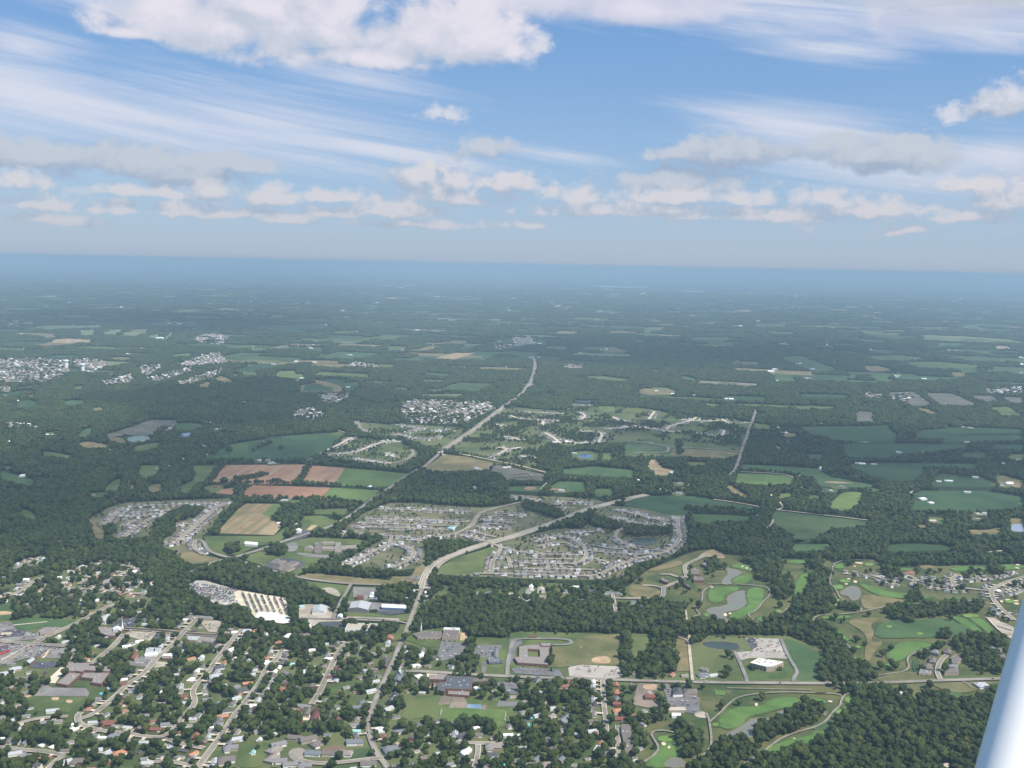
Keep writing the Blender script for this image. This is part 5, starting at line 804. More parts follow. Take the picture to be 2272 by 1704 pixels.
BUILDINGS=[
 ["school","school",[[-820.3,1770.8],[-816.9,1819.5],[-793.3,1815.6],[-795.0,1762.2]],6,"tan_grey","brick","flat","low school wing with long flat grey-brown roof beside the pale forecourt"],
 ["school","school",[[-828.9,1822.0],[-841.7,1870.0],[-798.2,1866.8],[-795.2,1853.6],[-751.7,1850.4],[-744.2,1826.2],[-794.0,1831.0],[-795.4,1822.1],[-808.7,1826.6]],6,"tan_grey","brick","flat","school block with stepped flat grey-brown roof, rear part of the school"],
 ["school","school",[[-787.5,1798.6],[-790.3,1819.8],[-743.0,1822.1],[-737.7,1770.8],[-758.5,1776.2],[-762.0,1793.3]],6,"tan_grey","brick","flat","school wing wrapped round the grass court, pale flat roof"],
 ["church_hall","hall",[[-857.0,2040.6],[-859.0,2056.7],[-825.4,2053.3],[-816.7,2042.8],[-804.4,2005.6],[-818.8,2004.9],[-845.0,2022.2]],7,"tan_grey","brick","flat","low grey-roofed church hall left of the white steeple"],
 ["church","church",[[-824.4,2045.2],[-806.4,2044.9],[-799.6,2027.4],[-817.3,2028.3]],10,"white","white","gable","white-roofed church nave right beside the tall steeple"],
 ["warehouse","warehouse",[[-881.5,2091.8],[-877.0,2124.2],[-855.3,2120.6],[-857.1,2086.5]],7,"light_grey","white","gable","pale metal-roofed shed by the asphalt lot behind the church"],
 ["shop","shop",[[-971.6,2030.7],[-964.7,2050.3],[-945.3,2048.2],[-937.9,2016.7],[-962.8,2014.1]],6,"tan_grey","tan","flat","flat-roofed shop beside the diagonal shopping street"],
 ["shop","shop",[[-924.9,1865.9],[-919.5,1879.8],[-909.4,1878.6],[-910.4,1858.5]],6,"light_grey","brick","gable","small pale-roofed shop below the shopping centre lots"],
 ["shop","shop",[[-1008.2,1940.3],[-997.6,1949.6],[-980.7,1924.3],[-991.3,1906.7]],6,"dark_grey","red","flat","dark-roofed shop with red sign band at left edge"],
 ["shop","shop",[[-922.6,1915.9],[-915.1,1927.7],[-906.5,1913.9],[-906.1,1894.3],[-915.7,1896.5]],6,"dark_grey","tan","flat","dark flat-roofed shop standing in the shopping centre lot"],
 ["shop","shop",[[-733.3,1894.7],[-735.2,1919.9],[-724.7,1917.6],[-720.9,1887.1]],6,"red_dark","tan","gable","red-brown roofed shop beside the dark car park"],
 ["shop","shop",[[-714.9,1929.5],[-718.9,1949.6],[-700.6,1947.6],[-695.3,1929.3]],6,"light_grey","white","flat","wide pale-roofed commercial building in the town block"],
 ["shop","shop",[[-699.0,1927.4],[-704.3,1945.6],[-688.5,1944.1],[-683.1,1925.4]],6,"light_grey","white","flat","pale flat-roofed building joined to its twin in the town block"],
 ["shop","shop",[[-654.4,1994.8],[-656.8,2016.2],[-631.3,2014.5],[-633.2,1991.6]],6,"light_grey","tan","flat","long light-roofed building below the freshly laid dark road"],
 ["shop","shop",[[-619.5,1990.5],[-616.1,2009.1],[-592.5,2005.4],[-586.3,1980.2]],6,"tan_grey","tan","flat","brown-grey flat roof at right end of the dark road"],
 ["apartment_block","apartment block",[[-664.5,2122.5],[-662.7,2132.3],[-639.9,2132.2],[-637.1,2118.5]],6,"grey","tan","gable","long grey roof above the tan parking court"],
 ["apartment_block","apartment block",[[-440.7,1688.5],[-420.6,1688.1],[-368.5,1686.0],[-355.2,1682.2],[-354.4,1673.6],[-391.3,1677.6],[-439.8,1681.1]],7,"red_brown","brick","flat","very long brown-red roofed apartment block behind the pool"],
 ["clubhouse","clubhouse",[[-347.3,1662.3],[-346.8,1687.5],[-338.9,1686.5],[-337.5,1660.5]],6,"brown_grey","tan","gable","small brown-roofed clubhouse just behind the turquoise pool"],
 ["apartment_block","apartment block",[[-331.9,1641.7],[-329.8,1693.5],[-318.0,1691.8],[-318.2,1638.2]],7,"maroon","tan","gable","long maroon-roofed apartment block right of the pool"],
 ["apartment_block","apartment block",[[-307.2,1632.4],[-304.5,1670.6],[-296.6,1668.8],[-297.3,1630.8]],7,"dark_grey","tan","gable","dark grey apartment block right of the maroon roof"],
 ["barn","barn",[[-260.6,1604.1],[-260.9,1612.1],[-241.7,1611.8],[-239.8,1603.0]],5,"aqua","aqua","gable","mint green metal-roofed barn beside the curving road"],
 ["hall","hall",[[-243.0,1881.1],[-241.4,1918.0],[-230.4,1916.3],[-231.8,1876.2]],6,"dark_blue","brick","gable","dark slate-roofed hall left of the main road"],
 ["house","house",[[-253.1,2018.7],[-254.8,2040.5],[-236.3,2039.6],[-234.0,2019.8]],5,"orange_brown","brick","gable","orange-brown roofed house by the main road junction"],
 ["house","house",[[-248.9,1994.6],[-248.6,2009.8],[-240.2,2015.1],[-237.8,1995.1]],5,"light_grey","white","gable","pale roofed house below the orange-brown roof"],
 ["chapel","chapel",[[-210.5,1812.3],[-207.6,1858.8],[-195.9,1856.7],[-196.8,1809.0]],6,"slate","slate","gable","slate grey chapel right of the main road crossing"],
 ["chapel_tower","tower",[[-203.7,1841.9],[-204.4,1857.6],[-200.5,1856.2],[-198.1,1829.2]],12,"white","white","flat","narrow white tower of the slate grey chapel"],
 ["warehouse","warehouse",[[-433.3,2172.1],[-436.7,2208.3],[-406.1,2210.1],[-404.8,2169.5]],8,"light_grey","white","gable","pale metal warehouse in the storage yard"],
 ["shed","shed",[[-473.9,2208.9],[-475.3,2217.7],[-460.3,2220.8],[-458.1,2209.8]],5,"aqua","white","gable","pale blue-green roof at left end of the storage yard"],
 ["warehouse","warehouse",[[-357.6,2193.2],[-354.9,2237.9],[-310.7,2235.2],[-311.2,2186.4]],9,"light_grey","grey","gable","large pale warehouse beside the yard road"],
 ["warehouse","warehouse",[[-283.7,2210.5],[-285.8,2230.5],[-230.9,2226.2],[-228.8,2206.4]],7,"white_blue","blue","gable","long white-roofed building with blue wall"],
 ["warehouse","warehouse",[[-343.4,2070.7],[-342.7,2101.8],[-334.1,2106.9],[-272.5,2105.7],[-278.9,2083.4]],7,"pale_tan","white","flat","long pale flat roof at the edge of the wood belt"],
 ["house","house",[[-351.0,2277.8],[-352.2,2293.4],[-336.6,2292.0],[-334.6,2278.8]],6,"maroon","brick","gable","small maroon-roofed building north of the warehouse"],
 ["shed","shed",[[-373.0,2147.3],[-373.2,2162.7],[-363.2,2160.5],[-361.1,2141.0]],6,"white","white","gable","small white shed at the yard road corner"],
 ["shed","shed",[[-438.4,2120.2],[-430.6,2122.7],[-418.1,2089.7],[-420.9,2086.3]],5,"white","white","flat","narrow white shed at the wood edge"],
 ["church","church",[[-197.0,2053.6],[-170.8,2071.1],[-138.0,2067.7],[-138.1,2035.9],[-185.7,2032.1]],6,"brown_grey","tan","flat","wide brown-roofed church with fan shape and small spire"],
 ["hall","hall",[[-135.3,2029.6],[-132.9,2077.6],[-101.4,2077.3],[-103.2,2026.3]],8,"brown_grey","tan","flat","large brown-roofed hall with white parapet walls"],
 ["parapet_hall","hall",[[-135.1,2074.7],[-134.6,2084.6],[-100.7,2084.5],[-100.8,2073.4]],9,"white","white","flat","long white rear parapet of the brown-roofed hall"],
 ["church","church",[[-38.0,1927.2],[-26.3,1939.1],[-19.7,1933.8],[-6.4,1912.0],[-34.3,1907.9]],6,"slate","slate","flat","slate blue church beside its asphalt lot"],
 ["church_wing","church",[[-26.2,1931.6],[-24.8,1969.2],[-18.1,1969.5],[-18.5,1926.3]],9,"slate","white","gable","tall ridge wing of the slate blue church"],
 ["school","school",[[25.3,1994.3],[46.7,2004.5],[90.8,2009.8],[90.2,1991.7],[86.4,1979.7],[81.6,1901.0],[60.2,1903.2],[21.6,1907.9],[14.1,1935.5],[23.9,1938.8]],6,"tan_grey","brick","court","square school round a tree court"],
 ["school_gym","gym",[[67.5,2009.5],[90.8,2010.7],[90.2,1993.8],[70.0,1992.7]],8,"tan_grey","brick","flat","raised gym block at rear corner of the square school"],
 ["school","school",[[-125.8,1767.6],[-125.1,1799.4],[-111.3,1805.0],[-115.0,1830.1],[-64.3,1828.5],[-62.4,1807.4],[-62.9,1770.6],[-111.1,1773.1],[-112.2,1758.7]],9,"dark_blue","brick","flat","large dark flat-roofed school"],
 ["school_wing","school",[[-62.5,1809.5],[-63.2,1827.2],[-34.4,1827.5],[-33.0,1813.5]],7,"brown_grey","brick","flat","low brown-roofed school wing right of the dark roof"],
 ["school_wing","school",[[-145.1,1820.5],[-145.8,1840.9],[-112.6,1841.5],[-113.2,1819.5]],6,"tan_grey","brick","flat","low pale-roofed school wing left of the dark roof"],
 ["school_wing","school",[[-106.1,1758.6],[-105.2,1775.4],[-65.1,1774.9],[-66.1,1753.4]],5,"tan_grey","brick","flat","low annex in front of the dark-roofed school"],
 ["shelter","shelter",[[47.0,2051.1],[47.6,2061.3],[61.5,2060.1],[61.3,2050.6]],4,"maroon","brick","gable","small dark red shelter behind the square school"],
 ["apartment_block","townhouse",[[194.3,1617.4],[197.3,1646.1],[213.6,1644.7],[211.4,1618.1],[210.9,1590.5],[204.7,1552.2],[193.2,1551.8],[194.6,1582.1]],7,"brown_grey","tan","flat","long grey-brown townhouse terrace by the golf course"],
 ["office_building","office",[[477.9,1918.5],[502.6,1945.0],[547.3,1927.5],[543.6,1921.8],[520.0,1901.4],[506.6,1899.1]],11,"white_roof","tan","office","large white-roofed office with tan walls on the lawn"],
 ["clubhouse","clubhouse",[[305.0,1773.1],[310.1,1803.3],[325.1,1805.5],[324.3,1776.4]],6,"dark_grey","white","hip","dark square-roofed clubhouse building left of its twin"],
 ["clubhouse","clubhouse",[[326.4,1776.5],[329.0,1800.8],[354.0,1800.5],[349.9,1777.6]],6,"brown_grey","tan","hip","brown-roofed clubhouse beside the golf course car park"],
 ["shed","shed",[[285.7,1708.8],[287.7,1722.3],[318.6,1723.6],[316.3,1710.1]],5,"pale_tan","tan","gable","long pale tan shed at the car park edge"],
 ["shed","shed",[[290.0,1688.4],[292.6,1700.7],[307.4,1701.3],[304.7,1688.1]],4,"white","white","gable","small white-roofed shed below the long tan shed"],
 ["house","house",[[252.4,1758.8],[256.9,1778.0],[272.8,1769.2],[270.2,1758.3]],6,"red_dark","brick","gable","dark red farmhouse in the brown yard"],
 ["annex","house",[[259.3,1773.6],[263.6,1783.4],[265.3,1766.7],[261.8,1762.8]],8,"light_grey","white","gable","small pale gabled annex of the dark red farmhouse"],
 ["shed","shed",[[1090.3,2175.8],[1098.7,2183.1],[1116.0,2163.5],[1109.0,2151.6]],4,"pale_tan","pale","gable","long pale cart shed beside the right car park"],
 ["house","house",[[802.2,1895.0],[814.2,1917.2],[823.0,1912.2],[831.8,1907.2],[821.8,1893.3]],6,"grey","tan","hip","grey-brown hipped house on the left of the small golf court, first from the road"],
 ["house","house",[[815.4,1922.7],[833.3,1948.6],[846.6,1940.9],[837.4,1915.6]],6,"brown_grey","tan","hip","grey-brown hipped house on the left of the small golf court, second from the road"],
 ["house","house",[[845.7,1954.9],[861.0,1984.3],[867.6,1973.1],[859.1,1949.9]],6,"brown_grey","tan","hip","grey-brown hipped house on the left of the small golf court, third from the road"],
 ["house","house",[[870.8,2008.3],[885.2,2024.1],[890.7,2015.3],[883.1,1997.1]],6,"grey","tan","hip","grey-brown hipped house on the left of the small golf court, last from the road"],
 ["house","house",[[898.5,2009.8],[908.6,2028.3],[918.6,2019.8],[909.5,1998.5]],6,"brown_grey","tan","hip","grey-brown hipped house on the right of the small golf court, first from its head"],
 ["house","house",[[901.8,1980.6],[921.0,1999.1],[918.5,1972.8],[901.6,1949.2],[891.6,1951.5]],6,"brown_grey","tan","hip","grey-brown hipped house on the right of the small golf court, second from its head"],
 ["house","house",[[874.2,1931.1],[882.4,1945.4],[897.8,1940.6],[891.7,1926.5]],6,"grey","tan","hip","grey-brown hipped house on the right of the small golf court, third from its head"],
 ["house","house",[[854.6,1900.3],[865.0,1919.7],[891.7,1926.5],[883.1,1901.6]],6,"brown_grey","tan","hip","grey-brown hipped house on the right of the small golf court, last from its head"],
 ["barn","barn",[[-724.2,2706.5],[-724.6,2725.3],[-690.6,2716.7],[-686.0,2698.3]],6,"white","white","gable","long white barn by the meadow left of the care home"],
 ["barn","barn",[[-633.2,2889.9],[-632.0,2921.5],[-620.8,2922.4],[-615.8,2891.2]],8,"white","white","gable","white barn at the farm beside the big brown fields"],
 ["shed","shed",[[-618.3,2843.3],[-619.8,2865.1],[-601.6,2868.9],[-598.1,2844.8]],6,"white","white","gable","long white shed below the white farm barn"],
 ["care_home","care home",[[-520.6,2642.6],[-536.9,2733.2],[-517.8,2736.8],[-501.2,2640.8]],6,"brown_grey","tan","flat","left cross wing of the care home"],
 ["care_home","care home",[[-466.9,2646.4],[-479.9,2737.3],[-465.2,2740.6],[-448.9,2644.5]],6,"tan_grey","tan","flat","right cross wing of the care home"],
 ["care_home_wing","care home",[[-553.8,2668.0],[-555.2,2697.0],[-532.4,2695.3],[-527.4,2669.9]],5,"tan_grey","tan","gable","left low wing of the care home"],
 ["care_home_wing","care home",[[-505.9,2673.5],[-508.8,2697.0],[-475.8,2697.1],[-471.7,2673.8]],5,"tan_grey","tan","gable","middle link wing of the care home"],
 ["care_home_wing","care home",[[-453.9,2677.2],[-459.3,2709.2],[-410.9,2723.6],[-408.6,2688.9]],5,"tan_grey","tan","gable","right long wing of the care home"],
 ["care_home_wing","care home",[[-514.9,2729.5],[-516.1,2743.9],[-484.1,2744.0],[-481.6,2729.7]],5,"tan_grey","tan","gable","rear link wing of the care home"],
 ["office","office",[[-610.1,2531.2],[-600.2,2561.1],[-576.6,2557.8],[-586.2,2525.1]],6,"brown_grey","tan","hip","leftmost brown-roofed office of the dark car park group by the road bend"],
 ["office","office",[[-585.3,2509.0],[-573.4,2543.3],[-546.2,2535.5],[-559.0,2504.1]],6,"brown_grey","tan","hip","central brown-roofed office of the dark car park group by the road bend"],
 ["office","office",[[-616.8,2535.6],[-608.1,2570.4],[-596.8,2571.2],[-605.0,2533.4]],6,"brown_grey","tan","hip","rear left brown-roofed office of the dark car park group by the road bend"],
 ["office","office",[[-591.9,2489.7],[-581.9,2506.3],[-563.9,2500.9],[-575.1,2476.9]],6,"brown_grey","tan","hip","front left brown-roofed office of the dark car park group by the road bend"],
 ["office","office",[[-567.8,2543.7],[-559.8,2558.9],[-540.3,2547.5],[-548.0,2530.5]],6,"brown_grey","tan","hip","right brown-roofed office of the dark car park group by the road bend"],
 ["office","office",[[-574.1,2472.4],[-563.3,2498.2],[-541.9,2502.4],[-556.4,2467.1]],6,"brown_grey","tan","hip","front brown-roofed office of the dark car park group by the road bend"],
 ["house","house",[[-252.1,2425.6],[-246.3,2448.2],[-232.5,2446.4],[-233.1,2425.1]],6,"brown_grey","tan","hip","brown hipped building left of the parkway bend"],
 ["house","house",[[-231.5,2422.6],[-229.8,2446.6],[-218.6,2443.7],[-217.0,2420.8]],6,"slate","tan","hip","slate hipped building right beside the parkway bend"],
 ["garage","garage",[[-324.6,2306.9],[-323.7,2319.0],[-315.7,2317.0],[-315.1,2303.5]],5,"white","white","gable","small white garage north of the warehouses"],
 ["garage","garage",[[-321.8,2287.2],[-322.2,2299.1],[-305.4,2298.5],[-304.0,2284.4]],5,"white","white","gable","pair of white roofs north of the long warehouse"],
 ["barn","barn",[[49.7,2378.9],[52.7,2400.3],[62.0,2396.6],[60.3,2375.4]],5,"white","white","gable","white barn roof behind the wide wood"],
 ["shed","shed",[[41.4,2349.4],[46.9,2370.4],[62.8,2367.2],[61.1,2348.1]],5,"pale_tan","white","gable","pale long roof just below the white barn"],
 ["shed","shed",[[69.9,2355.2],[72.3,2380.3],[89.5,2377.2],[88.3,2356.3]],5,"pale_tan","white","gable","wide pale roof right of the white barn"],
 ["house","house",[[43.1,2274.9],[51.0,2290.9],[63.6,2280.0],[55.7,2264.1]],6,"white","white","hip","white farmhouse roof at the upper edge of the wide wood"],
 ["trailer","trailer",[[6.2,2306.9],[7.4,2315.0],[26.8,2308.2],[26.2,2296.3]],5,"white","white","gable","white trailer roof behind the wide wood"],
 ["pool_house","pool house",[[-182.3,2919.2],[-176.7,2932.3],[-160.0,2924.7],[-161.5,2895.9]],6,"aqua","white","hip","aqua-roofed pool house in the row house estate"],
 ["house","house",[[1016.9,2547.8],[1042.6,2577.9],[1059.4,2569.4],[1047.0,2545.0]],6,"red_brown","tan","hip","large brown house beside the pale cul-de-sac"],
 ["townhouse","townhouse",[[436.0,2413.7],[430.8,2439.3],[444.8,2410.0],[444.5,2393.0]],7,"brown_grey","brick","flat","brown townhouse block below the bend of the new street"],
 ["townhouse","townhouse",[[470.3,2542.0],[479.4,2561.7],[494.9,2553.1],[487.8,2505.8],[463.8,2504.2]],7,"brown_grey","brick","flat","brown townhouse block right of the new street bend"],
 ["townhouse","townhouse",[[463.0,2467.9],[469.8,2490.9],[493.4,2483.3],[488.3,2456.2],[463.4,2454.6]],7,"brown_grey","brick","flat","brown townhouse block below the larger brown block"],
 ["townhouse","townhouse",[[379.7,2462.6],[389.3,2472.2],[399.2,2446.1],[394.4,2432.7],[382.6,2445.1]],7,"brown_grey","brick","flat","brown townhouse left of the new street"],
 ["townhouse","townhouse",[[505.9,2597.5],[517.5,2613.1],[526.9,2594.0],[520.8,2569.2]],7,"brown_grey","brick","flat","brown house at top of the new street"],
]
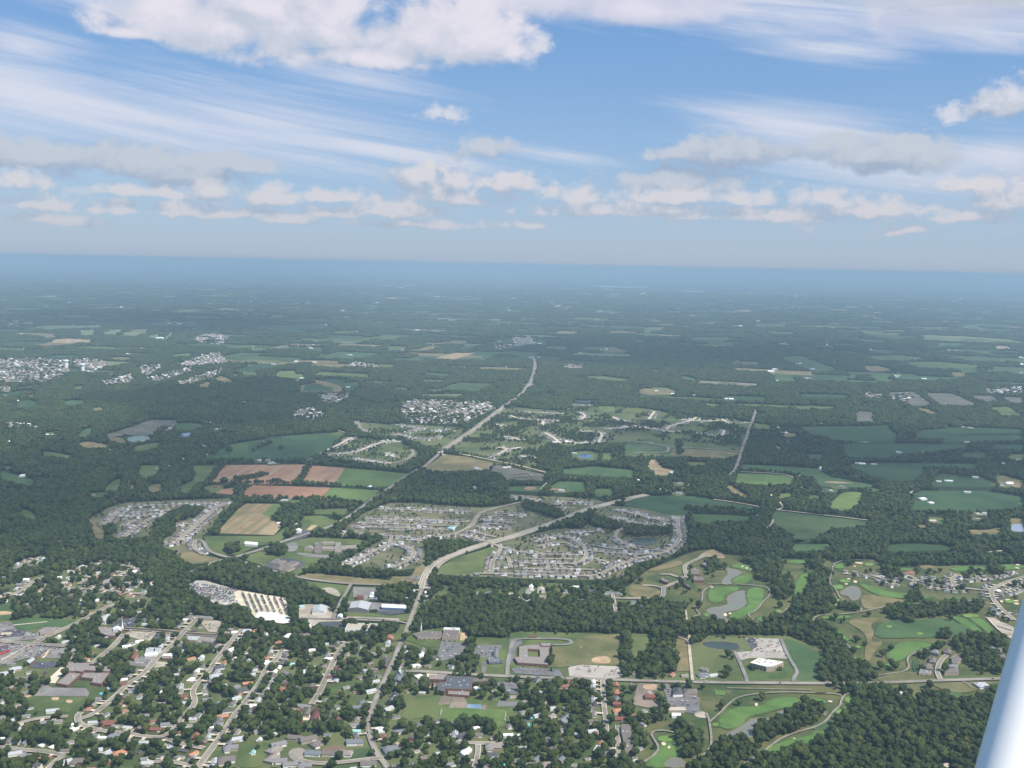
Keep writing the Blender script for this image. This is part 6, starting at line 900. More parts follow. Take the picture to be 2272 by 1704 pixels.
HOUSES=[[-764.6,1962.6,20,"white","white",1,""],[-762.3,1927.9,20,"white","tan",1,""],[-699.7,1919.8,10,"white","white",1.4,""],[-667.3,1918.6,10,"white","white",1.2,""],[-749.3,1990.2,20,"white","white",1,""],[-644.2,1945.5,10,"light_grey","white",1,""],[-596.6,1908.2,10,"white","white",1,""],[-616.9,1904.4,40,"orange","tan",1,""],[-593.5,1773.6,20,"light_grey","white",1,""],[-551.6,1864.3,20,"grey","white",1,""],[-545.9,1841.0,20,"light_grey","white",1,""],[-547.1,1820.4,10,"light_grey","white",1,""],[-548.2,1783.0,10,"grey","tan",1,""],[-530.0,1722.5,10,"grey","tan",1,""],[-567.9,1621.6,15,"grey","white",1.2,""],[-578.8,1602.9,0,"red_dark","brick",1.2,""],[-531.8,1621.1,20,"grey","white",0.8,""],[-536.4,1592.9,20,"red_dark","white",1,""],[-571.4,1665.3,60,"light_grey","white",1,""],[-614.9,1654.9,30,"grey","white",0.9,""],[-668.3,1619.3,0,"red_dark","brick",1.5,""],[-692.4,1624.3,10,"light_grey","white",1,""],[-728.8,1612.6,30,"white","white",0.9,""],[-779.0,1664.7,15,"light_grey","white",1.2,""],[-826.7,1630.9,60,"light_grey","tan",1,""],[-815.3,1643.9,20,"grey","tan",0.9,""],[-791.4,1555.1,0,"brown_grey","white",1.3,""],[-741.1,1544.0,60,"white","white",0.7,""],[-723.1,1539.2,60,"white","white",0.6,""],[-768.4,1511.8,20,"light_grey","white",1.2,""],[-747.3,1505.5,10,"grey","brick",1,""],[-648.3,1525.7,20,"light_grey","white",1.3,""],[-627.2,1522.9,60,"light_grey","white",1,""],[-607.0,1520.1,35,"orange","white",1.3,""],[-680.0,1487.1,35,"light_grey","white",1.3,""],[-553.0,1490.4,10,"light_grey","white",1.1,""],[-658.9,1491.4,0,"brown_grey","brick",1.4,""],[-492.1,1521.2,60,"orange","white",1,""],[-490.3,1614.8,30,"white","white",0.7,""],[-482.9,1627.3,20,"grey","tan",1,""],[-485.7,1656.3,10,"orange","brick",1,""],[-940.0,1816.6,30,"light_grey","white",1.1,""],[-927.8,1837.9,30,"light_grey","tan",1.3,""],[-892.1,1793.7,20,"brown_grey","brick",1.5,""],[-704.5,1780.5,0,"red_dark","brick",1.1,""],[-714.8,1760.7,20,"light_grey","tan",1,""],[-708.9,1802.5,20,"white","white",0.8,""],[-761.3,1974.6,40,"grey","white",1,""],[-567.3,1705.0,5,"light_grey","tan",1.1,""],[-576.0,1731.9,10,"red_dark","brick",1.1,""],[-894.6,1979.5,20,"light_grey","brick",1,""],[-846.7,1982.1,70,"tan_grey","brick",1.3,""],[-1067.9,2237.2,20,"light_grey","white",1.2,""],[-1032.5,2015.1,10,"pale_tan","brick",1.2,""],[-504.7,1578.6,20,"orange_brown","brick",1.1,""],[-636.2,1575.0,5,"grey","white",1.4,""],[-655.7,1572.2,0,"white","white",0.8,""],[-572.1,2052.5,10,"white","white",0.8,""],[-548.8,2060.2,10,"light_grey","tan",1.2,""],[-532.8,2061.1,70,"orange","brick",0.9,""],[-548.6,2016.1,20,"light_grey","tan",1,""],[-551.2,1956.1,55,"white","white",1.2,""],[-455.0,2033.6,80,"white","white",1.4,""],[-468.0,1996.0,40,"orange_brown","white",1.2,""],[-507.6,2043.3,60,"tan_grey","white",1.1,""],[-422.3,2041.6,20,"brown_grey","brick",1.3,""],[-371.3,1995.0,5,"light_grey","white",1,""],[-469.6,1892.6,40,"white","white",1.2,""],[-501.6,1896.5,10,"light_grey","tan",1,""],[-530.9,1906.0,10,"white","white",0.8,""],[-437.1,1933.2,40,"grey","tan",1.1,""],[-467.2,1931.7,60,"brown_grey","tan",1,""],[-350.5,1917.9,20,"white","brick",1,""],[-354.1,1879.4,70,"brown_grey","brick",1,""],[-376.1,1878.3,50,"white","white",0.8,""],[-384.9,1854.0,80,"white","white",0.9,""],[-351.9,1840.1,10,"white","white",0.8,""],[-414.6,1889.9,20,"aqua","white",0.8,""],[-327.0,1828.5,5,"maroon","white",1.2,""],[-324.8,1875.5,15,"maroon","brick",0.9,""],[-550.0,1864.4,20,"dark_grey","white",1.2,""],[-544.3,1823.1,15,"light_grey","white",1.4,""],[-476.9,1793.8,15,"orange","brick",1.1,""],[-481.2,1833.8,20,"light_grey","white",1,""],[-479.6,1762.1,30,"dark_grey","tan",1.4,""],[-481.6,1729.3,50,"light_grey","white",1.1,""],[-481.9,1677.9,20,"dark_grey","white",1.1,""],[-483.4,1656.4,15,"orange","brick",1.1,""],[-483.6,1637.6,15,"grey","tan",1.1,""],[-489.8,1614.8,20,"white","white",0.7,""],[-483.4,1621.1,20,"grey","tan",1,""],[-437.4,1573.7,25,"light_grey","tan",1.3,""],[-438.8,1543.5,15,"grey","tan",1.4,""],[-434.7,1503.9,15,"brown_grey","white",1.6,""],[-399.0,1528.6,10,"aqua","white",0.8,""],[-399.2,1571.5,10,"white","tan",0.8,""],[-495.0,1778.2,60,"grey","tan",1,""],[-406.2,1768.0,70,"orange_brown","brick",1.1,""],[-295.1,1785.2,50,"grey","tan",0.9,""],[-301.0,1761.0,20,"orange","tan",0.8,""],[-253.2,1633.1,10,"grey","white",1.1,""],[-244.3,1570.3,5,"slate","white",1.6,""],[-246.6,1770.6,30,"light_grey","white",1.2,""],[-244.6,1814.7,30,"light_grey","white",1,""],[-256.1,1868.3,5,"brown_grey","tan",1.2,""],[-267.5,1859.8,70,"light_grey","white",0.9,""],[-265.3,1950.5,10,"tan_grey","tan",1,""],[-294.5,1912.4,30,"white","white",0.8,""],[-264.7,1700.8,10,"slate","tan",1.2,""],[-199.0,1956.8,5,"white","brick",0.9,""],[-172.4,1943.8,20,"white","white",0.8,""],[-201.4,1897.8,10,"brown_grey","brick",1,""],[-205.7,1699.0,50,"light_grey","white",1.1,""],[-205.7,1730.5,70,"slate","white",1.1,""],[-200.3,1751.5,10,"dark_grey","white",1.1,""],[-176.7,1612.1,20,"slate","white",1.2,""],[-183.8,1550.3,20,"slate","white",1.5,""],[-154.2,1589.5,5,"brown_grey","brick",1,""],[-171.8,1891.1,60,"grey","white",0.8,""],[-172.5,1567.6,60,"pale_tan","pink",0.7,""],[-304.4,1530.7,-5,"slate","white",1.5,""],[-277.6,1531.8,-5,"brown_grey","pale",1.5,""],[-255.0,1532.7,-5,"tan_grey","white",1.5,""],[-343.2,1581.5,-10,"brown_grey","tan",1.5,""],[-321.6,1576.6,30,"brown_grey","tan",1.7,""],[-304.8,1564.0,40,"brown_grey","tan",1.4,""],[-365.6,1557.7,30,"grey","tan",1.5,""],[-368.3,1539.0,60,"tan_grey","tan",1.5,""],[-365.0,1510.3,70,"tan_grey","tan",1.5,""],[-351.4,1503.7,10,"grey","white",1.4,""],[-332.2,1494.0,10,"grey","white",1.4,""],[-212.0,1500.6,5,"brown_grey","white",1.5,""],[-309.5,1491.5,5,"grey","tan",1.3,""],[-130.0,1608.2,5,"slate","white",1,""],[-83.2,1604.2,0,"light_grey","white",1.1,""],[-67.6,1601.7,0,"dark_grey","brick",1.4,""],[-46.8,1605.7,0,"brown_grey","tan",1.2,""],[-77.5,1567.8,10,"slate","white",1,""],[-63.9,1544.1,60,"white","white",1.4,""],[-18.5,1564.5,0,"tan_grey","tan",1.6,""],[-19.8,1538.6,0,"dark_grey","white",1.1,""],[-85.9,1503.8,30,"grey","white",1.1,""],[55.1,1630.1,60,"orange","tan",1.1,""],[71.3,1589.2,75,"tan_grey","tan",1.3,""],[95.9,1592.2,60,"brown_grey","tan",1.1,""],[102.2,1665.2,60,"grey","tan",1.8,""],[78.1,1676.9,60,"tan_grey","tan",1.3,""],[55.4,1684.5,30,"light_grey","white",1,""],[108.2,1806.7,5,"red_brown","pink",1.3,""],[107.8,1777.6,5,"grey","white",1.1,""],[60.9,1834.4,10,"slate","white",1.1,""],[85.4,1825.5,80,"tan_grey","tan",1,""],[113.5,1831.9,5,"red_dark","white",1,""],[146.6,1627.9,20,"light_grey","white",1.1,""],[151.0,1710.6,0,"brown_grey","white",1.1,""],[149.3,1663.0,0,"brown_grey","white",1.2,""],[152.4,1564.1,70,"white","white",1.3,""],[156.8,1585.1,70,"orange_brown","brick",0.9,""],[50.1,1527.0,60,"slate","tan",1,""],[90.2,1528.6,60,"slate","tan",1.2,""],[205.6,1821.2,85,"orange_brown","brick",1,""],[202.1,1786.7,85,"orange_brown","brick",1.2,""],[201.3,1758.3,85,"slate","tan",1.2,""],[198.7,1732.9,85,"red_dark","brick",1.1,""],[199.2,1708.3,0,"orange","tan",1.2,""],[197.8,1675.7,0,"red_dark","brick",1.3,""],[20.8,1604.6,40,"white","white",0.9,""],[5.2,1607.9,5,"white","white",1,""],[-108.2,1888.9,60,"slate","white",0.9,""],[-171.0,1946.8,70,"white","tan",1,""],[-175.8,1893.6,10,"white","white",1,""],[-153.2,1892.1,20,"brown_grey","brick",0.9,""],[42.0,1508.9,10,"brown_grey","tan",1.2,""],[67.0,1509.9,10,"tan_grey","tan",1.2,""],[34.5,2287.3,0,"pale_tan","white",1.2,""],[-76.1,2336.1,20,"grey","white",1.1,""],[-44.8,2338.0,5,"tan_grey","white",1.1,""],[7.5,2333.1,5,"pale_tan","white",1.1,""],[82.6,2317.6,5,"tan_grey","brick",1.2,""],[134.0,2361.1,5,"slate","white",1.1,""],[202.9,2365.3,0,"dark_grey","tan",1.3,""],[239.3,2359.3,5,"slate","white",1.1,""],[265.0,2352.7,5,"slate","tan",1.1,""],[165.3,2400.5,5,"white","white",0.9,""],[172.1,2299.4,5,"tan_grey","tan",1.1,""],[146.3,2345.5,60,"pale_tan","white",0.8,""],[385.8,1897.1,60,"grey","tan",1.1,""],[378.2,1872.9,10,"slate","white",1.4,""],[397.4,1873.8,20,"light_grey","white",1.1,""],[317.9,1872.6,60,"orange_brown","tan",1,""],[291.4,2290.9,5,"slate","white",1.1,""],[308.2,2261.4,5,"slate","tan",1,""],[342.0,1871.1,20,"tan_grey","tan",0.9,""],[807.8,1812.5,5,"red_dark","brick",1.6,""],[903.5,1851.7,5,"light_grey","slate",1.5,""],[957.4,1986.8,30,"slate","white",1.2,""],[1011.6,2042.9,20,"slate","tan",1.2,""],[1032.1,2037.9,20,"brown_grey","tan",1.2,""],[1014.7,2001.3,60,"brown_grey","white",1.1,""],[737.0,1806.8,30,"white","white",0.7,""],[839.8,1785.2,40,"white","white",0.8,""],[702.9,1535.2,20,"pale_tan","white",0.8,""],[461.5,3655.3,5,"white","white",1.4,""],[609.1,3776.8,10,"light_grey","white",1.2,""],[661.1,4028.9,5,"red_dark","brick",1.5,""],[801.2,4020.3,5,"tan_grey","brick",1.3,""],[481.5,3528.6,5,"light_grey","tan",1.1,""],[564.5,3562.8,10,"light_grey","white",1,""],[604.1,3469.7,10,"white","white",1,""],[1152.3,4471.0,10,"white","white",1,""],[904.2,3445.0,40,"pale_tan","white",1.2,""],[710.8,3428.3,5,"brown_grey","tan",1.3,""],[1098.9,3802.9,60,"white","white",1,""],[1222.7,3908.0,5,"white","white",1.2,""],[840.8,3249.6,60,"pale_tan","tan",1.1,""],[788.5,3150.9,5,"white","white",1,""],[1337.4,4097.2,5,"white","white",1.1,""],[1229.5,3940.8,20,"white","white",1.2,""],[1426.7,3436.5,5,"white","white",1.6,""],[1433.5,3383.6,5,"white","white",1.2,""],[1325.9,3193.5,5,"light_grey","white",1.2,""],[1329.2,3123.7,5,"pale_tan","pink",1.6,""],[1280.5,3140.6,10,"white","white",1,""],[1340.6,2993.1,20,"red_dark","brick",1.3,""],[1901.5,3899.4,60,"white","white",1.2,""],[2013.8,3931.0,20,"orange_brown","white",1.3,""],[1280.7,3394.8,10,"white","white",0.9,""],[1471.4,2940.9,10,"white","white",0.9,""],[1499.4,2889.2,20,"white","white",1.3,""],[-330.0,3465.0,5,"white","white",1.4,""],[-572.9,3178.4,5,"white","white",1.1,""],[-399.0,3324.7,10,"white","white",1,""],[-1005.2,3413.3,5,"red_dark","brick",1.2,""],[-683.5,2948.3,5,"white","white",1,""],[-329.0,3465.1,5,"white","white",1.1,""],[-1724.3,3527.1,15,"white","white",1.6,""],[-1664.2,3783.5,5,"red_dark","pink",1.5,""],[-1403.5,2748.6,30,"tan_grey","white",1.3,""],[-1165.1,2369.4,5,"white","white",1.2,""],[-1094.8,2386.7,30,"white","white",1.3,""],[-854.7,2363.4,60,"pale_tan","white",1.3,""],[-960.3,2356.8,50,"tan_grey","tan",2.2,""],[-897.6,2344.0,5,"tan_grey","tan",2.2,""],[-1171.6,2577.4,5,"red_dark","brick",1.2,""],[1323.0,4947.5,10,"white","white",1.5,""],[1305.7,4835.4,10,"white","white",1.6,""],[1325.2,4819.9,10,"white","white",1.3,""],[1155.2,4469.1,10,"white","white",1.3,""],[1336.9,4093.1,10,"white","white",1.2,""],[1236.0,3957.9,20,"white","white",1.6,""],[2913.3,6055.1,10,"white","white",2,""],[1983.8,5870.4,10,"white","white",1.5,""],[2864.7,6801.1,10,"white","white",1.5,""],[1975.9,7715.8,5,"white","white",3,""],[3291.3,10670.3,5,"white","white",3,""],[4393.1,8734.3,5,"white","white",3,""],[912.1,6374.2,80,"white","white",1.5,""],[995.1,6234.8,10,"white","white",1.5,""],[1317.8,6041.9,10,"white","white",1.8,""],[1291.0,6054.6,10,"white","white",1.5,""],[369.9,7251.6,10,"white","white",1.5,""],[353.4,5937.5,0,"white","white",1.6,""],[-1109.6,11732.6,5,"pale_tan","white",3,""],[-1385.0,9229.6,5,"white","brick",3,""],[-847.1,5912.1,5,"white","white",1,""],[-903.3,5903.5,5,"white","white",1,""],[-152.8,5771.4,5,"white","white",1.8,""],[-557.2,6042.4,5,"white","white",1.8,""],[-585.8,5682.0,5,"white","white",1.6,""],[-1669.3,7791.9,5,"white","white",2,""],[-2759.1,8435.0,5,"white","white",2,""],[-3093.5,8118.1,5,"white","white",2,""],[-3392.3,9730.4,5,"white","white",4,""],[-2077.6,4807.8,5,"white","white",1.5,""],[-2169.8,5059.8,5,"white","white",1.4,""],[-2277.2,5024.0,5,"pale_tan","white",1.4,""],[-2237.2,4602.4,10,"white","white",1.6,""],[-2421.9,4821.6,5,"white","white",1.5,""],[-2211.2,5357.3,5,"white","white",1.3,""],[-2039.8,5301.3,5,"white","white",1.3,""],[-2622.1,5922.3,50,"white","white",1.5,""],[-2365.6,5975.3,10,"white","white",1.6,""]]
LANDMARKS=[["the square school round a court",55.2,1969.8],["the dark flat-roofed school",-91.4,1817.0],["the white-roofed office on the lawn",520.6,1953.3],["the dark pond above the lawn",444.0,2031.7],["the turquoise apartment pool",-343.6,1662.6],["the maroon-roofed apartment block",-327.3,1680.5],["the mint green barn",-251.6,1617.0],["the round cul-de-sac",-331.2,1529.6],["the bottom bend of the main road",-200.2,1527.6],["the fan-shaped brown church",-168.2,2068.0],["the slate blue church",-22.1,1954.3],["the slate grey chapel",-205.2,1847.2],["the orange-brown road junction house",-246.1,2044.7],["the long pale flat warehouse",-313.6,2112.5],["the large pale warehouse",-336.4,2231.4],["the white storage yard shed",-432.3,2119.4],["the white gravel heap",-514.3,2149.1],["the tall white steeple",-802.7,2040.0],["the left school court",-780.6,1784.2],["the left school playing field",-792.7,1703.7],["the grey left school yard",-799.4,1744.8],["the dark car park at left",-880.8,1866.7],["the small park with the path",-982.5,2088.8],["the shopping centre car park",-971.0,1999.8],["the freshly laid dark road",-678.3,2040.4],["the tan parking court",-632.9,2088.2],["the tan church car park",-757.0,2023.6],["the dark car park in town",-706.7,1891.7],["the round blue backyard pool",-414.0,1548.2],["the blue house pool",43.1,1678.3],["the lower blue house pool",2.4,1510.2],["the tiny backyard pool",-725.9,1741.2],["the left goal posts",-112.8,1685.7],["the right goal posts",-0.3,1673.4],["the blue sports court",-56.7,1716.8],["the tan ball infield",190.3,1942.4],["the big pale car park",172.5,1884.0],["the long grey townhouse terrace",204.6,1604.5],["the dark red farmhouse",264.4,1780.1],["the square-roofed clubhouse",318.2,1801.8],["the brown clubhouse",342.8,1803.0],["the lower golf pond",407.1,1637.0],["the middle golf pond",497.2,1717.1],["the bottom edge golf pond",272.2,1525.2],["the twin bunkers",263.5,1583.8],["the pale north-south track",369.4,1962.8],["the track end",353.8,1848.4],["the upper golf pond",518.3,2273.6],["the round golf pond",838.1,2400.6],["the golf court houses",871.4,1965.3],["the sports bunker beside the tee",546.0,1777.4],["the right end of the cross road",925.4,1881.0],["the pale golf practice strip",1039.1,2180.4],["the creek wood",649.2,1847.2],["the long white car shed",1109.1,2178.7],["the circle end of the north street",248.0,2192.2],["the new street bend",460.1,2564.1],["the right estate road bend",1199.4,2439.5],["the parkway bend",-198.2,2521.0],["the parkway crossing",-46.6,2784.3],["the care home",-496.8,2713.3],["the dark car park office group",-577.0,2534.0],["the white farm barn",-634.4,2932.9],["the white meadow barn",-713.0,2733.1],["the striped brown field",-783.2,2979.7],["the first long brown field",-915.2,3641.9],["the lower brown field",-750.2,3368.0],["the left estate street end",-1174.1,2885.4],["the grey salvage yard",-705.5,2314.8],["the left edge street fork",-1146.4,2244.1],["the lower left street corner",-692.4,1511.3],["the middle left crossroads",-725.7,1637.4],["the diagonal street foot",-465.2,1516.9],["the bottom left corner houses",-776.9,1515.0],["the S-shaped street",-551.0,1714.7],["the town crossroads",-556.1,1576.4],["the upper wood edge",-327.6,2009.5],["the tree lined street",-338.2,1856.3],["the bottom centre street",-44.4,1541.2],["the white and orange gabled house",153.9,1571.7],["the long sloping street",174.7,1716.1],["the white trailer roof",17.9,2320.9],["the stacked row houses",-317.0,3029.4]]
POINTS={"water_tower":[[-3121.6,7055.3],[-2940.5,6900.3]],"radio_mast":[[-3106.2,7100.8]],"steeple":[[-800.3,2033.8]],"spire":[[-183.2,2085.3]],"goal":[[-112.8,1681.3],[-111.2,1690.1],[-0.7,1662.8],[0.4,1679.9]],"far_town":[[-3868.4,7562.4],[-3529.7,7684.0],[-3314.2,7531.6],[-2906.7,6598.7],[-2920.2,6182.3],[-3179.0,6203.7]],"far_town2":[[-3314.2,7531.6],[-3221.5,7749.5],[-2957.7,7415.1],[-2844.8,6918.2],[-2986.6,7056.0]],"far_town3":[[-3089.6,6027.5],[-2946.1,5929.5],[-2847.7,5715.3],[-2951.3,5754.9]],"far_town4":[[-6051.0,12035.7],[-5768.8,12270.6],[-5483.5,11601.0],[-5411.5,10835.7]],"far_town5":[[-2568.7,6241.5],[-2542.7,6739.2],[-2385.1,6338.8],[-2449.9,6133.1]],"far_town6":[[-2374.0,6477.7],[-2302.1,7274.3],[-2226.6,7034.3],[-2232.4,6364.8]],"far_town7":[[-2102.8,6254.5],[-2093.1,7315.0],[-1996.4,6916.3],[-1992.3,6338.6],[-2068.3,6196.1]],"far_town8":[[-3130.7,9832.7],[-3222.6,10693.1],[-2841.8,10249.6],[-2637.2,9345.5],[-2909.8,9423.5]],"far_town9":[[-2437.3,7336.5],[-2530.0,8220.3],[-2452.4,8469.0],[-2141.0,7579.9],[-2311.6,7361.3]],"far_town11":[[-1126.5,5869.5],[-1052.8,5937.1],[-940.0,5954.5],[-943.5,5629.8],[-1032.0,5516.7]],"far_town12":[[-1250.4,7570.2],[-1230.1,7911.9],[-1026.9,7614.2],[-994.2,7439.0]],"far_town13":[[-212.6,9955.0],[53.8,9793.7],[38.6,9363.0],[-188.2,9377.8]],"far_town14":[[-13.5,10939.5],[235.2,10824.1],[215.2,9833.3],[25.0,9712.8]],"far_town15":[[-2338.7,4625.6],[-2183.9,4644.9],[-2137.8,4510.1],[-2278.6,4527.3]],"far_town16":[[-1142.3,5221.1],[-1056.8,5369.4],[-930.0,5036.2],[-978.6,4909.8],[-1076.8,4976.5]],"far_town17":[[-570.5,5736.3],[-136.8,5695.8],[-71.5,5506.9],[-222.9,4889.4],[-388.3,4868.8],[-513.5,4929.9],[-612.6,5431.4]],"far_town18":[[3207.7,6856.0],[3584.1,7056.6],[3399.7,6687.3],[3095.2,6576.3]],"far_town19":[[410.6,7994.7],[570.7,7928.7],[544.8,7689.0],[377.7,7702.7]],"far_town20":[[-1614.4,4573.4],[-1573.1,4684.6],[-1528.2,4549.4],[-1591.9,4524.8]],"far_town21":[[2297.7,6579.4],[2361.4,6402.0],[2301.8,6215.9],[2187.3,6256.6]],"far_town22":[[2468.2,6479.7],[2585.4,6497.8],[2408.8,6063.8],[2360.6,6111.8]],"far_town23":[[-2694.4,7285.9],[-2537.2,7316.9],[-2375.7,6548.0],[-2463.2,6678.4]],"far_specks":[[-3401.5,12240.0],[-3554.3,12382.8]],"conifers":[[732.0,2196.8],[743.9,2184.8],[755.4,2200.9],[-11.7,1914.4],[86.4,1882.4],[954.8,2089.7],[985.9,2104.2],[1051.9,2114.2]],"yard_rows":[[-625.9,2305.2],[-571.3,2174.0],[-609.3,2299.0],[-557.2,2172.0],[-592.9,2292.9],[-543.0,2170.0],[-576.5,2286.8],[-528.9,2167.9],[-560.2,2280.7],[-514.8,2165.9],[-543.9,2274.7],[-500.8,2163.9],[-527.8,2268.6],[-486.7,2161.9]],"yard_grey_axis":[[-777.1,2376.7],[-639.1,2335.2],[-606.9,2215.6],[-757.3,2306.8]],"cloud_shade":[[-1421.4,5658.2],[1612.4,4372.3],[-236.3,3582.9],[475.1,2990.5],[1704.2,9483.4],[-4725.4,12798.7],[-1327.8,3560.4]]}
# ================= materials =================
MATS={}
def pbr(name,c,rough=.9,spec=.2,metal=0.0):
    m=bpy.data.materials.new(name); m.use_nodes=True; b=m.node_tree.nodes['Principled BSDF']
    b.inputs['Base Color'].default_value=(*c,1); b.inputs['Roughness'].default_value=rough
    b.inputs['Specular IOR Level'].default_value=spec; b.inputs['Metallic'].default_value=metal
    MATS[name]=m; return m
def ground(name,c1,c2,s1=.01,c3=None,s2=.08,stripe=None,mixc=1.0,grain=.35):
    """two soils mixed by large noise, broken up by finer noise; stripe=(angle,metres,colour,amount)"""
    c1=tuple(x*.9 for x in c1); c2=tuple(x*1.12 for x in c2)
    m=pbr(name,c1,.95,.1); t=NT(m.node_tree); b=m.node_tree.nodes['Principled BSDF']
    g=t.new('ShaderNodeNewGeometry'); p=t.vm('MULTIPLY',g.outputs['Position'],(1,1,0))
    n1=t.noise(p,s1,4,.6,.4); c=t.mix(t.ramp(n1,.36,.64),(*c1,1),(*c2,1))
    n2=t.noise(p,s2,5,.65)
    if c3: c=t.mix(t.m('MULTIPLY',t.ramp(n2,.5,.72),.8),c,(*c3,1))
    if stripe:
        a,wd,sc3,am=stripe
        q=t.vm('DOT_PRODUCT',p,(math.cos(a)/wd,math.sin(a)/wd,0),out=1)
        cx=t.new('ShaderNodeCombineXYZ'); t.put(cx.inputs[0],q)
        al=t.vm('DOT_PRODUCT',p,(-math.sin(a)/wd*.02,math.cos(a)/wd*.02,0),out=1); t.put(cx.inputs[1],al)
        n3=t.noise(cx.outputs[0],1.0,3,.6); c=t.mix(t.m('MULTIPLY',t.ramp(n3,.42,.58),am),c,(*sc3,1))
    f=t.m('ADD',1-grain/2,t.m('MULTIPLY',t.noise(p,.35,3,.7),grain))
    vv=t.new('ShaderNodeCombineXYZ')
    for i in range(3): t.put(vv.inputs[i],f)
    c=t.mix(1.0,c,vv.outputs[0],'MULTIPLY'); t.put(b.inputs['Base Color'],c); return m
G=ground
G('lawn',(.075,.105,.038),(.12,.135,.055),.006,(.15,.14,.075),.03)
G('lawn2',(.105,.115,.055),(.15,.145,.08),.01,(.21,.185,.12),.03)
G('rough',(.06,.09,.032),(.115,.115,.045),.008,(.17,.14,.075),.022)
G('meadow',(.075,.115,.038),(.115,.14,.05),.008,(.16,.155,.07),.02)
G('meadow_bright',(.10,.165,.045),(.13,.175,.055),.01,(.17,.18,.07),.03)
G('meadow_dry',(.15,.14,.06),(.20,.165,.085),.012,(.27,.20,.12),.03)
G('meadow_dry2',(.11,.125,.05),(.155,.145,.065),.01,(.22,.175,.10),.02)
G('meadow_grey',(.10,.11,.075),(.145,.135,.105),.01,(.2,.18,.14),.03)
G('crop_teal',(.042,.078,.034),(.052,.092,.038),.004,(.07,.105,.045),.012,(.3,14,(.036,.068,.03),.4),grain=.15)
G('crop_mid',(.06,.105,.042),(.075,.12,.046),.006,(.10,.13,.06),.02,(.3,10,(.05,.11,.045),.4),grain=.15)
G('crop_dark',(.035,.075,.035),(.05,.095,.04),.005,(.06,.10,.045),.015,(.3,14,(.04,.07,.035),.4),grain=.15)
G('crop_dark2',(.05,.085,.035),(.075,.11,.045),.006,(.09,.11,.05),.02,grain=.15)
G('crop_light',(.11,.155,.05),(.125,.17,.055),.006,(.14,.19,.08),.02,(1.1,9,(.085,.18,.05),.4),grain=.12)
G('crop_light2',(.15,.19,.08),(.18,.20,.10),.01,(.22,.21,.12),.02)
G('park_green',(.065,.105,.036),(.085,.12,.042),.03)
G('fairway',(.095,.16,.042),(.11,.175,.048),.02,None,.05,(.9,9,(.095,.22,.06),.35),grain=.12)
G('green',(.14,.23,.055),(.155,.245,.06),.05,grain=.1)
G('soil_rows',(.31,.165,.10),(.35,.19,.115),.01,(.33,.21,.13),.03,(-.10,16,(.36,.25,.155),.85),grain=.15)
G('soil',(.27,.13,.08),(.32,.165,.10),.008,(.3,.2,.12),.03,(1.4,12,(.30,.20,.12),.5),grain=.15)
G('soil_dull',(.2,.15,.1),(.24,.17,.11),.02)
G('stubble',(.25,.18,.10),(.30,.21,.12),.012,None,.03,(-.12,13,(.16,.16,.075),.8),grain=.15)
G('stubble_pale',(.31,.235,.135),(.35,.27,.16),.02,(.3,.22,.13),.05,grain=.15)
G('sand_dirt',(.42,.29,.17),(.48,.34,.21),.05,grain=.15)
G('sand',(.62,.50,.36),(.68,.56,.42),.1,grain=.1)
G('street',(.235,.205,.165),(.28,.245,.2),.02,(.18,.165,.145),.06,grain=.2)
G('road',(.23,.205,.17),(.27,.24,.20),.01,(.17,.16,.145),.05,grain=.2)
G('newroad',(.06,.062,.07),(.07,.072,.08),.02,grain=.1)
G('parkway',(.30,.262,.21),(.34,.30,.24),.01,grain=.15)
G('kerb',(.52,.46,.36),(.56,.5,.4),.02,grain=.15)
G('lane',(.20,.19,.18),(.24,.225,.205),.02,grain=.2)
G('track',(.42,.355,.26),(.48,.41,.31),.03,grain=.2)
G('cart_path',(.23,.205,.165),(.27,.24,.195),.05,grain=.15)
G('asphalt',(.15,.145,.145),(.175,.17,.165),.02,(.20,.19,.18),.06,(1.2,9,(.19,.18,.175),.5),grain=.2)
G('asphalt_dark',(.075,.08,.09),(.1,.1,.11),.02,(.13,.13,.13),.06,grain=.2)
G('asphalt_teal',(.13,.2,.19),(.2,.25,.23),.03,grain=.2)
G('lot',(.20,.185,.17),(.24,.225,.205),.02,(.15,.14,.14),.05,(1.2,9,(.27,.25,.23),.4),grain=.25)
G('lot_tan',(.36,.31,.235),(.42,.36,.28),.03,(.28,.25,.2),.06,grain=.25)
G('lot_pale',(.37,.33,.285),(.42,.375,.32),.02,(.31,.28,.24),.05,(1.2,8,(.45,.4,.34),.4),grain=.15)
G('lot_brown',(.21,.17,.13),(.26,.205,.16),.03,grain=.25)
G('pale_conc',(.55,.47,.34),(.6,.52,.39),.03,grain=.15)
G('yard_sand',(.58,.50,.35),(.66,.58,.43),.03,(.5,.43,.31),.06,grain=.2)
G('yard_grey',(.42,.39,.33),(.50,.46,.39),.03,(.48,.43,.34),.06,grain=.3)
G('white_gravel',(.80,.79,.76),(.84,.83,.8),.05,grain=.1)
G('court_blue',(.16,.24,.34),(.2,.28,.38),.05,grain=.15)
G('suburb_ground',(.17,.16,.115),(.24,.215,.165),.02,(.12,.135,.07),.03)
def water(name,c,r=.12):
    m=pbr(name,c,r,.5); t=NT(m.node_tree); b=t.n['Principled BSDF']
    g=t.new('ShaderNodeNewGeometry'); n=t.noise(g.outputs['Position'],.4,3,.6)
    bp=t.new('ShaderNodeBump'); bp.inputs['Strength'].default_value=.12; bp.inputs['Distance'].default_value=.3; t.put(bp.inputs['Height'],n); t.l.new(bp.outputs[0],b.inputs['Normal'])
    n2=t.noise(g.outputs['Position'],.02,2); t.put(b.inputs['Base Color'],t.mix(n2,(*[x*.85 for x in c],1),(*[x*1.1 for x in c],1)))
